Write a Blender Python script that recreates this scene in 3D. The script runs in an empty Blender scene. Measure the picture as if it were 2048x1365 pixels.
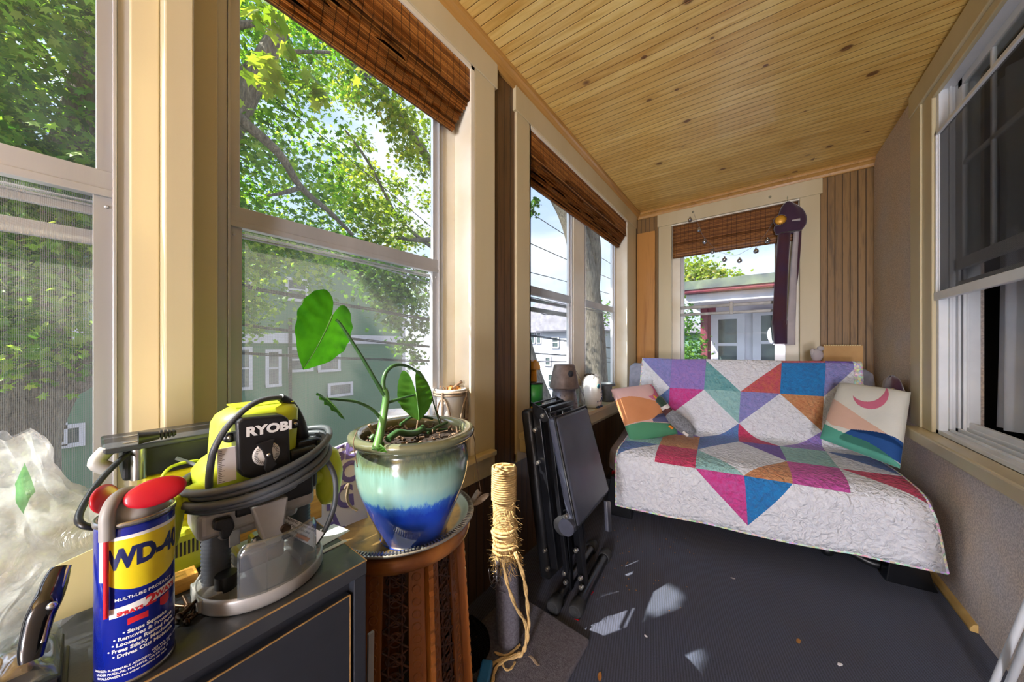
import bpy, bmesh, math, random
from mathutils import Vector, Matrix, noise as mnoise
random.seed(7)
C = bpy.context.scene.collection
PI = math.pi

# ------------------------------------------------------------------ camera, sky, sun, fill light, exposure
CAM_H = 1.18
cam = bpy.data.cameras.new('camera'); cam_ob = bpy.data.objects.new('camera', cam); C.objects.link(cam_ob)
cam.sensor_width = 36.0; cam.lens = 642.0 / 2048.0 * 36.0
cam.shift_y = (692.0 - 682.5) / 2048.0
cam.clip_start = 0.02; cam.clip_end = 300
YAW = math.atan((1510 - 1024) / 642.0)
cam_ob.location = (0, 0, CAM_H); cam_ob.rotation_euler = (PI / 2, 0, YAW)
bpy.context.scene.camera = cam_ob
vs = bpy.context.scene.view_settings
vs.view_transform = 'Standard'; vs.look = 'None'; vs.gamma = 1.0; vs.use_curve_mapping = False
vs.exposure = 0.52
bpy.context.scene.cycles.max_bounces = 8
bpy.context.scene.cycles.transparent_max_bounces = 18
bpy.context.scene.cycles.adaptive_threshold = 0.02
bpy.context.scene.cycles.sample_clamp_indirect = 6.0
bpy.context.scene.cycles.caustics_reflective = False
bpy.context.scene.cycles.caustics_refractive = False

SUN = Vector((0.70, 1.10, -1.50)).normalized()
world = bpy.data.worlds.new('sky'); bpy.context.scene.world = world; world.use_nodes = True
wt = world.node_tree; wt.nodes.clear()
def wn(t, **k):
    n = wt.nodes.new(t)
    for a, b in k.items(): setattr(n, a, b)
    return n
tc = wn('ShaderNodeTexCoord'); sep = wn('ShaderNodeSeparateXYZ'); wt.links.new(tc.outputs['Generated'], sep.inputs[0])
rmp = wn('ShaderNodeValToRGB'); wt.links.new(sep.outputs['Z'], rmp.inputs[0])
e = rmp.color_ramp.elements; e[0].position = 0.0; e[0].color = (0.68, 0.76, 0.88, 1); e[1].position = 0.75; e[1].color = (0.30, 0.47, 0.85, 1)
mp = wn('ShaderNodeMapping'); mp.inputs['Scale'].default_value = (1.6, 1.6, 5.0); wt.links.new(tc.outputs['Generated'], mp.inputs[0])
nz = wn('ShaderNodeTexNoise'); nz.inputs['Scale'].default_value = 1.7; nz.inputs['Detail'].default_value = 6; wt.links.new(mp.outputs[0], nz.inputs[0])
cr = wn('ShaderNodeValToRGB'); wt.links.new(nz.outputs['Fac'], cr.inputs[0]); cr.color_ramp.elements[0].position = 0.42; cr.color_ramp.elements[1].position = 0.68
mx = wn('ShaderNodeMixRGB'); wt.links.new(cr.outputs[0], mx.inputs[0]); wt.links.new(rmp.outputs[0], mx.inputs[1]); mx.inputs[2].default_value = (0.88, 0.91, 0.96, 1)
dp = wn('ShaderNodeVectorMath', operation='DOT_PRODUCT'); wt.links.new(tc.outputs['Generated'], dp.inputs[0]); dp.inputs[1].default_value = -SUN
pw = wn('ShaderNodeMath', operation='POWER'); mxx = wn('ShaderNodeMath', operation='MAXIMUM'); mxx.inputs[1].default_value = 0.0
wt.links.new(dp.outputs['Value'], mxx.inputs[0]); wt.links.new(mxx.outputs[0], pw.inputs[0]); pw.inputs[1].default_value = 9.0
ml = wn('ShaderNodeMath', operation='MULTIPLY_ADD'); wt.links.new(pw.outputs[0], ml.inputs[0]); ml.inputs[1].default_value = 6.0; ml.inputs[2].default_value = 1.2
bg = wn('ShaderNodeBackground'); wt.links.new(mx.outputs[0], bg.inputs[0]); wt.links.new(ml.outputs[0], bg.inputs[1])
wo = wn('ShaderNodeOutputWorld'); wt.links.new(bg.outputs[0], wo.inputs[0])

sl = bpy.data.lights.new('sun', 'SUN'); sl.energy = 13.0; sl.angle = 0.005; sl.color = (1.0, 0.95, 0.86)
so = bpy.data.objects.new('sun', sl); C.objects.link(so); so.rotation_euler = SUN.to_track_quat('-Z', 'Y').to_euler()
FILL_W = 98.0            # strength of the added, unseen fill lamp behind the camera (built below)

# ------------------------------------------------------------------ directions of the photograph turned into places
def ray(px, py):
    u = (px - 1024) / 642.0; v = -(py - 692) / 642.0
    c, s = math.cos(YAW), math.sin(YAW)
    return Vector((c * u - s, s * u + c, v))
O = Vector((0, 0, CAM_H))
def atx(px, py, X): r = ray(px, py); return O + r * (X / r.x)
def aty(px, py, Y): r = ray(px, py); return O + r * (Y / r.y)
def atz(px, py, Z): r = ray(px, py); return O + r * ((Z - CAM_H) / r.z)

# ------------------------------------------------------------------ materials
def lin(h):
    h = h.lstrip('#'); v = [int(h[i:i + 2], 16) / 255 for i in (0, 2, 4)]
    return tuple((x / 12.92 if x <= 0.04045 else ((x + 0.055) / 1.055) ** 2.4) for x in v) + (1,)
class NT:
    def __init__(s, name):
        s.m = bpy.data.materials.new(name); s.m.use_nodes = True; s.t = s.m.node_tree; s.t.nodes.clear()
        s.out = s.n('ShaderNodeOutputMaterial'); s.tc = s.n('ShaderNodeTexCoord')
    def n(s, t, **k):
        n = s.t.nodes.new(t)
        for a, b in k.items(): setattr(n, a, b)
        return n
    def l(s, a, b): s.t.links.new(a, b)
    def set(s, sock, v):
        if hasattr(v, 'is_output') or hasattr(v, 'links'): s.l(v, sock)
        else: sock.default_value = v
    def math(s, op, a, b=0.0, c=None):
        n = s.n('ShaderNodeMath', operation=op); s.set(n.inputs[0], a); s.set(n.inputs[1], b)
        if c is not None: s.set(n.inputs[2], c)
        return n.outputs[0]
    def map(s, scale=(1, 1, 1), rot=(0, 0, 0), src='Object', loc=(0, 0, 0)):
        n = s.n('ShaderNodeMapping'); n.inputs['Scale'].default_value = scale; n.inputs['Rotation'].default_value = rot; n.inputs['Location'].default_value = loc
        s.l(s.tc.outputs[src], n.inputs[0]); return n.outputs[0]
    def noise(s, scale, vec=None, detail=4, rough=0.55, dist=0.0):
        n = s.n('ShaderNodeTexNoise'); n.inputs['Scale'].default_value = scale; n.inputs['Detail'].default_value = detail
        n.inputs['Roughness'].default_value = rough; n.inputs['Distortion'].default_value = dist
        s.l(vec if vec is not None else s.tc.outputs['Object'], n.inputs[0]); return n.outputs['Fac']
    def ramp(s, f, stops, interp='LINEAR'):
        n = s.n('ShaderNodeValToRGB'); s.l(f, n.inputs[0]); cr = n.color_ramp; cr.interpolation = interp
        while len(cr.elements) < len(stops): cr.elements.new(0.5)
        for e, (p, c) in zip(cr.elements, stops): e.position = p; e.color = lin(c) if isinstance(c, str) else (c, c, c, 1)
        return n.outputs[0]
    def mix(s, f, a, b, mode='MIX'):
        n = s.n('ShaderNodeMixRGB', blend_type=mode); s.set(n.inputs[0], f); s.set(n.inputs[1], a); s.set(n.inputs[2], b); return n.outputs[0]
    def xyz(s, vec=None):
        n = s.n('ShaderNodeSeparateXYZ'); s.l(vec if vec is not None else s.tc.outputs['Object'], n.inputs[0]); return n.outputs
    def bump(s, h, st=0.3, d=0.002):
        n = s.n('ShaderNodeBump'); s.l(h, n.inputs['Height']); n.inputs['Strength'].default_value = st; n.inputs['Distance'].default_value = d; return n.outputs[0]
    def pbr(s, col, rough=0.5, metal=0.0, nrm=None, coat=0.0, spec=0.5, sheen=0.0, sss=0.0, alpha=None, trans=0.0):
        n = s.n('ShaderNodeBsdfPrincipled'); s.set(n.inputs['Base Color'], col); s.set(n.inputs['Roughness'], rough)
        n.inputs['Metallic'].default_value = metal; n.inputs['Coat Weight'].default_value = coat; n.inputs['Specular IOR Level'].default_value = spec
        n.inputs['Sheen Weight'].default_value = sheen; n.inputs['Transmission Weight'].default_value = trans
        if nrm is not None: s.l(nrm, n.inputs['Normal'])
        return n.outputs[0]
    def end(s, sh): s.l(sh, s.out.inputs[0]); return s.m
def plain(name, c, rough=0.5, metal=0.0, c2=None, ns=20, bs=60, bst=0.12, coat=0.0, spec=0.5, sheen=0.0, scale=(1, 1, 1), bd=0.002):
    """colour with a soft noise variation and a fine surface grain"""
    t = NT(name); v = t.map(scale)
    f = t.noise(ns, v)
    a = lin(c); b = lin(c2) if c2 else tuple(x * 0.82 for x in a[:3]) + (1,)
    f = t.ramp(f, [(0.35, 0.0), (0.68, 1.0)])
    col = t.mix(f, a, b)
    return t.end(t.pbr(col, rough, metal, t.bump(t.noise(bs, v), bst, bd), coat, spec, sheen))
def woodm(name, c1, c2, axis='z', rough=0.5, rings=7, groove=None, gaxis='y', coat=0.1, knots=False, dark='#2a1a0e', gw=0.06, fine=1.0):
    """wood grain that runs along an axis, with optional grooves every <groove> metres across gaxis"""
    t = NT(name)
    st = {'x': (0.06, 1, 1), 'y': (1, 0.06, 1), 'z': (1, 1, 0.06)}[axis]
    v = t.map(tuple(k * 1.0 for k in st))
    a = t.noise(rings * 4 * fine, v, 6, 0.6, 0.6); b = t.noise(rings * 22 * fine, v, 3, 0.5)
    f = t.math('ADD', t.math('MULTIPLY', a, 0.72), t.math('MULTIPLY', b, 0.28))
    col = t.ramp(f, [(0.30, c2), (0.5, c1), (0.72, c1)])
    h = b
    if groove:
        g = t.xyz()['XYZ'.index(gaxis.upper())]
        idx = t.math('FLOOR', t.math('DIVIDE', g, groove))
        wn_ = t.n('ShaderNodeTexWhiteNoise', noise_dimensions='1D'); t.l(idx, wn_.inputs['W'])
        tint = t.ramp(wn_.outputs[0], [(0.0, 0.72), (1.0, 1.0)])
        col = t.mix(0.6, col, tint, 'MULTIPLY')
        fr = t.math('ABSOLUTE', t.math('SUBTRACT', t.math('FRACT', t.math('DIVIDE', g, groove)), 0.5))
        k = t.math('GREATER_THAN', fr, 0.5 - gw)
        col = t.mix(k, col, lin(dark)); h = t.math('SUBTRACT', 1.0, t.math('MULTIPLY', t.math('SMOOTH_MIN', t.math('MULTIPLY', t.math('MAXIMUM', t.math('SUBTRACT', fr, 0.5 - 1.8 * gw), 0.0), 1.0 / (1.8 * gw)), 1.0, 0.1), 1.0))
    return t.end(t.pbr(col, rough, 0, t.bump(h, 0.45, 0.003), coat))
def mesh_mat(name, col, holes, pitch, w=0.5, ax='yz', add=0.0):
    """woven insect screen: threads and holes"""
    t = NT(name); o = t.xyz(); i, j = [o['XYZ'.index(a.upper())] for a in ax]
    def thr(q): return t.math('ABSOLUTE', t.math('SUBTRACT', t.math('FRACT', t.math('MULTIPLY', q, 1.0 / pitch)), 0.5))
    th = t.math('GREATER_THAN', t.math('MAXIMUM', thr(i), thr(j)), 0.5 - w * 0.5)
    a = t.math('ADD', t.math('MULTIPLY', th, holes), add)
    d = t.n('ShaderNodeBsdfDiffuse'); d.inputs[0].default_value = lin(col)
    tr = t.n('ShaderNodeBsdfTranslucent'); tr.inputs[0].default_value = lin(col)
    m1 = t.n('ShaderNodeMixShader'); m1.inputs[0].default_value = 0.5; t.l(d.outputs[0], m1.inputs[1]); t.l(tr.outputs[0], m1.inputs[2])
    tp = t.n('ShaderNodeBsdfTransparent'); m2 = t.n('ShaderNodeMixShader'); t.l(a, m2.inputs[0]); t.l(tp.outputs[0], m2.inputs[1]); t.l(m1.outputs[0], m2.inputs[2])
    return t.end(m2.outputs[0])
def glassm(name, tint='#f4f8f8', refl=0.06, rough=0.01, haze=0.0, hcol='#ffffff'):
    t = NT(name); tp = t.n('ShaderNodeBsdfTransparent'); tp.inputs[0].default_value = lin(tint)
    gl = t.n('ShaderNodeBsdfGlossy'); gl.inputs['Roughness'].default_value = rough
    lw = t.n('ShaderNodeLayerWeight'); lw.inputs[0].default_value = 0.25
    f = t.math('ADD', t.math('MULTIPLY', lw.outputs['Facing'], refl * 2.0), refl * 0.5)
    m = t.n('ShaderNodeMixShader'); t.l(f, m.inputs[0]); t.l(tp.outputs[0], m.inputs[1]); t.l(gl.outputs[0], m.inputs[2]); o = m.outputs[0]
    if haze > 0:
        d = t.n('ShaderNodeBsdfDiffuse'); d.inputs[0].default_value = lin(hcol); tr = t.n('ShaderNodeBsdfTranslucent'); tr.inputs[0].default_value = lin(hcol)
        md = t.n('ShaderNodeMixShader'); md.inputs[0].default_value = 0.6; t.l(d.outputs[0], md.inputs[1]); t.l(tr.outputs[0], md.inputs[2])
        m2 = t.n('ShaderNodeMixShader'); hf = t.math('MULTIPLY', t.ramp(t.noise(9, detail=5), [(0.3, 0.35), (0.8, 1.0)]), haze)
        t.l(hf, m2.inputs[0]); t.l(o, m2.inputs[1]); t.l(md.outputs[0], m2.inputs[2]); o = m2.outputs[0]
    return t.end(o)
def emitm(name, c, s):
    t = NT(name); e = t.n('ShaderNodeEmission'); e.inputs[0].default_value = lin(c); e.inputs[1].default_value = s; return t.end(e.outputs[0])
def leafm(name, stops, transl=0.5, rough=0.45):
    t = NT(name); g = t.n('ShaderNodeNewGeometry')
    f = t.math('ADD', t.math('MULTIPLY', g.outputs['Random Per Island'], 0.55), t.math('MULTIPLY', t.noise(0.8, detail=3), 0.45))
    col = t.ramp(f, stops)
    p = t.pbr(col, rough, spec=0.3); tr = t.n('ShaderNodeBsdfTranslucent'); t.l(t.mix(1.0, col, lin('#e6f08a'), 'MULTIPLY'), tr.inputs[0])
    m = t.n('ShaderNodeMixShader'); m.inputs[0].default_value = transl; t.l(p, m.inputs[1]); t.l(tr.outputs[0], m.inputs[2]); return t.end(m.outputs[0])

M = {}
M['cream'] = plain('cream trim paint', '#cdc09c', 0.42, c2='#c2b38c', ns=3, bs=45, bst=0.18, scale=(1, 1, 0.12), coat=0.15)
M['cream_side'] = plain('cream jamb paint', '#efe8d6', 0.42, c2='#e2d9c0', ns=4, bs=60, bst=0.15, coat=0.15)
M['white'] = plain('white vinyl', '#e8eaec', 0.35, c2='#d9dce0', ns=5, bs=90, bst=0.03)
M['alum'] = plain('brushed aluminium', '#c4c4c4', 0.36, 0.45, c2='#b0b0b0', ns=6, bs=240, bst=0.06, scale=(1, 1, 0.1))
M['alum_dark'] = plain('weathered aluminium', '#8b8a86', 0.45, 0.6, c2='#6f6e6a', ns=14, bs=120, bst=0.1)
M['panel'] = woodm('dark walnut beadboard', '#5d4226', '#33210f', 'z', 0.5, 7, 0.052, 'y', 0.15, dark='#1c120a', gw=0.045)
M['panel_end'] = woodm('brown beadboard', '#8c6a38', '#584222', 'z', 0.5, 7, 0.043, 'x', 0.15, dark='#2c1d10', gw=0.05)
M['crown'] = woodm('honey pine moulding', '#bb8c48', '#96682e', 'y', 0.4, 5, coat=0.25)
M['plank'] = woodm('loose pine board', '#bd8640', '#965f26', 'z', 0.5, 4, coat=0.1)
M['blockwood'] = woodm('pine offcut', '#c9923c', '#9c6420', 'y', 0.5, 6)
M['carvedwood'] = woodm('carved teak', '#96581f', '#643410', 'z', 0.45, 6, coat=0.2)
M['carveddark'] = plain('carved dark teak', '#5a2f12', 0.55, c2='#2a1408', ns=60, bs=90, bst=0.6)
M['tablewood'] = plain('polished copper coloured wood rim', '#b9793c', 0.35, 0.2, c2='#8a4f22', ns=10, bs=50, bst=0.15, coat=0.3)
M['glass'] = glassm('window glass', '#f6f9f9', 0.05, haze=0.018)
M['clear'] = glassm('clear plastic', '#eef2f2', 0.16, 0.05, haze=0.05)
M['clearguard'] = glassm('clear guard plastic', '#e4eaec', 0.30, 0.08, haze=0.10)
M['screen'] = mesh_mat('insect screen', '#b9b6ad', 0.5, 0.0022, 0.22, add=0.03)
M['screen_dark'] = mesh_mat('dark storm screen', '#5c5e66', 0.5, 0.0024, 0.6, add=0.26)
M['black'] = plain('black plastic', '#1b1c1f', 0.38, c2='#121316', ns=30, bs=200, bst=0.06)
M['blacksatin'] = plain('black enamelled steel', '#15161a', 0.3, 0.1, c2='#0c0d10', ns=12, bs=120, bst=0.05, coat=0.2)
M['rubber'] = plain('black rubber', '#2a2b2d', 0.6, c2='#1d1e20', ns=30, bs=160, bst=0.15)
M['cord'] = plain('grey rubber cord', '#5c6166', 0.45, c2='#43474b', ns=14, bs=160, bst=0.06)
M['lime'] = plain('lime green plastic', '#c9d934', 0.4, c2='#bccc2c', ns=6, bs=140, bst=0.05, coat=0.15)
M['yellow'] = plain('yellow plastic', '#e0cf1c', 0.42, c2='#d0bd12', ns=6, bs=140, bst=0.05)
M['castgrey'] = plain('cast grey metal', '#b3b1ae', 0.38, 0.35, c2='#9d9b98', ns=8, bs=120, bst=0.06)
M['steel'] = plain('steel', '#b5b2ad', 0.25, 0.9, c2='#8d8a86', ns=20, bs=90, bst=0.05)
M['bolt'] = plain('zinc bolt', '#d6d4cf', 0.25, 0.9, c2='#a9a7a2', ns=40, bs=90, bst=0.05)
M['bronze'] = plain('bronze screw', '#5e4836', 0.35, 0.8, c2='#3a2b20', ns=60, bs=120, bst=0.1)
M['cabinet'] = plain('black laminate', '#23252b', 0.42, c2='#2c2f36', ns=6, bs=190, bst=0.06, coat=0.1)
M['cabtop'] = plain('black laminate worktop', '#3a3d42', 0.34, c2='#2c2e33', ns=5, bs=190, bst=0.08, coat=0.2)
M['edgewood'] = plain('worn chipboard edge', '#b08a55', 0.6, c2='#8a6a3c', ns=60)
M['canblue'] = plain('blue can enamel', '#1428a0', 0.22, 0.25, c2='#10208a', ns=5, bs=60, bst=0.01, coat=0.5)
M['canyellow'] = plain('yellow label ink', '#f2dc1e', 0.3, c2='#e8cf14', ns=5, bst=0.0, coat=0.3)
M['canwhite'] = plain('white label ink', '#f4f4f2', 0.3, c2='#ebebe8', ns=5, bst=0.0, coat=0.3)
M['canred'] = plain('red label ink', '#d0222c', 0.3, c2='#c01c26', ns=5, bst=0.0, coat=0.3)
M['navy'] = plain('navy label ink', '#14205e', 0.3, c2='#101a50', ns=5, bst=0.0, coat=0.3)
M['redplastic'] = plain('red plastic', '#cc1428', 0.35, c2='#b81022', ns=5, bst=0.03, coat=0.2)
M['greyplastic'] = plain('grey plastic', '#a3a19c', 0.45, c2='#8f8d89', ns=7, bst=0.05)
M['paper'] = plain('white paper', '#f2f1f4', 0.7, c2='#e6e5ea', ns=8, bst=0.05)
M['purpleink'] = plain('purple ink', '#7f70b4', 0.6, c2='#7466a8', ns=30, bst=0.02)
M['orangeink'] = plain('orange ink', '#d98648', 0.6, c2='#cc7a3c', ns=30, bst=0.02)
M['blackink'] = plain('black ink', '#2c2c30', 0.6, c2='#222226', ns=30, bst=0.02)
M['card'] = plain('kraft card', '#c9a06a', 0.75, c2='#b98f5a', ns=8, bst=0.1)
M['cardyellow'] = plain('pale yellow card', '#d8cf9a', 0.6, c2='#cfc58a', ns=8, bst=0.05)
M['ceramic'] = plain('white ceramic', '#eceae6', 0.2, c2='#dedbd5', ns=5, bst=0.03, coat=0.4)
M['rattan'] = plain('grey rattan', '#a08d78', 0.6, c2='#7d6a57', ns=40, bs=120, bst=0.35)
M['wicker'] = plain('brown wicker', '#6f5a4a', 0.7, c2='#463629', ns=60, bs=120, bst=0.5)
M['zincpot'] = plain('galvanised metal', '#8d8890', 0.45, 0.5, c2='#6a6268', ns=14, bs=60, bst=0.2)
M['brownpot'] = plain('weathered brown metal', '#7c6c66', 0.55, 0.3, c2='#54463f', ns=16, bs=60, bst=0.3)
M['jargreen'] = plain('green label', '#2e8b3d', 0.45, c2='#267a34', ns=12, bst=0.03)
M['jaryellow'] = plain('yellow label', '#e5b72a', 0.45, c2='#d8a820', ns=12, bst=0.03)
M['amber'] = plain('amber yellow plastic', '#e0a214', 0.35, c2='#c98a0c', ns=12, bst=0.03, coat=0.3)
M['bluepaint'] = plain('blue glaze', '#2c4a7a', 0.3, c2='#1f3862', ns=30, bst=0.02, coat=0.3)
M['tealpaint'] = plain('teal glaze', '#3d7f86', 0.3, c2='#2c666e', ns=30, bst=0.02, coat=0.3)
M['stuccotrim'] = plain('bare wood strip', '#c9a766', 0.6, c2='#b8934f', ns=10, bst=0.2)
M['soil'] = plain('dark potting soil', '#3a2a20', 0.95, c2='#1c130d', ns=90, bs=110, bst=1.0, bd=0.006)
M['stem'] = plain('green stem', '#3f6432', 0.4, c2='#30552e', ns=30, bs=80, bst=0.15, coat=0.15)
M['stemlight'] = plain('pale green stem', '#5f8a44', 0.4, c2='#477038', ns=30, bs=80, bst=0.15)
M['bark_twig'] = plain('dry twig', '#8a7058', 0.8, c2='#5c4636', ns=50, bs=120, bst=0.4)
M['dryleaf'] = plain('dry leaf', '#b9803c', 0.7, c2='#8a5a28', ns=60, bst=0.3)
M['husk'] = plain('dry husk', '#a5927c', 0.85, c2='#857058', ns=40, bst=0.4)
M['sisal'] = plain('sisal rope', '#d4b47c', 0.85, c2='#b4935c', ns=70, bs=160, bst=0.6)
M['fray'] = plain('frayed sisal', '#c4a468', 0.9, c2='#97794a', ns=60, bs=160, bst=0.6)
M['greycarpet'] = plain('grey pile carpet', '#6a6770', 0.95, c2='#514e57', ns=120, bs=260, bst=0.9, bd=0.004)
M['fluff'] = plain('grey fluff', '#8b8a90', 0.95, c2='#66656b', ns=60, bst=0.3)
M['vinylpad'] = plain('black vinyl pad', '#444754', 0.38, c2='#3a3d48', ns=8, bs=220, bst=0.12, coat=0.1)
M['taupe'] = plain('taupe mattress cloth', '#7a6c66', 0.85, c2='#6a5d58', ns=30, bs=240, bst=0.3)
M['greycloth'] = plain('grey mattress cloth', '#8b8c9a', 0.85, c2='#7b7c8a', ns=30, bs=240, bst=0.3)
M['velvet'] = plain('maroon velvet', '#421622', 0.8, c2='#34163a', ns=7, bs=120, bst=0.2, sheen=0.6)
M['velvetpurple'] = plain('dark purple velvet', '#3a1838', 0.8, c2='#2a1230', ns=7, bs=120, bst=0.2, sheen=0.6)
M['lining'] = plain('pale grey lining', '#b9b2b4', 0.7, c2='#a59ea2', ns=7, bs=60, bst=0.2)
M['gold'] = plain('gold sunflower badge', '#d9a332', 0.4, 0.3, c2='#b87e1c', ns=60, bst=0.4)
M['mirror'] = plain('mirrored ball', '#d0d2d8', 0.12, 0.9, c2='#9a9ca4', ns=60, bs=60, bst=0.4)
M['curtain'] = plain('white sheer curtain', '#d3d8e2', 0.8, c2='#c3c8d4', ns=5, bs=40, bst=0.1)
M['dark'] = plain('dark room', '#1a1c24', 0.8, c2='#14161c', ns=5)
M['bluecloth'] = plain('blue plastic', '#2f7fc0', 0.5, c2='#256ca8', ns=9)
M['wire'] = plain('black cable', '#2a2a2c', 0.6, c2='#1c1c1e', ns=9)
M['wiresilver'] = plain('grey cable', '#8c8c90', 0.5, c2='#6c6c70', ns=9)
# stucco
t = NT('taupe stucco'); nf = t.noise(140, detail=3)
M['stucco'] = t.end(t.pbr(t.mix(t.ramp(t.noise(3), [(0.3, 0.0), (0.7, 1.0)]), t.mix(t.ramp(nf, [(0.4, 0.0), (0.6, 1.0)]), lin('#ecd6be'), lin('#ccb6a2')), t.mix(t.ramp(nf, [(0.4, 0.0), (0.6, 1.0)]), lin('#e2d8d4'), lin('#c2b8b6'))), 0.9, 0, t.bump(nf, 0.9, 0.004)))
# ribbed carpet
t = NT('charcoal ribbed carpet'); o = t.xyz(); w = t.math('SINE', t.math('MULTIPLY', t.math('ADD', o[0], t.math('MULTIPLY', o[1], 0.25)), 6.2832 / 0.010))
nf = t.noise(420, detail=2); f = t.math('ADD', t.math('MULTIPLY', w, 0.10), nf)
col = t.ramp(f, [(0.35, '#262b3a'), (0.62, '#4a526a')]); dirt = t.ramp(t.noise(1.6, detail=4), [(0.4, 0.0), (0.72, 1.0)])
speck = t.ramp(t.noise(190, detail=1), [(0.74, 0.0), (0.78, 1.0)])
col = t.mix(t.math('MULTIPLY', dirt, 0.35), col, lin('#3c3330')); col = t.mix(t.math('MULTIPLY', speck, 0.4), col, lin('#8a6a58'))
M['carpet'] = t.end(t.pbr(col, 0.95, 0, t.bump(f, 0.8, 0.004), sheen=0.1))
# beadboard ceiling of knotty pine
t = NT('knotty pine beadboard'); v = t.map((1, 1, 1), (0, 0, math.radians(-3.0))); o = t.xyz(v)
PT = 0.0448
gy = t.math('DIVIDE', o[1], PT); fr = t.math('ABSOLUTE', t.math('SUBTRACT', t.math('FRACT', gy), 0.5))
idx = t.math('FLOOR', t.math('DIVIDE', o[1], PT * 2)); wnn = t.n('ShaderNodeTexWhiteNoise', noise_dimensions='1D'); t.l(idx, wnn.inputs['W'])
cb = t.n('ShaderNodeCombineXYZ'); t.l(t.math('ADD', t.math('MULTIPLY', o[0], 0.12), t.math('MULTIPLY', wnn.outputs[0], 30.0)), cb.inputs[0]); t.l(o[1], cb.inputs[1]); t.l(o[2], cb.inputs[2])
gr = t.noise(34, cb.outputs[0], 5, 0.6, 0.8)
col = t.ramp(gr, [(0.3, '#dcae54'), (0.5, '#f4d27c'), (0.7, '#fbde90')])
col = t.mix(0.55, col, t.ramp(wnn.outputs[0], [(0.0, '#d9bf95'), (1.0, '#ffffff')]), 'MULTIPLY')
vor = t.n('ShaderNodeTexVoronoi', feature='F1'); vor.inputs['Scale'].default_value = 7.4; vor.inputs['Randomness'].default_value = 1.0
cb2 = t.n('ShaderNodeCombineXYZ'); t.l(t.math('MULTIPLY', o[0], 0.75), cb2.inputs[0]); t.l(o[1], cb2.inputs[1]); t.l(cb2.outputs[0], vor.inputs['Vector'])
sz = t.n('ShaderNodeTexWhiteNoise', noise_dimensions='3D'); t.l(vor.outputs['Position'], sz.inputs['Vector'])
kr = t.math('MULTIPLY_ADD', t.math('POWER', sz.outputs[0], 2.0), 0.15, 0.058)
q = t.math('DIVIDE', vor.outputs['Distance'], kr)
kn = t.ramp(q, [(0.0, 1.0), (0.72, 0.9), (1.0, 0.0)])
halo = t.ramp(t.math('DIVIDE', q, 2.6), [(0.0, 0.55), (1.0, 0.0)])
col = t.mix(halo, col, lin('#c08a3e')); col = t.mix(kn, col, lin('#6e4420'))
g1 = t.ramp(fr, [(0.43, 0.0), (0.485, 1.0)])
col = t.mix(t.math('MULTIPLY', g1, 0.75), col, lin('#8a5a1c'))
M['ceiling'] = t.end(t.pbr(col, 0.38, 0, t.bump(t.math('SUBTRACT', 1.0, g1), 0.7, 0.004), coat=0.12))
# bamboo blind
def bamboo(name, ax, c1, c2, c3):
    t = NT(name); o = t.xyz(); u = o['XYZ'.index(ax.upper())]; z = o[2]
    P = 0.0062; k = t.math('FLOOR', t.math('DIVIDE', z, P)); wnn = t.n('ShaderNodeTexWhiteNoise', noise_dimensions='1D'); t.l(k, wnn.inputs['W'])
    cb = t.n('ShaderNodeCombineXYZ'); t.l(t.math('MULTIPLY', u, 5.0), cb.inputs[0]); t.l(t.math('MULTIPLY', k, 3.7), cb.inputs[1])
    nn = t.noise(2.2, cb.outputs[0], 3, 0.6)
    f = t.math('ADD', t.math('MULTIPLY', wnn.outputs[0], 0.45), t.math('MULTIPLY', nn, 0.62))
    col = t.ramp(f, [(0.22, c3), (0.48, c2), (0.75, c1)])
    sl_ = t.math('ABSOLUTE', t.math('SUBTRACT', t.math('FRACT', t.math('DIVIDE', z, P)), 0.5))
    gap = t.ramp(sl_, [(0.34, 0.0), (0.47, 1.0)]); col = t.mix(t.math('MULTIPLY', gap, 0.8), col, lin('#2a1408'))
    th = t.math('ABSOLUTE', t.math('SUBTRACT', t.math('FRACT', t.math('DIVIDE', u, 0.036)), 0.5)); tm = t.math('GREATER_THAN', th, 0.455)
    col = t.mix(t.math('MULTIPLY', tm, 0.7), col, lin('#3a1c0c'))
    p = t.pbr(col, 0.5, 0, t.bump(t.math('SUBTRACT', 1.0, gap), 0.7, 0.003)); tr = t.n('ShaderNodeBsdfTranslucent'); t.l(col, tr.inputs[0])
    m = t.n('ShaderNodeMixShader'); m.inputs[0].default_value = 0.30; t.l(p, m.inputs[1]); t.l(tr.outputs[0], m.inputs[2]); return t.end(m.outputs[0])
M['blind_y'] = bamboo('woven bamboo along the wall', 'y', '#e6a24e', '#b8722e', '#643a18')
M['blind_x'] = bamboo('woven bamboo across the end', 'x', '#c88a4a', '#96602f', '#5e3822')
# glazed pot
t = NT('blue and celadon glaze'); o = t.xyz()
ang = t.n('ShaderNodeTexNoise'); ang.inputs['Scale'].default_value = 1.0; ang.inputs['Detail'].default_value = 5; ang.inputs['Roughness'].default_value = 0.75
vv = t.map((75, 75, 3.0)); t.l(vv, ang.inputs[0])
zz = t.math('ADD', o[2], t.math('MULTIPLY', t.math('SUBTRACT', ang.outputs['Fac'], 0.5), 0.045))
col = t.ramp(t.math('DIVIDE', zz, 0.26), [(0.0, '#1d3f9a'), (0.2, '#1c46b4'), (0.38, '#1a3fb0'), (0.46, '#2f62bf'), (0.50, '#86b9bd'), (0.62, '#9cc0b2'), (0.76, '#7fa59a'), (0.84, '#5d6a4c'), (0.90, '#3f4a40'), (0.95, '#6a6a50')])
M['glaze'] = t.end(t.pbr(col, 0.14, 0, t.bump(t.noise(26, detail=3), 0.10, 0.004), coat=0.8))
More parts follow.
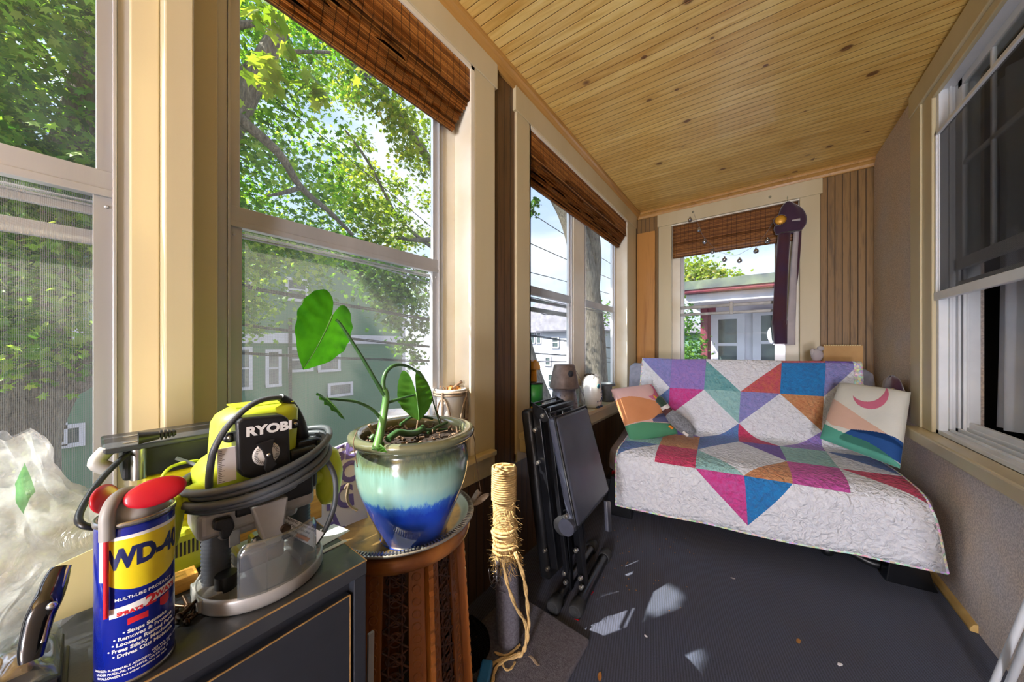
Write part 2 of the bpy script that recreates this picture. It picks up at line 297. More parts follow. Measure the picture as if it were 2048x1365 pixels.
# tray metal
t = NT('tarnished silver and brass tray'); o = t.xyz(); r2 = t.math('SQRT', t.math('ADD', t.math('MULTIPLY', o[0], o[0]), t.math('MULTIPLY', o[1], o[1])))
col = t.mix(t.ramp(r2, [(0.160, 0.0), (0.168, 1.0)]), t.mix(t.ramp(t.noise(14, detail=6), [(0.4, 0.0), (0.62, 1.0)]), lin('#c9a05a'), lin('#7a6a4c')), lin('#b7b3aa'))
M['tray'] = t.end(t.pbr(col, 0.33, 0.75, t.bump(t.noise(60), 0.2, 0.002)))
# batik cloths
def batik(name, a, b, s=38):
    t = NT(name); n1 = t.noise(s, detail=5, rough=0.65); v = t.n('ShaderNodeTexVoronoi'); v.inputs['Scale'].default_value = 42; t.l(t.tc.outputs['Object'], v.inputs['Vector'])
    col = t.mix(t.ramp(n1, [(0.36, 0.0), (0.64, 1.0)]), lin(a), lin(b))
    h = t.math('ADD', t.math('MULTIPLY', t.noise(30, detail=2, dist=1.5), 0.8), t.math('MULTIPLY', v.outputs['Distance'], 0.35))
    return t.end(t.pbr(col, 0.85, 0, t.bump(h, 0.9, 0.028), sheen=0.15))
Q = dict(w=batik('white quilt cotton', '#eceef4', '#e2e4ec'), pu=batik('lilac batik', '#a584cc', '#8f7fca'), pe=batik('periwinkle batik', '#8088c6', '#9a92d0'),
         te=batik('teal batik', '#5f9fa6', '#7db4b4'), lt=batik('pale teal batik', '#a3cfcb', '#8dc0c2'), re=batik('coral batik', '#c8506a', '#cc6a58'),
         rd=batik('crimson batik', '#c2285e', '#cf4a6c'), bl=batik('blue batik', '#1f86cc', '#2a74b8'), ma=batik('magenta batik', '#d23a8c', '#cc5aa4'),
         og=batik('orange batik', '#d09a6c', '#c47f56'), bb=batik('blue violet batik', '#5a88bc', '#6a7cc0'), vi=batik('violet batik', '#6a4cae', '#7a5cb8'), mp=batik('orchid batik', '#cc5aa8', '#c04c9c'))
t = NT('multicoloured binding'); v = t.n('ShaderNodeTexVoronoi'); v.inputs['Scale'].default_value = 75; t.l(t.tc.outputs['Object'], v.inputs['Vector'])
hs = t.n('ShaderNodeHueSaturation'); t.l(v.outputs['Color'], hs.inputs['Color']); hs.inputs['Saturation'].default_value = 0.8; hs.inputs['Value'].default_value = 1.1
M['binding'] = t.end(t.pbr(t.mix(0.35, hs.outputs[0], lin('#f0ede0')), 0.8))
# plant leaves, tree leaves, outdoor stuff
def broadleaf(name, c1, c2, tr_):
    t = NT(name); col = t.mix(t.ramp(t.noise(30, detail=3), [(0.3, 0.0), (0.7, 1.0)]), lin(c1), lin(c2)); p = t.pbr(col, 0.35, spec=0.4)
    tr = t.n('ShaderNodeBsdfTranslucent'); t.l(t.mix(1.0, col, lin('#f2ff90'), 'MULTIPLY'), tr.inputs[0]); m = t.n('ShaderNodeMixShader'); m.inputs[0].default_value = tr_; t.l(p, m.inputs[1]); t.l(tr.outputs[0], m.inputs[2]); return t.end(m.outputs[0])
M['leafdark'] = broadleaf('philodendron leaf', '#3d7420', '#28581a', 0.62)
M['leafmid'] = broadleaf('young philodendron leaf', '#568a30', '#3f7428', 0.5)
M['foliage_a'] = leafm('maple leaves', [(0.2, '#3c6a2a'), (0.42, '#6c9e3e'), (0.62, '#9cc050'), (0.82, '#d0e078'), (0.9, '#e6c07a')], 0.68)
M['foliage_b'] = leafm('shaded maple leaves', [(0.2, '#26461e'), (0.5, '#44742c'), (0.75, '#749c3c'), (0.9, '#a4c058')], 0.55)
M['foliage_c'] = leafm('yellowing maple leaves', [(0.2, '#55702c'), (0.45, '#839a3c'), (0.7, '#b4bc58'), (0.9, '#d0b060')], 0.55)
t = NT('furrowed bark'); vb = t.map((9, 9, 1.6)); nb = t.noise(5, vb, 7, 0.7, 0.6)
M['bark'] = t.end(t.pbr(t.ramp(nb, [(0.3, '#3b352e'), (0.5, '#6f675c'), (0.7, '#968c7c')]), 0.95, 0, t.bump(nb, 0.9, 0.03)))
def siding(name, c, c2, P=0.12):
    t = NT(name); o = t.xyz(); fr = t.math('FRACT', t.math('DIVIDE', o[2], P)); g = t.ramp(fr, [(0.0, 1.0), (0.12, 0.0)])
    col = t.mix(t.math('MULTIPLY', g, 0.5), t.mix(t.noise(1.2), lin(c), lin(c2)), lin('#5a5f5a')); return t.end(t.pbr(col, 0.75, 0, t.bump(fr, 0.4, 0.02)))
M['greensiding'] = siding('green clapboard', '#5d7f66', '#557660')
M['whitesiding'] = siding('white clapboard', '#bfbfc6', '#b2b2ba')
M['greyroof'] = plain('grey shingle roof', '#8f8b92', 0.9, c2='#77737a', ns=3, bs=14, bst=0.6)
M['darkroof'] = plain('dark mossy roof', '#3c4250', 0.9, c2='#6f7a66', ns=3, bs=14, bst=0.6)
M['maroon'] = plain('maroon paint', '#7a2f3e', 0.5, c2='#642634', ns=6)
M['extwhite'] = plain('white exterior paint', '#c6c2ca', 0.6, c2='#b6b2ba', ns=3)
M['extpane'] = plain('dark house window', '#3a4248', 0.15, c2='#5a6660', ns=4, coat=0.6)
M['asphalt'] = plain('asphalt', '#74747a', 0.95, c2='#5f5f64', ns=2, bs=30, bst=0.3)
M['lawn'] = plain('lawn', '#5a7a34', 0.95, c2='#46622a', ns=6, bs=60, bst=0.6)
M['concrete'] = plain('concrete', '#b9b3a6', 0.9, c2='#a29c90', ns=5)
M['lamp'] = emitm('fill glow', '#f6f5ff', FILL_W)  # even glow of the added fill light

# ------------------------------------------------------------------ mesh helpers
class MB:
    def __init__(s): s.v = []; s.f = []; s.mi = []; s.sm = []
    def add(s, vs_, fs, mi=0, sm=False):
        b = len(s.v); s.v += [tuple(v) for v in vs_]; s.f += [tuple(b + i for i in f) for f in fs]; s.mi += [mi] * len(fs); s.sm += [sm] * len(fs); return s
    def box(s, a, b, mi=0, T=None):
        x0, x1 = sorted((a[0], b[0])); y0, y1 = sorted((a[1], b[1])); z0, z1 = sorted((a[2], b[2]))
        v = [Vector((x, y, z)) for z in (z0, z1) for y in (y0, y1) for x in (x0, x1)]
        if T: v = [T @ p for p in v]
        return s.add(v, [(0, 2, 3, 1), (4, 5, 7, 6), (0, 1, 5, 4), (2, 6, 7, 3), (0, 4, 6, 2), (1, 3, 7, 5)], mi)
    def tube(s, pts, r, n=10, mi=0, caps=True, squash=1.0):
        pts = [Vector(p) for p in pts]; m = len(pts); rs = r if isinstance(r, (list, tuple)) else [r] * m
        t0 = (pts[1] - pts[0]).normalized(); up = Vector((0, 0, 1)) if abs(t0.z) < 0.9 else Vector((1, 0, 0)); nn = t0.cross(up).normalized(); vs_ = []
        for i, p in enumerate(pts):
            t_ = (pts[min(i + 1, m - 1)] - pts[max(i - 1, 0)])
            t_ = t_.normalized() if t_.length > 1e-9 else t0
            nn = (nn - t_ * nn.dot(t_)); nn = nn.normalized() if nn.length > 1e-6 else t_.orthogonal().normalized(); bb = t_.cross(nn)
            for k in range(n):
                a = 2 * PI * k / n; vs_.append(p + nn * (math.cos(a) * rs[i]) + bb * (math.sin(a) * rs[i] * squash))
        fs = [(i * n + k, i * n + (k + 1) % n, (i + 1) * n + (k + 1) % n, (i + 1) * n + k) for i in range(m - 1) for k in range(n)]
        s.add(vs_, fs, mi, True)
        if caps: s.add(vs_[:n], [tuple(range(n - 1, -1, -1))], mi); s.add(vs_[-n:], [tuple(range(n))], mi)
        return s
    def lathe(s, prof, c=(0, 0, 0), n=40, mi=0, T=None, a0=0, a1=2 * PI):
        full = abs(a1 - a0 - 2 * PI) < 1e-6; k = n if full else n + 1; v = []
        for (r, z) in prof:
            for i in range(k):
                a = a0 + (a1 - a0) * i / n; p = Vector((r * math.cos(a), r * math.sin(a), z)); p = T @ p if T else p; v.append(p + Vector(c))
        f = []
        for j in range(len(prof) - 1):
            for i in range(n): f.append((j * k + i, j * k + (i + 1) % k, (j + 1) * k + (i + 1) % k, (j + 1) * k + i))
        return s.add(v, f, mi, True)
    def cyl(s, a, b, r, n=20, mi=0, r2=None): return s.tube([a, b], [r, r if r2 is None else r2], n, mi)
    def prism(s, poly, z0, z1, T=None, mi=0):
        n = len(poly); v = [Vector((x, y, z)) for z in (z0, z1) for x, y in poly]
        if T: v = [T @ p for p in v]
        return s.add(v, [tuple(range(n - 1, -1, -1)), tuple(range(n, 2 * n))] + [(i, (i + 1) % n, n + (i + 1) % n, n + i) for i in range(n)], mi)
    def sphere(s, c, r, n=16, m=10, mi=0, T=None):
        r = r if isinstance(r, (tuple, list)) else (r, r, r); v = []
        for j in range(m + 1):
            ph = PI * j / m
            for i in range(n):
                a = 2 * PI * i / n; p = Vector((r[0] * math.sin(ph) * math.cos(a), r[1] * math.sin(ph) * math.sin(a), r[2] * math.cos(ph))); p = T @ p if T else p; v.append(p + Vector(c))
        return s.add(v, [(j * n + i, (j + 1) * n + i, (j + 1) * n + (i + 1) % n, j * n + (i + 1) % n) for j in range(m) for i in range(n)], mi, True)
    def grid(s, fn, nu, nv, mi=0, sm=True):
        v = [fn(i / nu, j / nv) for j in range(nv + 1) for i in range(nu + 1)]; w = nu + 1
        return s.add(v, [(j * w + i, j * w + i + 1, (j + 1) * w + i + 1, (j + 1) * w + i) for j in range(nv) for i in range(nu)], mi, sm)
    def build(s, name, mats, parent=None, bevel=0, seg=2, solid=0, sub=0, loc=None, weld=False):
        me = bpy.data.meshes.new(name); me.from_pydata(s.v, [], s.f)
        for m in (mats if isinstance(mats, (list, tuple)) else [mats]): me.materials.append(m)
        me.polygons.foreach_set('material_index', s.mi); me.polygons.foreach_set('use_smooth', s.sm); me.update()
        o = bpy.data.objects.new(name, me); C.objects.link(o)
        if parent: o.parent = parent
        if loc is not None: o.location = loc
        if weld: w = o.modifiers.new('weld', 'WELD'); w.merge_threshold = 0.0004
        if solid: q = o.modifiers.new('thick', 'SOLIDIFY'); q.thickness = solid; q.offset = 0
        if bevel: q = o.modifiers.new('bevel', 'BEVEL'); q.width = bevel; q.segments = seg; q.limit_method = 'ANGLE'; q.harden_normals = False
        if sub: q = o.modifiers.new('sub', 'SUBSURF'); q.levels = sub; q.render_levels = sub
        return o
def tag(o, label=None, cat=None, group=None, kind=None):
    if label: o['label'] = label
    if cat: o['category'] = cat
    if group: o['group'] = group
    if kind: o['kind'] = kind
    return o
def thing(name, loc, label, cat, group=None, rz=0, kind=None):
    o = bpy.data.objects.new(name, None); C.objects.link(o); o.location = loc; o.rotation_euler = (0, 0, rz); o.empty_display_size = 0.05
    return tag(o, label, cat, group, kind)
def struct(name, loc=(0, 0, 0)): return thing(name, loc, None, None, None, 0, 'structure')
def kids(root): return [o for o in bpy.data.objects if o.parent == root]
def copy_tree(o, parent=None):
    c = o.copy(); C.objects.link(c); c.parent = parent
    for ch in kids(o): copy_tree(ch, c)
    return c
def smooth(pts, k=8):
    P = [Vector(p) for p in pts]; out = []
    for i in range(len(P) - 1):
        p0 = P[max(i - 1, 0)]; p1 = P[i]; p2 = P[i + 1]; p3 = P[min(i + 2, len(P) - 1)]
        for j in range(k):
            t_ = j / k; out.append(0.5 * ((2 * p1) + (p2 - p0) * t_ + (2 * p0 - 5 * p1 + 4 * p2 - p3) * t_ ** 2 + (3 * p1 - p0 - 3 * p2 + p3) * t_ ** 3))
    out.append(P[-1]); return out
def text2d(s, size, bold=0.0, sx=1.0, shear=0.0):
    cu = bpy.data.curves.new('lettering', 'FONT'); cu.body = s; cu.size = size; cu.align_x = 'CENTER'; cu.align_y = 'CENTER'; cu.offset = bold; cu.shear = shear; cu.resolution_u = 3; cu.fill_mode = 'FRONT'
    o = bpy.data.objects.new('lettering', cu); C.objects.link(o); dg = bpy.context.evaluated_depsgraph_get(); me = bpy.data.meshes.new_from_object(o.evaluated_get(dg))
    v = [(p.co.x * sx, p.co.y) for p in me.vertices]; f = [tuple(p.vertices) for p in me.polygons]
    bpy.data.objects.remove(o); bpy.data.curves.remove(cu); bpy.data.meshes.remove(me); return v, f
def lettering(mb, s, size, fn, mi=0, bold=0.0, sx=1.0, shear=0.0, off=(0, 0), cut=0.0):
    v, f = text2d(s, size, bold, sx, shear)
    if cut:                         # fine triangles, so that the letters can follow a curved surface
        tri = [(v[p[0]], v[p[i]], v[p[i + 1]]) for p in f for i in range(1, len(p) - 1)]; done = []
        while tri:
            a, b, c = tri.pop(); L_ = [math.dist(a, b), math.dist(b, c), math.dist(c, a)]; k = L_.index(max(L_))
            if L_[k] < cut: done.append((a, b, c)); continue
            if k == 1: a, b, c = b, c, a
            elif k == 2: a, b, c = c, a, b
            m_ = ((a[0] + b[0]) / 2, (a[1] + b[1]) / 2); tri += [(a, m_, c), (m_, b, c)]
        v = [p for q in done for p in q]; f = [(3 * i, 3 * i + 1, 3 * i + 2) for i in range(len(done))]
    if f: mb.add([fn(x + off[0], y + off[1]) for x, y in v], f, mi)
def rbox(name, a, b, mat, parent=None, bevel=0.004, seg=3, T=None):
    return MB().box(a, b, 0, T).build(name, mat, parent, bevel=bevel, seg=seg)
# ------------------------------------------------------------------ the room
XL, XC, XF = -1.035, -1.02, -1.13
YE, YB, XR, ZC = 3.65, -3.6, 0.73, 2.62
def S(name, mb, mat, bevel=0, seg=2): return tag(mb.build(name, mat, None, bevel=bevel, seg=seg), kind='structure')
S('floor', MB().box((XL - 0.15, YB, -0.06), (XR + 0.02, YE + 0.15, 0.0)), M['carpet'])
S('ceiling', MB().box((XL - 0.15, YB, ZC), (XR + 0.12, YE + 0.15, ZC + 0.06)), M['ceiling'])
WO = -1.19
wl = MB()
for y0, y1, z0, z1 in ((YB, -1.9, 0, ZC), (-1.0, -0.86, 0.66, 2.46), (-1.9, -1.0, 0, 0.66), (-1.9, -1.0, 2.46, ZC), (-1.0, 1.06, 0, 0.66), (-1.0, 1.06, 2.46, ZC), (1.06, 1.53, 0, ZC), (1.53, 3.29, 0, 0.66), (1.53, 3.29, 2.46, ZC), (3.29, YE, 0, ZC)):
    wl.box((WO, y0, z0), (XL, y1, z1))
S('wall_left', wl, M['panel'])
we = MB()
for x0, x1, z0, z1 in ((XL, -0.69, 0, ZC), (-0.69, 0.305, 0, 0.68), (-0.69, 0.305, 2.44, ZC), (0.305, XR, 0, ZC)): we.box((x0, YE, z0), (x1, YE + 0.12, z1))
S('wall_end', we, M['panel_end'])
wr = MB()
for y0, y1, z0, z1 in ((YB, 0.55, 0, ZC), (0.55, 2.575, 0, 0.70), (0.55, 2.575, 2.48, ZC), (2.575, YE, 0, ZC)): wr.box((XR, y0, z0), (XR + 0.14, y1, z1))
S('wall_right', wr, M['stucco'])
wb = MB()
for x0, x1, z0, z1 in ((XL, -0.75, 0, ZC), (-0.75, 0.5, 0, 0.75), (-0.75, 0.5, 2.3, ZC), (0.5, XR, 0, ZC)): wb.box((x0, YB - 0.12, z0), (x1, YB, z1))
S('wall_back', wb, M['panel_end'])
# crown mouldings: a cove profile
def crown(name, a, b, nrm):
    a, b, nrm = Vector(a), Vector(b), Vector(nrm); pr = [(0, 0), (0.012, 0.0), (0.016, 0.006), (0.022, 0.022), (0.034, 0.036), (0.044, 0.042), (0.048, 0.05), (0.048, 0.062), (0, 0.062)]
    v = [p + nrm * x + Vector((0, 0, z)) for p in (a, b) for x, z in pr]; n = len(pr)
    mb = MB().add(v, [(i, (i + 1) % n, n + (i + 1) % n, n + i) for i in range(n)] + [tuple(range(n)), tuple(range(2 * n - 1, n - 1, -1))])
    return S(name, mb, M['crown'])
crown('trim_1', (XL, YB, 2.558), (XL, YE, 2.558), (1, 0, 0))
crown('trim_2', (XL, YE, 2.558), (XR, YE, 2.558), (0, -1, 0))
S('baseboard_right', MB().prism([(0, 0), (0.022, 0), (0.022, 0.012), (0.012, 0.03), (0, 0.034)], 2.20, 2.66, Matrix(((-1, 0, 0, XR), (0, 0, 1, 0), (0, 1, 0, 0), (0, 0, 0, 1)))), M['stuccotrim'], 0.002)

# casings of the left wall
def casing(name, boxes, mat='cream', bevel=0.003): 
    m = MB(); [m.box(a, b) for a, b in boxes]; return S(name, m, M[mat], bevel)
casing('trim_3', [((XC - 0.02, 1.067, 0.555), (XC, 1.209, 2.452)), ((XC - 0.02, -0.9, 2.452), (XC + 0.004, 1.226, 2.582)), ((XC - 0.02, -1.0, 0.55), (XC - 0.004, 1.19, 0.655))])
casing('trim_4', [((XF + 0.02, 0.10, 0.66), (XC, 0.146, 2.452)), ((XF, 0.055, 0.66), (-1.088, 0.10, 2.452)), ((XF, 0.146, 0.66), (-1.092, 0.200, 2.452))])
casing('trim_5', [((XF - 0.04, 1.04, 0.66), (XC, 1.067, 2.452)), ((XF - 0.02, 0.960, 0.66), (XF + 0.006, 1.04, 2.452)), ((XF - 0.04, 0.146, 2.43), (XC, 1.067, 2.452)), ((XF - 0.04, -0.9, 2.43), (XC, 0.10, 2.452))], 'cream_side')
casing('trim_6', [((XC - 0.02, 1.39, 0.555), (XC, 1.527, 2.442)), ((XC - 0.02, 3.272, 0.555), (XC, 3.56, 2.442)), ((XC - 0.02, 1.375, 2.442), (XC + 0.004, 3.575, 2.574)), ((XC - 0.02, 1.39, 0.55), (XC - 0.004, 3.56, 0.60))])
casing('trim_7', [((XF - 0.04, 3.255, 0.66), (XC, 3.275, 2.442)), ((XF - 0.04, 1.51, 0.66), (XC, 1.527, 2.442)), ((XF - 0.04, 1.527, 2.42), (XC, 3.272, 2.442)), ((XF - 0.02, 3.16, 0.7), (XF + 0.006, 3.255, 2.442)), ((XF - 0.02, 1.527, 0.7), (XF + 0.006, 1.60, 2.442)), ((XF - 0.03, 2.235, 0.7), (XF + 0.028, 2.43, 2.442))], 'cream_side')
casing('trim_8', [((XF - 0.04, -1.0, 0.656), (-0.985, 1.185, 0.682))], 'cream', 0.006)
casing('trim_15', [((XF - 0.02, -0.86, 0.68), (XF + 0.02, 0.06, 0.777))], 'cream_side')
casing('trim_9', [((XF - 0.04, 1.41, 0.675), (-0.945, 3.56, 0.706)), ((XL, 1.42, 0.60), (-0.965, 3.55, 0.675))], 'cream', 0.006)
casing('trim_10', [((XC - 0.02, -0.97, 0.66), (XC, -0.85, 2.452)), ((XF, -0.86, 0.66), (-1.088, -0.80, 2.452))])
# end wall casings
YC = YE - 0.018
casing('trim_11', [((-0.811, YC, 0.60), (-0.688, YE, 2.432)), ((0.302, YC, 0.60), (0.428, YE, 2.432)), ((-0.822, YC - 0.004, 2.432), (0.442, YE, 2.560)), ((-0.84, YC - 0.05, 0.655), (0.45, YE, 0.69))])
casing('trim_12', [((-0.700, YE, 0.68), (-0.688, YE + 0.11, 2.44)), ((0.302, YE, 0.68), (0.315, YE + 0.11, 2.44)), ((-0.70, YE, 2.42), (0.315, YE + 0.11, 2.44)), ((-0.69, YE + 0.05, 0.68), (-0.615, YE + 0.08, 2.42)), ((0.215, YE + 0.05, 0.68), (0.305, YE + 0.08, 2.42))], 'cream_side')
# right wall casing: two steps, header and sill
casing('trim_13', [((XR - 0.026, 2.69, 0.742), (XR, 2.822, 2.475)), ((XR - 0.018, 2.575, 0.742), (XR, 2.69, 2.475)), ((XR - 0.03, 0.4, 2.475), (XR, 2.835, 2.60)), ((XR - 0.018, 0.5, 2.43), (XR, 2.575, 2.475))], 'cream', 0.004)
casing('trim_14', [((XR - 0.075, 0.35, 0.682), (XR, 2.74, 0.742))], 'cream', 0.008)

# ------------------------------------------------------------------ windows
def alum(name, y0, y1, z0, z1, X, rails, gl_lo=False, wl_=0.045, second=True, slot=True):
    """double-hung storm window in the plane X: frame, meeting rails, glass above, insect screen below"""
    w = struct(name, (X, y0, z0)); W = y1 - y0; H = z1 - z0; d = 0.02
    fr = MB()
    fr.box((-d, 0, 0), (d, 0.022, H)); fr.box((-d, W - 0.022, 0), (d, W, H)); fr.box((-d, 0, 0), (d, W, 0.03)); fr.box((-d, 0, H - 0.03), (d, W, H))
    fr.box((0.008, 0.022, 0.0), (0.026, 0.028, H)); fr.box((0.008, W - 0.028, 0), (0.026, W - 0.022, H))
    fr.build('window_frame', M['alum'], w, bevel=0.0015)
    zr0, zr1 = rails[0] - z0, rails[1] - z0
    up = MB(); a, b = 0.024, W - 0.024
    up.box((-0.004, a, zr0 + 0.02), (0.012, a + 0.026, H - 0.03)); up.box((-0.004, b - 0.026, zr0 + 0.02), (0.012, b, H - 0.03)); up.box((-0.004, a, H - 0.055), (0.012, b, H - 0.03)); up.box((-0.004, a, zr0 + 0.012), (0.018, b, zr1))
    up.build('upper_sash', M['alum'], w, bevel=0.0015)
    lo = MB(); lo.box((-0.006, a, 0.03), (0.014, a + 0.030, zr0 + 0.014)); lo.box((-0.006, b - 0.030, 0.03), (0.014, b, zr0 + 0.014)); lo.box((-0.006, a, 0.03), (0.014, b, 0.055)); lo.box((-0.002, a, zr0), (0.022, b, zr0 + 0.016))
    for zz in (zr0 - 0.012, zr0 - 0.020): lo.box((-0.016, a + 0.03, zz), (-0.004, b - 0.03, zz + 0.004))
    for yy in (a + 0.012, b - 0.012):
        for zz in (zr0 + 0.03, zr0 - 0.02): lo.sphere((0.014, yy, zz), 0.004, 8, 6)
    if second: lo.box((-0.026, a, zr0 - 0.10), (-0.012, b, zr0 - 0.07)); lo.box((-0.026, a, zr0 - 0.035), (-0.012, b, zr0 - 0.02))
    lo.build('screen_frame', M['alum'], w, bevel=0.0012)
    MB().box((-0.0015, a + 0.02, zr1 - 0.005), (0.0015, b - 0.02, H - 0.05)).build('glass_pane', M['glass'], w)
    sc = MB(); sc.add([(0.0, a + 0.025, 0.05), (0.0, b - 0.025, 0.05), (0.0, b - 0.025, zr0 + 0.005), (0.0, a + 0.025, zr0 + 0.005)], [(0, 1, 2, 3)])
    if gl_lo: MB().box((-0.0015, a + 0.02, 0.05), (0.0015, b - 0.02, zr0 + 0.005)).build('lower_glass_pane', M['glass'], w)
    else: sc.build('insect_screen', M['screen'], w)
    return w
alum('window_1', -0.80, 0.060, 0.775, 2.43, XF, (1.500, 1.556))
alum('window_2', 0.200, 0.957, 0.690, 2.43, XF, (1.500, 1.556), second=False)
alum('window_3', 1.60, 2.235, 0.705, 2.42, XF, (1.500, 1.556), True)
alum('window_4', 2.43, 3.165, 0.705, 2.42, XF, (1.505, 1.560), True, second=False)
alum('window_5', -1.90, -1.0, 0.70, 2.43, XF, (1.500, 1.556), True)
# end window
w = struct('window_6', (-0.615, YE + 0.08, 0.70)); W = 0.83; H = 1.72
fr = MB().box((0, -0.02, 0), (0.030, 0.02, H)).box((W - 0.075, -0.02, 0), (W, 0.02, H)).box((0, -0.02, 0), (W, 0.02, 0.03)).box((0, -0.02, H - 0.03), (W, 0.02, H))
fr.build('window_frame', M['alum'], w, bevel=0.002)
MB().box((0.0, -0.03, 0.855), (W, -0.005, 0.885)).box((0.0, -0.028, 0.785), (W, -0.003, 0.812)).box((0.42, -0.034, 0.78), (0.45, -0.026, 0.90)).build('meeting_rail', M['alum_dark'], w, bevel=0.003)
MB().box((0.02, -0.002, 0.87), (W - 0.07, 0.001, H - 0.02)).build('upper_glass_pane', M['glass'], w)
MB().box((0.02, -0.006, 0.02), (W - 0.07, -0.003, 0.80)).build('lower_glass_pane', M['glass'], w)
# back window
w = struct('window_7', (-0.75, YB - 0.06, 0.75)); MB().box((0, -0.02, 0), (0.05, 0.02, 1.55)).box((1.2, -0.02, 0), (1.25, 0.02, 1.55)).box((0, -0.02, 0), (1.25, 0.02, 0.05)).box((0, -0.02, 1.5), (1.25, 0.02, 1.55)).box((0, -0.02, 0.75), (1.25, 0.02, 0.8)).build('window_frame', M['alum'], w, bevel=0.002)
MB().box((0.04, -0.001, 0.04), (1.21, 0.001, 1.51)).build('glass_pane', M['glass'], w)
# right-hand window into the house: vinyl frame, sashes, storm screen, curtain behind
w = struct('window_8', (XR, 0.55, 0.742)); W = 2.025; H = 1.735
f = MB().box((-0.004, W - 0.03, 0), (0.11, W, H)).box((-0.004, 0, 0), (0.11, 0.03, H)).box((-0.004, 0, 0), (0.12, W, 0.02)).box((-0.004, 0, H - 0.035), (0.11, W, H))
for k in range(3): f.box((0.025 + k * 0.022, W - 0.045 - 0.012 * k, 0), (0.034 + k * 0.022, W - 0.03, H)); f.box((0.025 + k * 0.022, 0, 0.02), (0.034 + k * 0.022, W, 0.032 + 0.01 * k))
f.box((0.06, W - 0.062, 0), (0.11, W - 0.03, H))
f.build('window_frame', M['white'], w, bevel=0.002)
f = MB().box((-0.012, 0.02, 0.665), (0.010, W - 0.001, 0.706)).box((-0.010, 0.02, 1.488), (0.008, W - 0.001, 1.508)).box((-0.010, W - 0.020, 0.665), (0.010, W - 0.001, 1.508)).box((-0.010, 0.02, 0.665), (0.010, 0.04, 1.508))
f.build('storm_screen_frame', M['white'], w, bevel=0.003)
MB().add([(0.0, 0.03, 0.70), (0.0, W - 0.01, 0.70), (0.0, W - 0.01, 1.50), (0.0, 0.03, 1.50)], [(0, 1, 2, 3)]).build('storm_screen', M['screen_dark'], w)
f = MB().box((0.040, 0.05, 0.80), (0.062, W - 0.06, 0.850)).box((0.045, 0.05, 0.715), (0.060, W - 0.06, 0.745)).box((0.045, W - 0.10, 0.80), (0.062, W - 0.055, H - 0.035)).box((0.045, 0.05, H - 0.07), (0.062, W - 0.06, H - 0.035))
for k in range(1, 8): f.box((0.047, W - 0.10 - k * 0.232, 0.84), (0.060, W - 0.085 - k * 0.232, H - 0.05))
f.box((0.047, 0.05, 1.285), (0.060, W - 0.06, 1.305))
f.build('sash', M['white'], w, bevel=0.002)
MB().box((0.0525, 0.06, 0.83), (0.0545, W - 0.06, H - 0.05)).build('upper_glass_pane', M['glass'], w)
MB().box((0.075, 0.03, 0.02), (0.095, W - 0.06, 0.075)).build('lower_sash_rail', M['white'], w, bevel=0.003)
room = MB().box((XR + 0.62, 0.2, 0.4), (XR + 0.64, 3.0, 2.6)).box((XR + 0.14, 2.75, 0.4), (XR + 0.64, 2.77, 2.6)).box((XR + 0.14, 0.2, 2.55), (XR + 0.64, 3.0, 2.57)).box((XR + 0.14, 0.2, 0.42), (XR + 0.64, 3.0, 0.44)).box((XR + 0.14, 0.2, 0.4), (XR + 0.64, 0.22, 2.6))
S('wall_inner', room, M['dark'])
def cf(u, v):
    y = 2.635 - 0.95 * u; z = 2.42 - 1.62 * v; sp = 0.03 * math.sin(v * 3.0) * (1 - u)
    return (XR + 0.185 + 0.016 * math.sin(u * 62 + 1.5 * math.sin(v * 2.3)) + 0.010 * math.sin(u * 27 + v), y - sp, z)
cu = MB().grid(cf, 160, 24).build('sheer_curtain', M['curtain'], None)
tag(cu, 'white sheer curtain hanging in folds inside the right-hand window', 'curtain')

# ------------------------------------------------------------------ bamboo roman shades
def shade_y(label, y0, y1, ztop, zval, zbot, x0, x1, n=9):
    r = thing('bamboo_blind', (x0, y0, zbot), label, 'blind', 'bamboo roman blinds of the porch windows'); L = y1 - y0
    def val(u, v): return (0.004 * math.sin(u * 9) * v, u * L + (0.006 * math.sin(v * 7) if u > .9 else 0), (ztop - zbot) + (zval - ztop) * v)
    MB().grid(val, 30, 6).build('valance', M['blind_y'], r, solid=0.004)
    st = MB()
    for k in range(n):
        f = k / (n - 1); x = (x1 - x0) * f - 0.004; zb = (zval - zbot) * (1 - f) + (0.012 if k < n - 1 else 0); zt = zb + 0.055 + 0.02 * (1 - f); ye = L - 0.004 - 0.006 * k
        def fold(u, v, x=x, zb=zb, zt=zt, ye=ye): 
            a = v * PI; return (x + 0.009 * math.sin(a), 0.004 + u * (ye - 0.004), zt - (zt - zb) * (1 - abs(math.cos(a))) if v < .5 else zt - (zt - zb) * (1 - abs(math.cos(a))))
        st.grid(fold, 20, 8)
        st.grid(lambda u, v, x=x, zb=zb, zt=zt, ye=ye: (x + 0.004 + 0.003 * math.sin(v * PI), 0.004 + u * (ye - 0.004), zb + (zt - zb) * v), 20, 4)
    st.build('folded_stack', M['blind_y'], r)
    MB().box((x1 - x0 - 0.02, 0.004, 0.0), (x1 - x0 - 0.008, L - 0.05, 0.022)).build('bottom_rail', M['blind_y'], r, bevel=0.003)
    return r
shade_y('folded bamboo blind across the top of the large window above the potted plant', 0.150, 1.052, 2.445, 2.285, 2.155, -1.030, -1.085)
shade_y('long folded bamboo blind over the paired windows above the weight bench', 1.532, 3.252, 2.438, 2.275, 2.160, -1.030, -1.085)
r = thing('bamboo_blind', (-0.680, YE + 0.02, 2.085), 'reddish bamboo blind hanging in the end window behind the mirrored ball garland', 'blind', None)
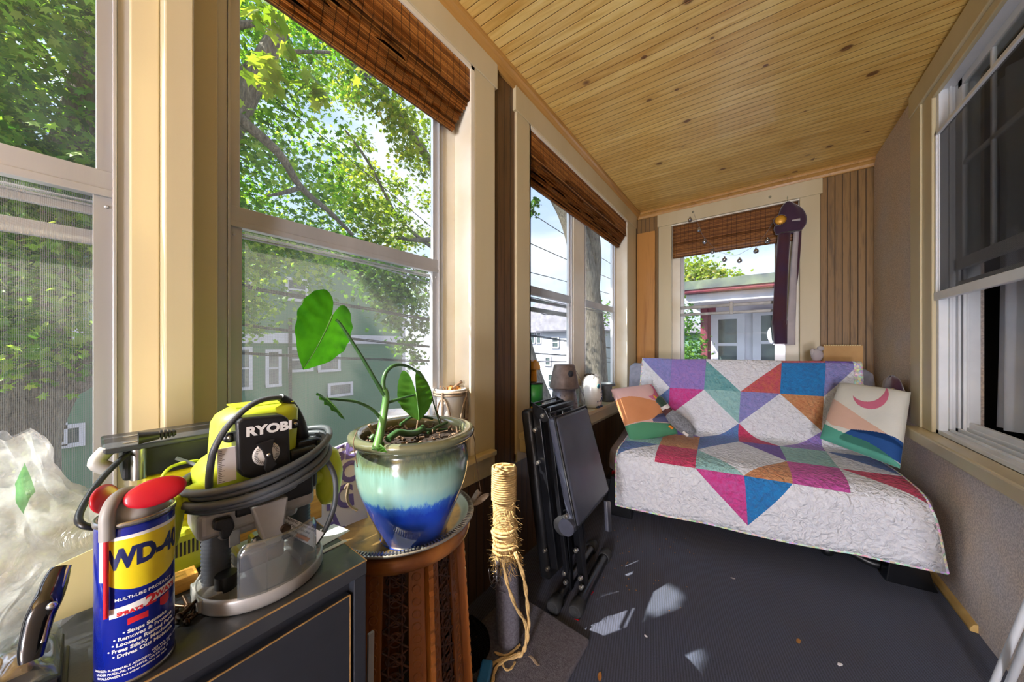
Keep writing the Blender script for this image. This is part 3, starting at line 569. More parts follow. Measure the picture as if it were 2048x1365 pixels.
MB().grid(lambda u, v: (u * 0.975, 0.003 * math.sin(v * 9), 0.345 * (1 - v) + 0.0), 30, 8).build('blind_body', M['blind_x'], r, solid=0.004)
MB().grid(lambda u, v: (0.010 + u * 0.955, -0.014 - 0.006 * math.sin(v * PI), 0.150 * (1 - v)), 30, 6).grid(lambda u, v: (0.006 + u * 0.96, -0.024 + 0.01 * v, 0.060 * (1 - v)), 30, 4).build('folded_stack', M['blind_x'], r, solid=0.004)

# the suction hook / round disc on the glass of window 2
sd = MB().lathe([(0.0, 0.004), (0.02, 0.005), (0.034, 0.001), (0.036, 0.0), (0.0, 0.0)], n=28, T=Matrix.Rotation(PI / 2, 4, 'Y')).build('clear_suction_disc', M['clear'], None, loc=tuple(atx(727, 132, XF + 0.016)))
tag(sd, 'clear round suction disc stuck on the large window glass under the blind', 'suction cup')
# loose plank in the corner
pk = MB().box((-0.0925, -0.01, 0), (0.0925, 0.01, 2.395)).build('wooden_plank', M['plank'], None, bevel=0.002); pk.location = (-0.935, YE - 0.045, 0.002); pk.rotation_euler = (math.radians(-0.4), 0, 0)
tag(pk, 'tall bare pine board standing in the far left corner beside the end window', 'board')
# an added two-tier fill lamp out of view, to brighten the room
r = thing('fill_lamp', (0.48, -3.10, 0.0), 'tall fill lamp with two round shades, added out of view to brighten the porch', 'fill lamp')
MB().lathe([(0.0, 0.0), (0.13, 0.0), (0.13, 0.012), (0.02, 0.02), (0.011, 0.03), (0.011, 1.66), (0.0, 1.66)], n=32).build('base', M['black'], r)
for z in (0.50, 1.46): MB().sphere((0, 0, z), (0.23, 0.23, 0.27), 40, 24).build('fill_shade', M['lamp'], r)
# ------------------------------------------------------------------ outside
LEAF = [(0, -0.5), (0.10, -0.22), (0.42, -0.30), (0.30, -0.02), (0.52, 0.16), (0.22, 0.20), (0.0, 0.56), (-0.22, 0.20), (-0.52, 0.16), (-0.30, -0.02), (-0.42, -0.30), (-0.10, -0.22)]
# points where holes are left in the leaves to shape the sun patches
GAPS = [((-0.489, 1.363, 0), .036), ((-0.455, 1.40, 0), .030), ((-0.520, 1.33, 0), .026), ((-0.355, 1.62, 0), .040), ((-0.345, 1.66, 0), .026), ((-0.42, 1.52, 0), .018), ((-0.56, 1.26, 0), .016), ((-0.475, 1.20, 0), .010),
    ((-0.80, 0.97, 0.665), .040), ((-0.80, 0.97, 0.60), .035), ((-0.79, 0.97, 0.52), .030), ((-0.78, 0.97, 0.44), .045), ((-0.78, 0.97, 0.38), .030), ((-0.66, 0.42, 0.70), .06), ((-0.62, 0.50, 0.70), .030), ((-0.645, 0.44, 0.55), .026), ((-0.64, 0.44, 0.45), .026), ((-0.635, 0.44, 0.35), .026), ((-0.63, 0.44, 0.25), .026),
    ((-0.72, 0.45, 0.95), .05), ((-0.69, 0.50, 0.93), .05), ((-1.06, 1.06, 1.15), .04), ((-1.06, 1.06, 1.35), .05), ((-1.06, 0.95, 0.98), .07), ((-1.07, 3.26, 1.2), .05), ((-1.09, 3.26, 1.5), .04),
    ((-0.693, 0.300, 1.165), .060), ((-0.88, 0.34, 0.83), .045), ((-0.69, 0.29, 0.94), .06), ((-0.72, 0.57, 1.05), .035), ((-0.625, 1.27, 0.44), .030), ((-0.635, 1.255, 0.49), .026), ((-0.645, 1.24, 0.54), .020), ((-0.85, -0.10, 0.97), .08), ((-0.70, 0.30, 0.79), .03), ((-0.72, 0.16, 1.07), .06), ((-0.76, 0.70, 0.71), .05), ((-0.93, 0.62, 0.70), .06), ((-1.02, 2.45, 0.74), .05), ((-0.8, 2.52, 0.62), .03), ((-0.80, 3.18, 1.03), .04), ((-0.97, 2.95, 0.71), .06)]
GAPS = [(Vector(g), r) for g, r in GAPS]
def in_gap(q, extra=0.060): return any((lambda v: (v - SUN * v.dot(SUN)).length)(q - g) < r_ + extra for g, r_ in GAPS)
def foliage(clusters, size, rnd, org=None):
    mb = MB()
    for (c, r, n) in clusters:
        r = r if isinstance(r, tuple) else (r, r, r * 0.8); c = Vector(c)
        for _ in range(n):
            d = Vector((rnd.gauss(0, 0.5), rnd.gauss(0, 0.5), rnd.gauss(0, 0.5))); p = c + Vector((d.x * r[0], d.y * r[1], d.z * r[2]))
            if org is not None and in_gap(p + org): continue
            s = size * rnd.uniform(0.7, 1.25); a = rnd.uniform(0, 2 * PI)
            nrm = Vector((rnd.gauss(0.1, 0.55), rnd.gauss(0, 0.55), rnd.uniform(0.25, 1.0))).normalized(); u = nrm.orthogonal().normalized(); w = nrm.cross(u)
            ca, sa = math.cos(a) * s, math.sin(a) * s
            mb.add([p + u * (x * ca - y * sa) + w * (x * sa + y * ca) - Vector((0, 0, 0.18 * s * (x * x + y * y) * 2)) for x, y in LEAF], [tuple(range(12))])
    return mb
def branches(mb, items):
    for pts, r0, r1 in items:
        P = smooth(pts, 5); n = len(P); mb.tube(P, [r0 + (r1 - r0) * i / (n - 1) for i in range(n)], 8)
rnd = random.Random(11)
GZ = -3.3
# ---- the near maple filling windows 1 and 2
ta = thing('maple_tree', (-5.2, -0.5, GZ), 'large green maple with dark trunk and limbs filling the two near windows', 'tree', 'street trees outside the porch')
off = Vector((-5.2, -0.5, GZ)); L = lambda p: Vector(p) - off
tr = MB()
t0 = atx(20, 830, -5.2); fork = atx(70, 770, -5.2)
branches(tr, [([(-5.2 - off.x, t0.y - off.y - 0.1, 0), L(atx(10, 1050, -5.2)), L(atx(18, 880, -5.2)), L(fork)], 0.30, 0.26),
    ([L(fork), L(atx(135, 755, -5.2)), L(atx(200, 706, -5.2)), L(atx(330, 560, -5.0)), L(atx(470, 240, -4.6)), L(atx(560, 60, -4.4))], 0.20, 0.09),
    ([L(fork), L(atx(60, 640, -5.3)), L(atx(120, 420, -5.4)), L(atx(200, 120, -5.4)), L(atx(240, -200, -5.2))], 0.26, 0.12),
    ([L(fork), L(atx(-80, 560, -5.2)), L(atx(-160, 300, -5.0)), L(atx(-200, -200, -4.6))], 0.22, 0.10),
    ([L(atx(440, 205, -4.1)), L(atx(500, 255, -4.15)), L(atx(560, 310, -4.2)), L(atx(602, 375, -4.3)), L(atx(660, 425, -4.4)), L(atx(705, 470, -4.5))], 0.060, 0.022),
    ([L(atx(602, 375, -4.3)), L(atx(570, 385, -4.2)), L(atx(535, 392, -4.2))], 0.03, 0.012),
    ([L(atx(440, 62, -4.6)), L(atx(480, 50, -4.6)), L(atx(525, 45, -4.6)), L(atx(560, 38, -4.5))], 0.05, 0.02),
    ([L(atx(440, 190, -4.6)), L(atx(500, 130, -4.6)), L(atx(560, 105, -4.6)), L(atx(660, 105, -4.6))], 0.045, 0.02),
    ([L(atx(440, 80, -4.6)), L(atx(475, 170, -4.6)), L(atx(520, 110, -4.6))], 0.05, 0.03)])
tr.build('trunk', M['bark'], ta)
cl = []
# window 1: dense, few sky gaps
for px in range(-220, 330, 42):
    for py in range(-320, 720, 44):
        if (20 < px < 110 and 60 < py < 150) and rnd.random() < 0.7: continue
        if (20 < px < 80 and 200 < py < 290) and rnd.random() < 0.5: continue
        if px > 120 and py > 560: continue
        if rnd.random() < (0.40 if py < 380 else 0.22): continue
        X = rnd.uniform(-6.2, -4.2); cl.append((L(atx(px + rnd.uniform(-20, 20), py + rnd.uniform(-20, 20), X)), 0.40, 120))
for px in range(360, 700, 36):
    for py in range(-40, 640, 40):
        if 480 < px < 540 and 50 < py < 120: continue
        if px > 600 and 180 < py < 330 and rnd.random() < 0.6: continue
        if py > 560 and px > 560: continue
        if py > 520 and px > 640: continue
        if py > 460 and rnd.random() < 0.25: continue
        if rnd.random() < 0.12: continue
        X = rnd.uniform(-6.6, -4.6); cl.append((L(atx(px + rnd.uniform(-16, 16), py + rnd.uniform(-16, 16), X)), 0.36, 105))
for px, py in ((455, 470), (480, 480), (510, 475), (540, 490), (575, 500), (600, 520), (470, 520), (500, 540), (455, 560), (520, 520), (490, 600), (470, 640), (500, 660), (455, 610), (640, 520), (610, 480)): cl.append((L(atx(px, py, rnd.uniform(-5.6, -4.8))), 0.30, 110))
foliage(cl, 0.078, rnd, off).build('foliage', M['foliage_a'], ta)
# added leaf layer out of view: blocks the sun, with holes shaping the sun patches
sw = MB(); su = SUN.orthogonal().normalized(); sv = SUN.cross(su)
for i in range(9000):
    tgt = Vector((-1.13, rnd.uniform(-1.1, 3.5), rnd.uniform(0.45, 2.55))); c = tgt - SUN * rnd.uniform(6.0, 7.6); s = 0.10 * rnd.uniform(0.8, 1.2)
    if in_gap(c): continue
    nrm = (-SUN + Vector((rnd.gauss(0, .35), rnd.gauss(0, .35), rnd.gauss(0, .35)))).normalized(); u = nrm.orthogonal().normalized(); w_ = nrm.cross(u); a = rnd.uniform(0, 2 * PI); ca, sa = math.cos(a) * s, math.sin(a) * s; c = L(c)
    sw.add([c + u * (x * ca - y * sa) + w_ * (x * sa + y * ca) for x, y in LEAF], [tuple(range(12))])
sw.build('added_shade_leaves', M['foliage_a'], ta)
# a low sprig near the glass with big leaves
cl = [(L(atx(545, 165, -3.3)), 0.16, 16), (L(atx(525, 120, -3.3)), 0.12, 9), (L(atx(600, 145, -3.3)), 0.20, 20), (L(atx(635, 190, -3.3)), 0.12, 8), (L(atx(560, 40, -3.3)), 0.2, 14), (L(atx(505, 15, -3.3)), 0.12, 8), (L(atx(720, 150, -3.3)), 0.10, 4)]
foliage(cl, 0.16, rnd, off).build('near_sprig', M['foliage_c'], ta)
# ---- second maple, further along, paler, more sky
tb = thing('maple_tree', (-7.5, 6.2, GZ), 'paler yellowing maple seen in the right half of the large window against the sky', 'tree', 'street trees outside the porch')
off = Vector((-7.5, 6.2, GZ)); L = lambda p: Vector(p) - off
cl = []
for px, py, r, n in [(690, 130, .55, 220), (740, 180, .5, 200), (790, 215, .5, 200), (850, 260, .6, 240), (700, 190, .4, 150), (850, 330, .5, 200), (815, 300, .35, 120), (805, 250, .4, 150), (860, 400, .4, 120), (790, 370, .4, 140), (760, 410, .45, 180), (720, 420, .5, 200), (740, 470, .5, 220), (790, 440, .45, 180), (800, 480, .5, 200), (700, 330, .4, 150), (735, 350, .35, 120), (720, 285, .3, 90), (690, 380, .5, 200), (840, 470, .4, 120), (640, 60, .5, 150), (610, 30, .5, 150)]:
    cl.append((L(atx(px, py, rnd.uniform(-8.6, -6.4))), r * 1.15, int(n * 1.5)))
foliage(cl, 0.12, rnd).build('foliage', M['foliage_c'], tb)
cl = []
for px, py, r, n in [(720, 520, .5, 240), (770, 540, .55, 260), (820, 560, .5, 240), (840, 600, .5, 220), (800, 600, .5, 240), (760, 585, .45, 190), (840, 650, .4, 170), (815, 690, .3, 110), (830, 720, .25, 70), (850, 540, .4, 150), (680, 500, .45, 200), (740, 560, .4, 160), (780, 640, .35, 100)]:
    cl.append((L(atx(px, py, rnd.uniform(-8.2, -6.6))), r * 1.15, int(n * 1.4)))
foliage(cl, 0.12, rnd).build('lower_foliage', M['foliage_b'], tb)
tr = MB()
branches(tr, [([(0, 0, 0), (0.1, -0.1, 2.5), L(atx(990, 560, -7.4)), L(atx(940, 440, -7.4)), L(atx(870, 340, -7.2)), L(atx(790, 220, -7.0)), L(atx(700, 120, -6.8))], 0.26, 0.05), ([L(atx(940, 470, -7.4)), L(atx(850, 480, -7.3)), L(atx(790, 475, -7.2))], 0.10, 0.04), ([L(atx(870, 500, -7.4)), L(atx(800, 440, -7.2)), L(atx(740, 330, -7.0)), L(atx(690, 260, -7.0))], 0.05, 0.02)])
tr.build('trunk', M['bark'], tb)
# ---- big leaning trunk seen through the paired windows
tc_ = thing('street_tree', (-4.3, 9.3, GZ), 'thick leaning tree trunk with furrowed bark seen through the far paired window', 'tree')
off = Vector((-4.3, 9.3, GZ)); L = lambda p: Vector(p) - off
tr = MB()
def D(px, py, d):   # a place d metres deep along the view
    r_ = ray(px, py); return O + r_ * d
branches(tr, [([L(D(1196, 1080, 6.2)), L(D(1194, 900, 6.2)), L(D(1190, 780, 6.2)), L(D(1182, 640, 6.2)), L(D(1168, 540, 6.1)), L(D(1146, 450, 6.0)), L(D(1118, 390, 5.9)), L(D(1070, 320, 5.8)), L(D(1000, 230, 5.6))], 0.30, 0.17),
    ([L(D(1178, 600, 6.2)), L(D(1186, 520, 6.2)), L(D(1180, 440, 6.1)), L(D(1172, 330, 6.0)), L(D(1160, 200, 6.0))], 0.19, 0.12),
    ([L(D(1140, 900, 5.5)), L(D(1090, 800, 5.5)), L(D(1064, 730, 5.5)), L(D(1046, 660, 5.5)), L(D(1030, 560, 5.5))], 0.13, 0.09)])
tr.build('trunk', M['bark'], tc_)
foliage([(L(D(1070, 405, 6)), .12, 30), (L(D(1066, 425, 6)), .10, 24), (L(D(1213, 640, 9)), .5, 160), (L(D(1222, 620, 9)), .3, 80), (L(D(1100, 250, 5.8)), .8, 200), (L(D(1000, 160, 5.6)), .9, 260)], 0.09, rnd).build('foliage', M['foliage_b'], tc_)

# ---- street, lawn, and the green house opposite
S('ground', MB().add([(-60, -40, GZ), (14, -40, GZ), (14, 60, GZ), (-60, 60, GZ)], [(0, 1, 2, 3)]), M['asphalt'])
lw = MB().box((-12.2, -9, GZ), (-10.2, 12, GZ + 0.05)).build('lawn_strip', M['lawn'], None); tag(lw, 'strip of green lawn along the far side of the street', 'lawn')
kb = MB().box((-10.2, -9, GZ), (-10.0, 12, GZ + 0.12)).build('street_kerb', M['concrete'], None); tag(kb, 'pale kerb along the far side of the street', 'kerb')
def win(par, X, y0, y1, z0, z1, name='window', off=(0, 0, 0), fw=0.09, bars=True, ax='x', sgn=1):
    """a window on a facade that faces +X (ax x) or -Y (ax y)"""
    def bx(m, a0, a1, c0, c1, d0, d1):
        p = (X + sgn * d0, a0, c0) if ax == 'x' else (a0, X + sgn * d0, c0); q = (X + sgn * d1, a1, c1) if ax == 'x' else (a1, X + sgn * d1, c1)
        m.box(Vector(p) - Vector(off), Vector(q) - Vector(off))
    m = MB()
    bx(m, y0 - fw, y0, z0 - fw, z1 + fw, 0, 0.06); bx(m, y1, y1 + fw, z0 - fw, z1 + fw, 0, 0.06); bx(m, y0, y1, z1, z1 + fw, 0, 0.06); bx(m, y0 - fw, y1 + fw, z0 - fw, z0, 0, 0.08)
    if bars: bx(m, y0, y1, (z0 + z1) / 2 - 0.03, (z0 + z1) / 2 + 0.03, 0.0, 0.045)
    f = m.build(name, M['extwhite'], par); m = MB(); bx(m, y0, y1, z0, z1, 0.005, 0.025); m.build('pane', M['extpane'], f); return f
GX = -12.5; hb = Vector((GX, 0.0, GZ))
gh = thing('green_house', tuple(hb), 'green clapboard house with white trimmed windows across the street', 'house')
p0 = atx(452, 672, GX); zb_ = p0.z
m = MB().box((0, -9, 0), (-6, 8.5, 8.5)); m.build('walls', M['greensiding'], gh)
MB().box((0.0, -2, zb_ - 0.22 - GZ), (0.10, 8.6, zb_ + 0.12 - GZ)).box((0.0, 8.4, 0), (0.06, 8.55, 8.5)).build('trim_band', M['extwhite'], gh)
for a, b in (((450, 700), (497, 774)), ((537, 705), (556, 768)), ((582, 700), (620, 738)), ((640, 692), (675, 738)), ((455, 520), (497, 590)), ((576, 560), (610, 600))):
    q = atx(a[0], a[1], GX); r_ = atx(b[0], b[1], GX); win(gh, GX, q.y, r_.y, r_.z, q.z, off=hb)
for a, b in (((92, 858), (122, 884)), ((128, 858), (158, 884)), ((660, 772), (700, 786))):
    q = atx(a[0], a[1], GX); r_ = atx(b[0], b[1], GX); win(gh, GX, q.y, r_.y, r_.z, q.z, 'basement_window', off=hb, bars=False)
dq = atx(578, 700, GX); MB().cyl((0.12, dq.y, 0), (0.12, dq.y, 5.4), 0.05, 8).build('drainpipe', M['wire'], gh)
MB().box((0.02, -9, 0), (0.10, 8.5, 0.75)).build('foundation', M['concrete'], gh)
# ---- pale houses seen through the paired windows
def house(name, label, c0, c1, mat, roof, wins, rz=0.0):
    (x0, y0), (x1, y1) = c0, c1[:2]; zt = c1[2]; rt = c1[3]; off = Vector((x0, y0, GZ)); h = thing(name, tuple(off), label, 'house')
    MB().box((0, 0, 0), (x1 - x0, y1 - y0, zt - GZ)).build('walls', mat, h)
    a, b = x1 - x0, y1 - y0; z = zt - GZ; e = 0.35
    MB().add([(-e * (1 if a > 0 else -1), -e, z - 0.05), (a + e * (1 if a > 0 else -1), -e, z - 0.05), (a + e * (1 if a > 0 else -1), b + e, z - 0.05), (-e * (1 if a > 0 else -1), b + e, z - 0.05), (a / 2, -e, z + rt), (a / 2, b + e, z + rt)], [(0, 1, 4), (3, 5, 2), (0, 4, 5, 3), (1, 2, 5, 4)]).build('roof', roof, h, solid=0.12)
    return h, off
# gable-side walls facing the porch (facing -Y)
hA = aty(1056, 622, 24.0); hB = aty(1134, 622, 24.0)
h, off = house('pale_house', 'pale grey house with shingled roof and skylight seen through the left far pane', (hA.x - 4, 26.5), (hB.x + 0.8, 34.0, aty(1100, 664, 26.5).z, 3.4), M['whitesiding'], M['greyroof'], [])
MB().add([tuple(aty(1094, 640, 27.6) - off), tuple(aty(1106, 634, 28.0) - off), tuple(aty(1102, 622, 29.0) - off), tuple(aty(1092, 626, 28.6) - off)], [(0, 1, 2, 3)]).build('skylight', M['extpane'], h, solid=0.1)
for a, b in (((1062, 655), (1069, 686)), ((1074, 656), (1081, 686))):
    q = aty(a[0], a[1], 26.5); r_ = aty(b[0], b[1], 26.5); win(h, 26.5, q.x, r_.x, r_.z, q.z, off=off, ax='y', sgn=-1)
wA = aty(1086, 660, 19.0); wB = aty(1150, 660, 19.0)
h, off = house('white_house', 'small white clapboard house in sunlight beyond the far left pane', (wA.x, 19.0), (wB.x + 1.2, 25.6, aty(1100, 662, 19.0).z, 1.6), M['whitesiding'], M['greyroof'], [])
for a, b in (((1106, 676), (1116, 694)), ((1098, 750), (1112, 775)), ((1092, 716), (1100, 730))):
    q = aty(a[0], a[1], 19); r_ = aty(b[0], b[1], 19); win(h, 19.0, q.x, r_.x, r_.z, q.z, off=off, ax='y', sgn=-1)
gA = aty(1185, 700, 21.0)
h, off = house('grey_house', 'distant house with a green painted wall behind the leaning trunk', (gA.x + 3.0, 21.0), (gA.x + 6.5, 26.0, 2.0, 1.4), M['greensiding'], M['greyroof'], [])
# ---- neighbour building beyond the end window
NY = 8.0; na = aty(1399, 720, NY); nb_ = aty(1800, 720, NY); off = Vector((na.x, NY, GZ))
nh = thing('neighbour_building', tuple(off), 'white neighbouring building with dark roof edge and maroon gutter beyond the end window', 'building')
zt = aty(1420, 612, NY).z
MB().box((0.10, 0, 0), (6, 5, zt - GZ)).build('walls', M['extwhite'], nh)
zs = aty(1372, 590, NY - 0.9); zc_ = aty(1372, 606, NY - 0.9)
MB().box((zs.x - off.x, -0.9, zc_.z - GZ - 0.02), (6.2, 5, zs.z - GZ)).build('soffit_beam', M['extwhite'], nh, bevel=0.02)
MB().box((zs.x - off.x - 0.05, -1.02, zs.z - GZ), (6.3, -0.85, zs.z - GZ + 0.17)).build('gutter', M['maroon'], nh, bevel=0.03)
e0 = zs.x - off.x - 0.08; z0 = zs.z - GZ + 0.15
MB().add([(e0, -1.05, z0), (6.4, -1.05, z0), (6.4, 3, z0 + 0.55), (e0, 3, z0 + 0.55)], [(0, 1, 2, 3)]).build('roof', M['darkroof'], nh, solid=0.16)
dA = aty(1409, 650, NY - 0.1); MB().box((dA.x - off.x - 0.07, -0.16, 0), (dA.x - off.x + 0.06, -0.05, zt - GZ)).build('downspout', M['maroon'], nh, bevel=0.02)
MB().box((0.10, -0.05, 0), (0.30, 0.0, zt - GZ)).build('corner_board', M['maroon'], nh)
for a, b in (((1437, 640), (1474, 740)), ((1522, 632), (1563, 740)), ((1600, 630), (1660, 740))):
    q = aty(a[0], a[1], NY); r_ = aty(b[0], b[1], NY); win(nh, NY, q.x, r_.x, r_.z, q.z, off=off, ax='y', sgn=-1, fw=0.13)
td = thing('maple_tree', (aty(1420, 560, 16).x, 16, GZ), 'distant yellow-green tree rising behind the neighbouring roof', 'tree')
off = Vector(td.location); L = lambda p: Vector(p) - off
MB().cyl((0, 0, 0), (0, 0, 5.5), 0.2, 10, 0, 0.1).build('trunk', M['bark'], td)
foliage([(L(aty(x, y, 16)), r, n) for x, y, r, n in ((1385, 548, .7, 260), (1400, 540, .7, 260), (1420, 550, .7, 260), (1440, 560, .6, 220), (1465, 562, .5, 160), (1380, 580, .9, 300), (1360, 540, .8, 260), (1410, 575, .8, 260))], 0.16, rnd).build('foliage', M['foliage_c'], td)
te = thing('green_shrub', (aty(1380, 700, 6.4).x, 6.4, GZ), 'leafy green shrub between the end window and the maroon downspout', 'shrub')
off = Vector(te.location); L = lambda p: Vector(p) - off
MB().cyl((0, 0, 0), (0, 0, 4.2), 0.07, 10, 0, 0.03).build('stem', M['bark'], te)
foliage([(L(aty(x, y, rnd.uniform(6.1, 6.7))), r, n) for x, y, r, n in ((1375, 660, .22, 150), (1385, 690, .25, 190), (1372, 715, .25, 190), (1390, 720, .22, 150), (1375, 740, .3, 200), (1378, 640, .16, 80), (1380, 615, .12, 50))], 0.06, rnd).build('foliage', M['foliage_b'], te)
# ---- utility cables
def cable(label, pts, r, mat='wire', n=3):
    P = [O + ray(x, y) * d for x, y, d in pts]; m = MB()
    P = [P[0] + (P[1] - P[0]) * -1.5] + P + [P[-1] + (P[-1] - P[-2]) * 1.0]
    P = smooth(P, 10)
    if n > 1:
        for k in range(n):
            m.tube([p + Vector((0, r * 1.7 * math.cos(2 * PI * k / n + i * 0.6), r * 1.7 * math.sin(2 * PI * k / n + i * 0.6))) for i, p in enumerate(P)], r, 6)
    else: m.tube(P, r, 6)
    o = m.build('utility_cable', M[mat], None); tag(o, label, 'cable', None); return o
cable('thick twisted cable bundle crossing the near window just under its screen top', [(0, 470, 3.0), (200, 512, 3.3), (452, 566, 3.8), (850, 638, 5.6), (1130, 682, 9.5)], 0.011)
cable('second twisted cable down, passing behind the large heart-shaped leaf', [(0, 580, 3.0), (198, 607, 3.3), (450, 645, 3.8), (850, 693, 5.6), (1130, 711, 9.5)], 0.008)
cable('lowest cable across the near windows, level with the windows of the green house', [(0, 678, 3.0), (198, 688, 3.3), (450, 705, 3.8), (850, 722, 5.6), (1130, 724, 9.5)], 0.008)
cable('thin cable rising through the leaves in the lower part of the large window', [(560, 462, 4.4), (640, 498, 4.6), (852, 564, 5.6)], 0.006, 'wiresilver', 2)
cable('thin sky cable, topmost in the far left pane', [(1060, 425, 8), (1130, 470, 9.5), (1225, 530, 13)], 0.010, 'wire', 1)
cable('thin sky cable, second from the top in the far left pane', [(1060, 487, 8), (1130, 518, 9.5), (1225, 560, 13)], 0.010, 'wire', 1)
cable('thin sky cable, third from the top in the far left pane', [(1060, 545, 8), (1130, 563, 9.5), (1225, 590, 13)], 0.010, 'wire', 1)
cable('sagging cable in front of the grey shingled roof', [(1057, 617, 8), (1095, 629, 9), (1130, 627, 9.5)], 0.012, 'wire', 2)
cable('thin cable running high among the maple leaves of the large window', [(560, 205, 4.4), (700, 320, 5), (860, 452, 6)], 0.006, 'wire', 1)
# ------------------------------------------------------------------ futon, quilt, cushions
FO = Vector((-0.745, 2.16, 0)); FU = Vector((0.988, 0.155, 0)); FV = Vector((-0.155, 0.988, 0)); FANG = math.atan2(0.155, 0.988)
def fw(u, t, z): return FO + FU * u + FV * t + Vector((0, 0, z))
ft = thing('futon', tuple(FO), 'grey futon sofa with black metal frame against the end wall, mostly hidden under the quilt', 'sofa', None, FANG)
def slab(profile, u0, u1, name, mat, r=0.03):
    """a padded slab: a side profile in (t, z) carried from u0 to u1 with rounded ends"""
    mb = MB(); n = len(profile)
    ct = sum(p[0] for p in profile) / n; cz = sum(p[1] for p in profile) / n; secs = [(u0, 0.80), (u0 + 0.012, 0.93), (u0 + 0.035, 1.0), (u1 - 0.035, 1.0), (u1 - 0.012, 0.93), (u1, 0.80)]
    v = []
    for u, k in secs:
        for t_, z_ in profile:
            dt, dz = t_ - ct, z_ - cz; L_ = math.hypot(dt, dz); sh = min(0.03, L_ * (1 - k)); v.append((u, t_ - dt / L_ * sh, z_ - dz / L_ * sh))
    f = [(i * n + k, i * n + (k + 1) % n, (i + 1) * n + (k + 1) % n, (i + 1) * n + k) for i in range(5) for k in range(n)] + [tuple(range(n)), tuple(range(6 * n - 1, 5 * n - 1, -1))]
    mb.add(v, f, 0, True); return mb.build(name, mat, ft, bevel=0.0)
slab([(0.005, 0.33), (-0.005, 0.38), (0.01, 0.44), (0.05, 0.462), (0.35, 0.468), (0.70, 0.465), (0.74, 0.42), (0.74, 0.34), (0.70, 0.325), (0.05, 0.315)], -0.055, 1.44, 'seat_mattress', M['taupe'])
slab([(0.720, 0.47), (0.765, 0.62), (0.830, 0.84), (0.885, 0.985), (0.900, 1.012), (0.93, 1.02), (0.965, 0.98), (0.96, 0.90), (0.90, 0.62), (0.85, 0.42), (0.76, 0.42)], -0.045, 1.555, 'back_mattress', M['greycloth'])
fr = MB()
for z in (0.27,): fr.box((-0.02, 0.04, z), (1.43, 0.08, z + 0.045)); fr.box((-0.02, 0.68, z), (1.43, 0.72, z + 0.045))
for k in range(9): fr.box((0.05 + k * 0.165, 0.05, 0.285), (0.10 + k * 0.165, 0.7, 0.30))
fr.build('frame', M['blacksatin'], ft, bevel=0.004)
for (u, t_) in ((0.0, 0.08), (1.33, 0.08), (0.0, 0.66), (1.33, 0.66)):
    m = MB(); poly = [(-0.04, 0.0), (0.14, 0.0), (0.12, 0.05), (0.07, 0.27), (-0.01, 0.27)]
    if u < 0.5: poly = [(-0.10, 0.0), (0.09, 0.0), (0.05, 0.27), (-0.05, 0.27)]
    m.prism([(u + x, z) for x, z in poly], -t_ - 0.03, -t_ + 0.03, Matrix(((1, 0, 0, 0), (0, 0, -1, 0), (0, 1, 0, 0), (0, 0, 0, 1))))
    m.build('leg', M['blacksatin'], ft, bevel=0.006)
# quilt: rows of patches follow the futon from behind the back over the seat to the hem
V = [(0.935, 1.030), (0.875, 1.052), (0.802, 0.822), (0.728, 0.585), (0.690, 0.500), (0.560, 0.487), (0.220, 0.484), (-0.018, 0.438), (-0.030, 0.190), (-0.032, 0.150)]
ROWV = [0, 1, 2, 3, 5, 6, 7, 8]          # borders between the patch rows
back = [0.070, 0.307, 0.563, 0.809, 1.055, 1.303, 1.480]; knee = [0.000, 0.235, 0.460, 0.700, 0.915, 1.140, 1.405]; hem = [0.000, 0.24, 0.475, 0.715, 0.935, 1.17, 1.442]
# arc length of the control path
vp = smooth([Vector((a, b, 0)) for a, b in V], 14); arc = [0.0]
for a, b in zip(vp, vp[1:]): arc.append(arc[-1] + (b - a).length)
node = [arc[i * 14] for i in range(len(V))]
def path(sv):
    for i in range(len(vp) - 1):
        if arc[i + 1] >= sv or i == len(vp) - 2:
            k = (sv - arc[i]) / max(arc[i + 1] - arc[i], 1e-9); p = vp[i].lerp(vp[i + 1], min(max(k, 0), 1)); return p.x, p.y
def cols(sv):
    a = node[1]; b = node[7]; c_ = node[8]
    if sv <= b: k = max(0, (sv - a) / (b - a)); return [x + (y - x) * k for x, y in zip(back, knee)]
    k = min(1.2, (sv - b) / (c_ - b)); return [x + (y - x) * k for x, y in zip(knee, hem)]
def qpt(ci, sv):
    """ci: column coordinate 0..6"""
    c_ = cols(sv); i = min(int(ci), 5); u = c_[i] + (c_[i + 1] - c_[i]) * (ci - i); t_, z_ = path(sv)
    n1 = mnoise.noise(Vector((u * 4, sv * 4, 0))); n2 = mnoise.noise(Vector((u * 14, sv * 14, 3)))
    ds = max(0, sv - node[7]); z_ += 0.006 * n1; t_ -= 0.006 * n1 + 0.003 * n2 + ds * 0.10 * abs(math.sin(u * 5.1 + 0.4)) * 0.5
    if sv > node[7]: z_ += (0.02 * u - 0.028) * ds / 0.25 + 0.012 * math.sin(u * 4 + 1) * ds
    return (u, t_, z_)
mats = list(Q.keys()); ml_ = [Q[k] for k in mats] + [M['binding']]
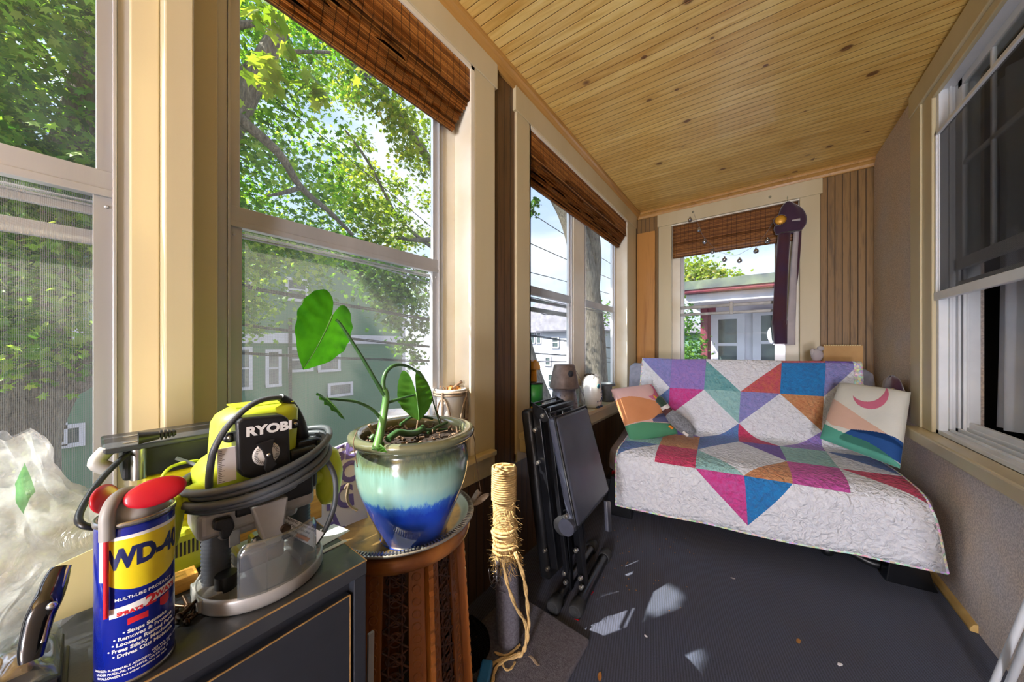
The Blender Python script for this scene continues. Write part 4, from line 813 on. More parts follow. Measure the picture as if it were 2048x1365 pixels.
# each cell: (upper-left or whole, lower-right, diagonal) ; '/' splits from top-right to bottom-left, '\\' from top-left to bottom-right
G = [[('pe',), ('pu',), ('w',), ('w',), ('re',), ('vi',)],
     [('\\', 'pe', 'w'), ('pu',), ('\\', 'w', 'te'), ('/', 'w', 're'), ('bl',), ('/', 'pe', 'w')],
     [('/', 'w', 'bb'), ('/', 'ma', 'w'), ('\\', 'lt', 'w'), ('/', 'pe', 'w'), ('\\', 'og', 'w'), ('w',)],
     [('w',), ('\\', 'w', 'vi'), ('/', 'w', 'bb'), ('\\', 'w', 'rd'), ('/', 'w', 'pu'), ('w',)],
     [('lt',), ('og',), ('/', 'bb', 'w'), ('\\', 'vi', 'w'), ('lt',), ('\\', 'bb', 'w')],
     [('/', 'bb', 'w'), ('rd',), ('\\', 'w', 'lt'), ('/', 'w', 'og'), ('mp',), ('\\', 'rd', 'w')],
     [('w',), ('w',), ('\\', 'ma', 'w'), ('/', 'bl', 'w'), ('w',), ('w',)]]
qm = MB(); NN = 9
for r in range(7):
    s0, s1 = node[ROWV[r]], node[ROWV[r + 1]]
    for c_ in range(6):
        cell = G[r][c_]
        for i in range(NN):
            for j in range(NN):
                P = [(c_ + (i + a) / NN, s0 + (s1 - s0) * (j + b) / NN) for a, b in ((0, 0), (1, 0), (1, 1), (0, 1))]
                p = [qpt(*x) for x in P]
                if len(cell) == 1: qm.add(p, [(0, 1, 2, 3)], mats.index(cell[0]), True); continue
                d, A, B = cell
                if d == '/':       # A upper-left, B lower-right
                    k = i + j
                    if k < NN - 1: qm.add(p, [(0, 1, 2, 3)], mats.index(A), True)
                    elif k > NN - 1: qm.add(p, [(0, 1, 2, 3)], mats.index(B), True)
                    else: qm.add([p[0], p[1], p[3]], [(0, 1, 2)], mats.index(A), True); qm.add([p[1], p[2], p[3]], [(0, 1, 2)], mats.index(B), True)
                else:              # A upper-right, B lower-left
                    if i > j: qm.add(p, [(0, 1, 2, 3)], mats.index(A), True)
                    elif i < j: qm.add(p, [(0, 1, 2, 3)], mats.index(B), True)
                    else: qm.add([p[0], p[1], p[2]], [(0, 1, 2)], mats.index(A), True); qm.add([p[0], p[2], p[3]], [(0, 1, 2)], mats.index(B), True)
# hem strip in white
for i in range(54):
    p = [qpt(a / 9, s_) for a, s_ in ((i, node[8]), (i + 1, node[8]), (i + 1, node[9]), (i, node[9]))]; qm.add(p, [(0, 1, 2, 3)], 0, True)
ql = qm.build('patchwork_quilt', ml_, None, solid=0.008, weld=True); ql.location = tuple(FO); ql.rotation_euler = (0, 0, FANG)
tag(ql, 'white patchwork quilt with pink, blue, teal and lilac batik patches draped over the futon', 'quilt')
bm_ = MB()
bm_.tube([Vector(qpt(a / 6, node[9])) for a in range(37)], 0.006, 8); bm_.tube([Vector(qpt(0, node[0] + (node[9] - node[0]) * k / 60)) for k in range(61)], 0.006, 8); bm_.tube([Vector(qpt(6, node[0] + (node[9] - node[0]) * k / 60)) for k in range(61)], 0.006, 8)
bm_.build('quilt_binding', M['binding'], ql)['label'] = 'multicoloured speckled edge binding'
# turned-over strip of printed backing at the quilt's top right
MB().grid(lambda u, v: tuple(Vector(qpt(5.78 + u * 0.25, node[0] + (node[2] - node[0]) * v * 1.0)) + Vector((0.004, -0.010, 0.004))), 4, 16).build('backing_fold', M['binding'], ql, solid=0.004)['label'] = 'floral printed backing folded over'

def cushion(name, label, a, b, c_, d, thick, bands, extra=None):
    """a, b, c_, d: corners bottom-left, bottom-right, top-right, top-left of the front face"""
    a, b, c_, d = map(Vector, (a, b, c_, d)); nrm = (b - a).cross(d - a).normalized(); N_ = 36
    org = (a + b + c_ + d) / 4
    def pt(u, v, side):
        p = a.lerp(b, u).lerp(d.lerp(c_, u), v); w = max(0.0, (1 - (2 * u - 1) ** 4) * (1 - (2 * v - 1) ** 4)) ** 0.5
        ctr = a.lerp(b, 0.5).lerp(d.lerp(c_, 0.5), 0.5); sag = 1 - 0.06 * (1 - w)
        n = mnoise.noise(Vector((u * 3, v * 3, thick * 50))) * 0.006 * w
        return p + nrm * (side * thick * 0.5 * w + n) - org
    mb = MB()
    for side in (1, -1):
        vv = [pt(i / N_, j / N_, side) for j in range(N_ + 1) for i in range(N_ + 1)]; W_ = N_ + 1; f = []; mi = []
        for j in range(N_):
            for i in range(N_):
                q = (j * W_ + i, j * W_ + i + 1, (j + 1) * W_ + i + 1, (j + 1) * W_ + i); f.append(q if side > 0 else q[::-1])
        mb.add(vv, f, 0, True)
    bod = mb.build(name, M['cushion_' + bands[0]], None, weld=True); bod.location = org
    tag(bod, label, 'cushion', None)
    # each appliqued colour field is a thin cloth piece sewn on the front
    for nm, mat, inside in extra:
        m = MB(); W_ = 150
        keep = []
        for j in range(W_):
            for i in range(W_):
                if inside((i + .5) / W_, (j + .5) / W_): keep.append((i, j))
        for i, j in keep: m.add([pt(x / W_, y / W_, 1) + nrm * 0.0022 for x, y in ((i, j), (i + 1, j), (i + 1, j + 1), (i, j + 1))], [(0, 1, 2, 3)], 0, True)
        m.build(nm, M[mat], bod, weld=True)
    return bod
M['cushion_pink'] = plain('dusty pink cotton', '#d8b4ae', 0.85, c2='#cfa8a4', ns=6, bs=220, bst=0.25)
M['cushion_cream'] = plain('cream cotton', '#e0e0d8', 0.85, c2='#d4d6d0', ns=6, bs=220, bst=0.25)
M['c_orange'] = plain('burnt orange cotton', '#cc8a5c', 0.85, c2='#c28052', ns=6, bs=220, bst=0.25)
M['c_green'] = plain('green cotton', '#4a8c68', 0.85, c2='#44825f', ns=6, bs=220, bst=0.25)
M['c_slate'] = plain('slate blue cotton', '#585a7e', 0.85, c2='#505272', ns=6, bs=220, bst=0.25)
M['c_rose'] = plain('rose pink cotton', '#d0708e', 0.85, c2='#c66886', ns=6, bs=220, bst=0.25)
M['c_blush'] = plain('blush cotton', '#dcb8a6', 0.85, c2='#d2ae9c', ns=6, bs=220, bst=0.25)
M['c_blue'] = plain('deep blue cotton', '#1c4f94', 0.85, c2='#184886', ns=6, bs=220, bst=0.25)
M['c_teal'] = plain('teal cotton', '#58a894', 0.85, c2='#4e9a88', ns=6, bs=220, bst=0.25)
def D2(px, py, Y): return aty(px, py, Y)
# left cushion leans on the futon's left end; corners: TL(1222,778) TR(1300,770) BR(1352,866) BL(1262,886)
cushion('throw_cushion', 'cushion with pink, orange and green dune shapes at the left end of the futon', D2(1262, 886, 2.42), D2(1356, 868, 2.66), D2(1303, 768, 2.80), D2(1221, 779, 2.52), 0.11, ('pink',),
    [('orange_field', 'c_orange', lambda u, v: 0.30 + 0.02 * u < v < 0.76 - 0.16 * u ** 1.6 + 0.04 * math.sin(u * 5)), ('green_field', 'c_green', lambda u, v: v < 0.285 - 0.20 * max(0, u - 0.35)), ('slate_field', 'c_slate', lambda u, v: u > 0.55 and 0.30 - 0.20 * (u - 0.35) < v < 0.30 + 0.42 * (u - 0.55) and v < 0.42),
     ('rose_moon', 'c_rose', lambda u, v: (u - 0.86) ** 2 + (v - 0.80) ** 2 < 0.030 and (u - 0.74) ** 2 + (v - 0.90) ** 2 > 0.030)])
# right cushion; corners BL(1640,880) BR(1797,935) TR(1823,784) TL(1678,766)
cushion('throw_cushion', 'cream cushion with a rose crescent moon over blush and blue hills', D2(1640, 878, 2.72), D2(1800, 938, 2.50), D2(1822, 785, 2.74), D2(1680, 766, 3.00), 0.12, ('cream',),
    [('blush_field', 'c_blush', lambda u, v: 0.205 + 0.02 * u < v < 0.66 - 0.50 * u + 0.10 * u * u and v > 0.30 - 0.6 * u), ('blue_field', 'c_blue', lambda u, v: u > 0.30 and 0.055 < v < 0.20 + 0.13 * math.sin((u - 0.25) * 1.9) - 0.02 and v < 0.07 + 1.0 * (u - 0.28)), ('teal_field', 'c_teal', lambda u, v: v < 0.22 - 0.17 * u - 0.02 * math.sin(u * 7)),
     ('rose_moon', 'c_rose', lambda u, v: (u - 0.56) ** 2 + (v - 0.80) ** 2 < 0.055 and (u - 0.50) ** 2 + (v - 0.895) ** 2 > 0.055)])

# plush duck lying on the left cushion
dk = thing('plush_duck', tuple(D2(1352, 850, 2.60)), 'plush mallard duck toy with green head and grey furry body beside the left cushion', 'plush toy')
dp_ = lambda x, y, Y: D2(x, y, Y) - Vector(dk.location)
M['duckgreen'] = plain('dark green plush', '#25402c', 0.95, c2='#15261c', ns=60, bs=160, bst=0.8, sheen=0.4); M['duckbrown'] = plain('brown plush', '#5a3632', 0.95, c2='#40242a', ns=60, bs=160, bst=0.8)
M['duckgrey'] = plain('grey plush fur', '#8f9298', 0.95, c2='#5f6268', ns=90, bs=200, bst=1.0, sheen=0.4); M['duckwhite'] = plain('white plush', '#e4ddd8', 0.95, c2='#c8c2bc', ns=60, bs=160, bst=0.6); M['duckorange'] = plain('orange felt', '#e08a2c', 0.9, c2='#c87820', ns=60)
Yd = 2.60
m = MB().tube(smooth([dp_(1314, 797, Yd), dp_(1322, 803, Yd), dp_(1331, 816, Yd)], 5), [0.020, 0.026, 0.030, 0.031, 0.031, 0.030, 0.030, 0.029, 0.028, 0.027, 0.027], 16); m.build('head', M['duckgreen'], dk, sub=1)
MB().tube([dp_(1307, 791, Yd), dp_(1311, 795, Yd), dp_(1316, 799, Yd)], [0.008, 0.014, 0.016], 12, 0, True, 0.5).build('bill', M['amber'], dk)
MB().tube([dp_(1328, 812, Yd), dp_(1333, 819, Yd)], [0.031, 0.032], 16).build('neck_ring', M['duckwhite'], dk)
MB().tube(smooth([dp_(1331, 818, Yd), dp_(1337, 826, Yd), dp_(1343, 836, Yd)], 4), 0.033, 16).build('breast', M['duckbrown'], dk)
fur = MB(); P = smooth([dp_(1338, 826, Yd), dp_(1348, 836, Yd), dp_(1362, 848, Yd), (dp_(1378, 862, Yd)), dp_(1388, 869, Yd)], 6); n = len(P)
fur.tube(P, [0.052 * math.sin(PI * (0.18 + 0.72 * i / (n - 1))) ** 0.7 for i in range(n)], 20)
bod = fur.build('body', M['duckgrey'], dk); h = MB(); rf = random.Random(4)
for k in range(900):
    i = rf.randrange(2, n - 1); a = rf.uniform(0, 2 * PI); ax_ = (P[i] - P[i - 1]).normalized(); o1 = ax_.orthogonal().normalized(); d = o1 * math.cos(a) + ax_.cross(o1) * math.sin(a); R_ = 0.052 * math.sin(PI * (0.18 + 0.72 * i / (n - 1))) ** 0.7
    s_ = P[i] + d * R_ * 0.97; e_ = s_ + d * 0.010 + ax_ * rf.uniform(0.012, 0.026); w_ = ax_.cross(d) * 0.0012; h.add([s_ - w_, s_ + w_, e_], [(0, 1, 2)])
h.build('fur', M['duckgrey'], bod)
MB().tube([dp_(1338, 852, Yd - .05), dp_(1346, 858, Yd - .05)], [0.016, 0.018], 12, 0, True, 0.5).build('foot', M['duckorange'], dk)
MB().tube([dp_(1366, 864, Yd - .06), dp_(1376, 872, Yd - .06)], [0.010, 0.012], 12).build('label_tag', M['duckwhite'], dk)

# box of kraft card, small grey toy and dark bundle behind the futon
c0 = aty(1645, 694, YE - 0.06); c1 = aty(1724, 691, YE - 0.06)
cb_ = thing('cardboard_box', (c0.x, YE - 0.10, 0), 'tall kraft cardboard box standing between the futon back and the end wall', 'box')
MB().box((0, 0, 0.0), (c1.x - c0.x, 0.07, c1.z)).build('body', M['card'], cb_, bevel=0.003)
ed = MB()
for k in range(16): ed.box((0.004 + k * (c1.x - c0.x - 0.012) / 16, -0.002, c1.z - 0.004), (0.012 + k * (c1.x - c0.x - 0.012) / 16, 0.0, c1.z + 0.004))
ed.build('corrugated_edge', M['cardyellow'], cb_)
p = aty(1634, 712, YE - 0.12); m = MB().sphere((0, 0, 0), (0.035, 0.03, 0.05), 16, 12).sphere((0.018, -0.012, 0.048), 0.020, 12, 8).sphere((-0.025, -0.008, 0.02), (0.014, 0.014, 0.03), 10, 8)
o = m.build('grey_plush_toy', M['lining'], None); o.location = (aty(1634, 705, 3.26).x, 3.26, 1.112); tag(o, 'small pale grey toy peeping over the top of the futon beside the cardboard box', 'toy')
bd = thing('dark_bundle', tuple(aty(1768, 790, 3.02)), 'dark maroon padded bundle wedged at the right end of the futon against the stucco wall', 'bundle')
def lump(u, v, rx, ry, rz, s_): 
    a = 2 * PI * u; ph = PI * v; k = 1 + 0.16 * mnoise.noise(Vector((math.cos(a) * 1.6, math.sin(a) * 1.6, ph * 1.4 + s_))); return (rx * math.sin(ph) * math.cos(a) * k, ry * math.sin(ph) * math.sin(a) * k, rz * math.cos(ph) * k)
MB().grid(lambda u, v: lump(u, v, 0.045, 0.12, 0.12, 2.0), 24, 16).build('body', M['velvet'], bd); bd.location.x = 0.672; bd.location.y = 2.98; bd.location.z = 0.87
MB().sphere((-0.02, -0.10, 0.05), 0.010, 10, 8).build('stud', M['bolt'], bd)

# ------------------------------------------------------------------ end window dressing
# garland of mirrored balls
Yg = YE - 0.075
gl = thing('mirrored_ball_garland', tuple(aty(1385, 430, Yg)), 'thin cord garland of small mirrored balls swagged across the end window blind', 'garland')
go = Vector(gl.location); gp = lambda x, y: aty(x, y, Yg) - go
pts = [(1388, 428), (1393, 441), (1399, 455), (1404, 468), (1411, 478), (1424, 492), (1436, 503), (1447, 507), (1458, 510), (1475, 510), (1490, 503), (1504, 495), (1512, 488), (1520, 481), (1530, 470), (1538, 458), (1545, 446)]
MB().tube(smooth([gp(x, y) for x, y in pts], 4), 0.0014, 6).build('cord', M['wiresilver'], gl)
for x, y in ((1380, 440), (1398, 461), (1409, 484), (1425, 504), (1449, 520), (1479, 522), (1512, 503), (1535, 482)):
    m = MB().sphere(gp(x, y), 0.021, 14, 10).lathe([(0.0, 0.012), (0.007, 0.012), (0.007, 0.0), (0, 0)], tuple(gp(x, y) + Vector((0, 0, 0.018))), 12)
    b_ = m.build('mirrored_ball', M['mirror'], gl)
for x, y, l_ in ((1386, 424, 'small clear hook stuck on the end window header above the garland\'s left end'), (1540, 394, 'small clear hook stuck on the end window header left of the velvet hat')):
    q = aty(x, y, YC - 0.006); m = MB().lathe([(0.0, 0.004), (0.010, 0.003), (0.011, 0), (0, 0)], n=16, T=Matrix.Rotation(PI / 2, 4, 'X')).tube(smooth([(0, -0.003, 0), (0, -0.016, -0.004), (0, -0.018, -0.014), (0, -0.010, -0.018)], 4), 0.002, 8)
    o = m.build('adhesive_hook', M['clear'], None); o.location = q; tag(o, l_, 'hook')
# velvet hat with sunflower badge and hanging velvet sleeves
Yh = YE - 0.10
vh = thing('velvet_hat', tuple(aty(1576, 395, Yh)), 'dark velvet hat with gold sunflower badge and long maroon tails on the end window', 'hat')
ho = Vector(vh.location); hp = lambda x, y, dy=0: aty(x, y, Yh + dy) - ho
MB().tube(smooth([hp(1575, 392), hp(1575, 404)], 3), 0.003, 8).sphere(hp(1575, 396), 0.006, 8, 6).build('hanger_hook', M['clear'], vh)
cen = [hp(1577, 405), hp(1580, 415), hp(1582, 430), hp(1580, 445), hp(1578, 458), hp(1577, 464)]
cm = MB(); kk = 28; vv = []
cp_ = smooth([hp(1576, 404), hp(1577, 412), hp(1580, 424), hp(1581, 440), hp(1579, 455), hp(1577, 466)], 5)
for i, p_ in enumerate(cp_):
    f_ = i / (len(cp_) - 1); wx = 0.012 + 0.088 * math.sin(min(1, f_ * 1.35) * PI / 2) - 0.02 * max(0, f_ - 0.8) * 5; wy = 0.010 + 0.040 * math.sin(min(1, f_ * 1.2) * PI / 2)
    for j in range(kk): a = 2 * PI * j / kk; r_ = 1 + 0.07 * math.sin(5 * a + f_ * 4); vv.append(p_ + Vector((wx * math.cos(a) * r_, wy * math.sin(a) * r_, 0)))
cm.add(vv, [(i * kk + j, i * kk + (j + 1) % kk, (i + 1) * kk + (j + 1) % kk, (i + 1) * kk + j) for i in range(len(cp_) - 1) for j in range(kk)] + [tuple(range(kk)), tuple(range(len(vv) - 1, len(vv) - kk - 1, -1))], 0, True); cm.build('crown', M['velvetpurple'], vh)
MB().tube([hp(1583, 443, -.03), hp(1600, 440, -.03)], [0.024, 0.024], 12, 0, True, 0.5).build('satin_band', M['lining'], vh)
q = hp(1561, 440, -0.045); pet = MB()
for k in range(18):
    a = 2 * PI * k / 18; T = Matrix.Translation(q) @ Matrix.Rotation(a, 4, 'Y'); pet.sphere((0, 0, 0), (0.006, 0.003, 0.015), 8, 6, 0, T @ Matrix.Translation((0, 0, 0.026)))
bz = MB().lathe([(0.0, 0.010), (0.020, 0.009), (0.030, 0.005), (0.038, 0.0), (0.0, 0.0)], tuple(q), 28, 0, Matrix.Rotation(PI / 2, 4, 'X')).build('sunflower_badge', M['gold'], vh); bz['label'] = 'gold sunflower badge'
pet.build('petals', M['gold'], bz)
MB().lathe([(0.028, 0.0), (0.042, -0.004), (0.048, -0.012), (0.0, -0.012)], tuple(q), 28, 0, Matrix.Rotation(PI / 2, 4, 'X')).build('badge_backing', M['velvet'], vh)
def tail(name, pts, w, mat, cuff=None, th=0.022):
    P = smooth([hp(x, y, dy) for x, y, dy in pts], 6); n = len(P); ws = [w[0] + (w[1] - w[0]) * i / (n - 1) for i in range(n)]; m = MB(); k = 20; vv = []
    for i, p_ in enumerate(P):
        for j in range(k):
            a = 2 * PI * j / k; wr_ = 1 + 0.10 * math.sin(3 * a + i * 0.15); vv.append(p_ + Vector((math.cos(a) * ws[i] * wr_, math.sin(a) * th * wr_, 0)))
    m.add(vv, [(i * k + j, i * k + (j + 1) % k, (i + 1) * k + (j + 1) % k, (i + 1) * k + j) for i in range(n - 1) for j in range(k)], 0, True); m.add(vv[-k:], [tuple(range(k))]); m.add(vv[:k], [tuple(range(k - 1, -1, -1))]); return m.build(name, M[mat], vh)
tail('velvet_tail', [(1570, 452, 0), (1565, 500, 0), (1561, 560, 0), (1559, 620, 0), (1559, 650, 0)], (0.040, 0.047), 'velvet')
tail('velvet_cuff', [(1559, 642, 0), (1559, 665, 0), (1560, 688, 0)], (0.052, 0.044), 'velvet', th=0.028)
tail('lining_tail', [(1594, 452, .012), (1588, 520, .012), (1584, 600, .012), (1581, 660, .012), (1580, 690, .012)], (0.016, 0.034), 'lining', th=0.014)
tail('thin_tail', [(1600, 455, .02), (1598, 500, .02), (1594, 550, .02), (1591, 575, .02)], (0.012, 0.006), 'velvet', th=0.008)

# ------------------------------------------------------------------ folded weight bench
wb_ = thing('weight_bench', (-0.75, 1.45, 0), 'folded black weight bench with vinyl pads standing under the paired windows', 'weight bench')
bo = Vector((-0.75, 1.45, 0))
def pad(name, corners, th, nrm, bev=0.03):
    """corners of the outer face in order; th: thickness against the normal"""
    c_ = [Vector(p) - bo for p in corners]; nrm = Vector(nrm).normalized(); v = c_ + [p - nrm * th for p in c_]
    m = MB().add(v, [(0, 1, 2, 3), (7, 6, 5, 4), (0, 4, 5, 1), (1, 5, 6, 2), (2, 6, 7, 3), (3, 7, 4, 0)]); o = m.build(name, M['black'] if name == 'back_pad' else M['vinylpad'], wb_, bevel=bev, seg=5)
    for p_ in o.data.polygons: p_.use_smooth = True
    return o
# long back pad, its edge to the viewer, leaning towards the wall
pad('back_pad', [(-0.762, 1.30, 0.075), (-0.752, 1.60, 0.075), (-0.862, 1.60, 0.868), (-0.876, 1.30, 0.868)], 0.062, (0.99, 0, 0.14), 0.022)
sp_ = [atx(1118, 838, -0.68), atx(1172, 813, -0.70), atx(1226, 985, -0.585), atx(1146, 1050, -0.575)]
sp_ = [(-0.690, 1.235, 0.865), (-0.690, 1.560, 0.868), (-0.600, 1.640, 0.425), (-0.600, 1.265, 0.395)]
pad('seat_pad', [sp_[3], sp_[2], sp_[1], sp_[0]], 0.055, (0.98, -0.0, 0.2), 0.020)
pp = MB()
for s_ in ([sp_[3], sp_[2], sp_[1], sp_[0]],): 
    P = [Vector(q) - bo + Vector((-0.012, 0, 0)) for q in s_]; pp.tube(P + [P[0]], 0.006, 8)
pp.build('seat_piping', M['black'], wb_)
rl = MB()
def bar(m, a, b, w=0.018, d=0.012, mi=0):
    a, b = Vector(a) - bo, Vector(b) - bo; t_ = (b - a).normalized(); s_ = t_.cross(Vector((0, 1, 0))); s_ = s_.normalized() if s_.length > 1e-3 else Vector((1, 0, 0)); n_ = t_.cross(s_); m.add([p + s_ * (w * i) + n_ * (d * j) for p in (a, b) for i, j in ((-1, -1), (1, -1), (1, 1), (-1, 1))], [(0, 1, 2, 3), (7, 6, 5, 4), (0, 4, 5, 1), (1, 5, 6, 2), (2, 6, 7, 3), (3, 7, 4, 0)], mi)
bar(rl, (-0.745, 1.32, 0.14), (-0.835, 1.30, 0.885), 0.020); bar(rl, (-0.745, 1.52, 0.14), (-0.835, 1.52, 0.885), 0.020)
bar(rl, (-0.690, 1.33, 0.14), (-0.770, 1.31, 0.86), 0.010); bar(rl, (-0.690, 1.52, 0.14), (-0.770, 1.52, 0.86), 0.010)
bar(rl, (-0.660, 1.33, 0.42), (-0.742, 1.28, 0.86), 0.008); bar(rl, (-0.835, 1.30, 0.875), (-0.835, 1.54, 0.875), 0.012); bar(rl, (-0.77, 1.30, 0.88), (-0.77, 1.54, 0.88), 0.012)
rl.build('frame_rails', M['blacksatin'], wb_, bevel=0.003)
bk = MB()
for y in (1.27, 1.50): bk.prism([(-0.05, 0.0), (0.03, -0.03), (0.055, -0.075), (0.02, -0.09), (-0.03, -0.06)], y - 1.45, y - 1.446, Matrix(((1, 0, 0, -0.05), (0, 0, 1, 0), (0, 1, 0, 0.915), (0, 0, 0, 1))))
for k in range(4): bk.cyl((-0.09 + k * 0.03, -0.18, 0.905 - 0.012 * k), (-0.09 + k * 0.03, 0.06, 0.905 - 0.012 * k), 0.005, 10)
bk.build('hinge_bracket', M['blacksatin'], wb_, bevel=0.002)
lw_ = MB(); bar(lw_, (-0.700, 1.38, 0.03), (-0.712, 1.36, 0.40), 0.016, 0.016); bar(lw_, (-0.645, 1.42, 0.03), (-0.672, 1.38, 0.40), 0.018, 0.018)
lw_.build('support_posts', M['blacksatin'], wb_, bevel=0.004)
MB().cyl(Vector((-0.70, 1.295, 0.36)) - bo, Vector((-0.70, 1.33, 0.36)) - bo, 0.040, 28).cyl(Vector((-0.70, 1.288, 0.36)) - bo, Vector((-0.70, 1.296, 0.36)) - bo, 0.014, 16).build('pivot_disc', M['rubber'], wb_, bevel=0.003)
MB().cyl(Vector((-0.645, 1.235, 0.400)) - bo, Vector((-0.66, 1.60, 0.400)) - bo, 0.036, 28).build('roller_pad', M['vinylpad'], wb_, bevel=0.006)
for a, b in (((-0.622, 1.285, 0.031), (-0.655, 1.72, 0.031)), ((-0.708, 1.245, 0.031), (-0.745, 1.75, 0.031))):
    a, b = Vector(a) - bo, Vector(b) - bo; t_ = (b - a).normalized(); f = MB().cyl(a, b, 0.025, 24).build('foot_tube', M['blacksatin'], wb_)
    for e_, s_ in ((a, -1), (b, 1)):
        c_ = MB().tube([e_ - t_ * 0.04 * s_, e_ - t_ * 0.0385 * s_, e_ + t_ * 0.014 * s_, e_ + t_ * 0.02 * s_], [0.028, 0.031, 0.031, 0.026], 24)
        for rr in (0.010, 0.018): c_.tube([e_ + t_ * (0.021 * s_) + Vector((rr * math.cos(q_ * PI / 8), 0, rr * math.sin(q_ * PI / 8))) for q_ in range(17)], 0.0015, 6)
        c_.build('rubber_cap', M['rubber'], f)
for y, x, z in ((1.355, -0.712, 0.115), (1.355, -0.705, 0.075), (1.375, -0.640, 0.110), (1.375, -0.636, 0.070), (1.30, -0.785, 0.22), (1.30, -0.772, 0.14), (1.285, -0.830, 0.78), (1.285, -0.812, 0.63), (1.265, -0.775, 0.86), (1.235, -0.640, 0.455), (1.36, -0.655, 0.24)):
    q = Vector((x, y, z)) - bo; MB().cyl(q, q + Vector((0, -0.014, 0)), 0.0105, 6).cyl(q + Vector((0, -0.014, 0)), q + Vector((0, -0.020, 0)), 0.006, 12).build('bolt', M['bolt'], wb_, bevel=0.0015)
pad('leg_pad', [(-0.575, 1.55, 0.26), (-0.575, 1.60, 0.24), (-0.59, 1.62, 0.38), (-0.59, 1.57, 0.40)], 0.02, (1, 0, 0), 0.005)

# ------------------------------------------------------------------ under and beside the futon
bx = thing('storage_crate', (-0.79, 2.215, 0), 'low black plastic crate on the carpet under the left end of the futon', 'crate', None, FANG)
MB().prism([(0, 0), (0.24, 0), (0.255, 0.20), (-0.015, 0.20)], -0.26, 0.0, Matrix(((1, 0, 0, 0), (0, 0, -1, 0), (0, 1, 0, 0), (0, 0, 0, 1)))).build('body', M['black'], bx, bevel=0.008)
MB().box((-0.02, -0.005, 0.185), (0.26, 0.265, 0.205)).build('rim', M['black'], bx, bevel=0.004)
bx.location = (-0.86, 2.30, 0)
rd = MB().box((-0.05, -0.03, 0), (0.05, 0.03, 0.055)).build('red_pouch', M['redplastic'], None, bevel=0.012, seg=3); rd.location = (-0.795, 2.36, 0.206); tag(rd, 'small bright red pouch on the black crate beside the futon hem', 'pouch')
cs = MB().box((-0.08, -0.03, 0), (0.08, 0.03, 0.03)).build('cardboard_piece', M['card'], None, bevel=0.002); cs.location = (-0.33, 2.52, 0.001); cs.rotation_euler = (0, 0, 0.2); tag(cs, 'flat scrap of brown cardboard on the carpet under the middle of the futon', 'cardboard')
cc = MB().tube(smooth([(0, 0, 0.02), (0.10, 0.02, 0.05), (0.2, 0.0, 0.03), (0.32, 0.03, 0.05)], 6), 0.02, 12).sphere((0.02, 0, 0.035), 0.033, 14, 10).build('cable_tangle', M['black'], None); cc.location = (0.30, 2.50, 0.002); tag(cc, 'black tangle of cable on the carpet just behind the futon front leg', 'cable')

# ------------------------------------------------------------------ cat scratching post
B = [atz(920, 1257, 0.03), atz(1132, 1365, 0.03), atz(1178, 1283, 0.03), atz(1057, 1219, 0.03)]
sq = [(-0.52, 0.92), (-0.52, 1.20), (-0.86, 1.22), (-0.985, 0.95)]
cp = thing('cat_scratching_post', (-0.775, 1.0, 0), 'worn cat scratching post, frayed rope above and grey carpet below, on a square grey base', 'scratching post')
co = Vector(cp.location)
MB().prism([(-0.5225 - co.x, 0.80 - co.y), (-0.5225 - co.x, 1.195 - co.y), (-0.915 - co.x, 1.215 - co.y), (-0.925 - co.x, 0.82 - co.y)], 0.0, 0.022).build('base', M['greycarpet'], cp, bevel=0.006, seg=3)
topz = 0.70
def post_r(z): return 0.052
def wob(z): return Vector((-0.030 * (z / 0.7) * 0.8 + 0.006 * math.sin(z * 9), -0.004 * math.sin(z * 7), 0))
MB().tube([Vector((0, 0, 0.022)) + wob(0.022), Vector((0, 0, 0.15)) + wob(.15), Vector((0, 0, 0.30)) + wob(.3), Vector((0, 0, 0.345)) + wob(.345)], [0.046, 0.047, 0.045, 0.043], 32).build('carpet_sleeve', M['greycarpet'], cp)
MB().tube([Vector((0, 0, z)) + wob(z) for z in (0.30, 0.42, 0.5, 0.58, 0.69)], [0.040, 0.042, 0.043, 0.043, 0.043], 28).build('core', M['sisal'], cp)
rp = MB(); n = 0; z = 0.565; P = []
while z < 0.695: a = n * 0.4; P.append(Vector((0.0465 * math.cos(a), 0.0465 * math.sin(a), z)) + wob(z)); z += 0.0088 * 0.4 / (2 * PI); n += 1
rp.tube(P, 0.0048, 7); z = 0.36; P = []
while z < 0.475: a = n * 0.4; P.append(Vector(((0.046 + 0.004 * math.sin(n * .31)) * math.cos(a), (0.046 + 0.004 * math.sin(n * .27)) * math.sin(a), z + 0.004 * math.sin(n * .17))) + wob(z)); z += 0.017 * 0.4 / (2 * PI); n += 1
rp.tube(P, 0.0055, 7)
z = 0.475; P = []
while z < 0.565: a = n * 0.4; P.append(Vector((0.0435 * math.cos(a), 0.0435 * math.sin(a), z)) + wob(z)); z += 0.006 * 0.4 / (2 * PI); n += 1
rp.tube(P, 0.0030, 6)
rp.tube(smooth([(-0.045, -0.02, 0.70), (0.0, -0.03, 0.708), (0.03, 0.0, 0.703), (0.0, 0.03, 0.702), (-0.03, 0.0, 0.704)], 5) , 0.005, 7)
for o_ in rp.v[-1:]: pass
rope = rp.build('sisal_wrap', M['sisal'], cp); 
fz = MB(); rf = random.Random(9)
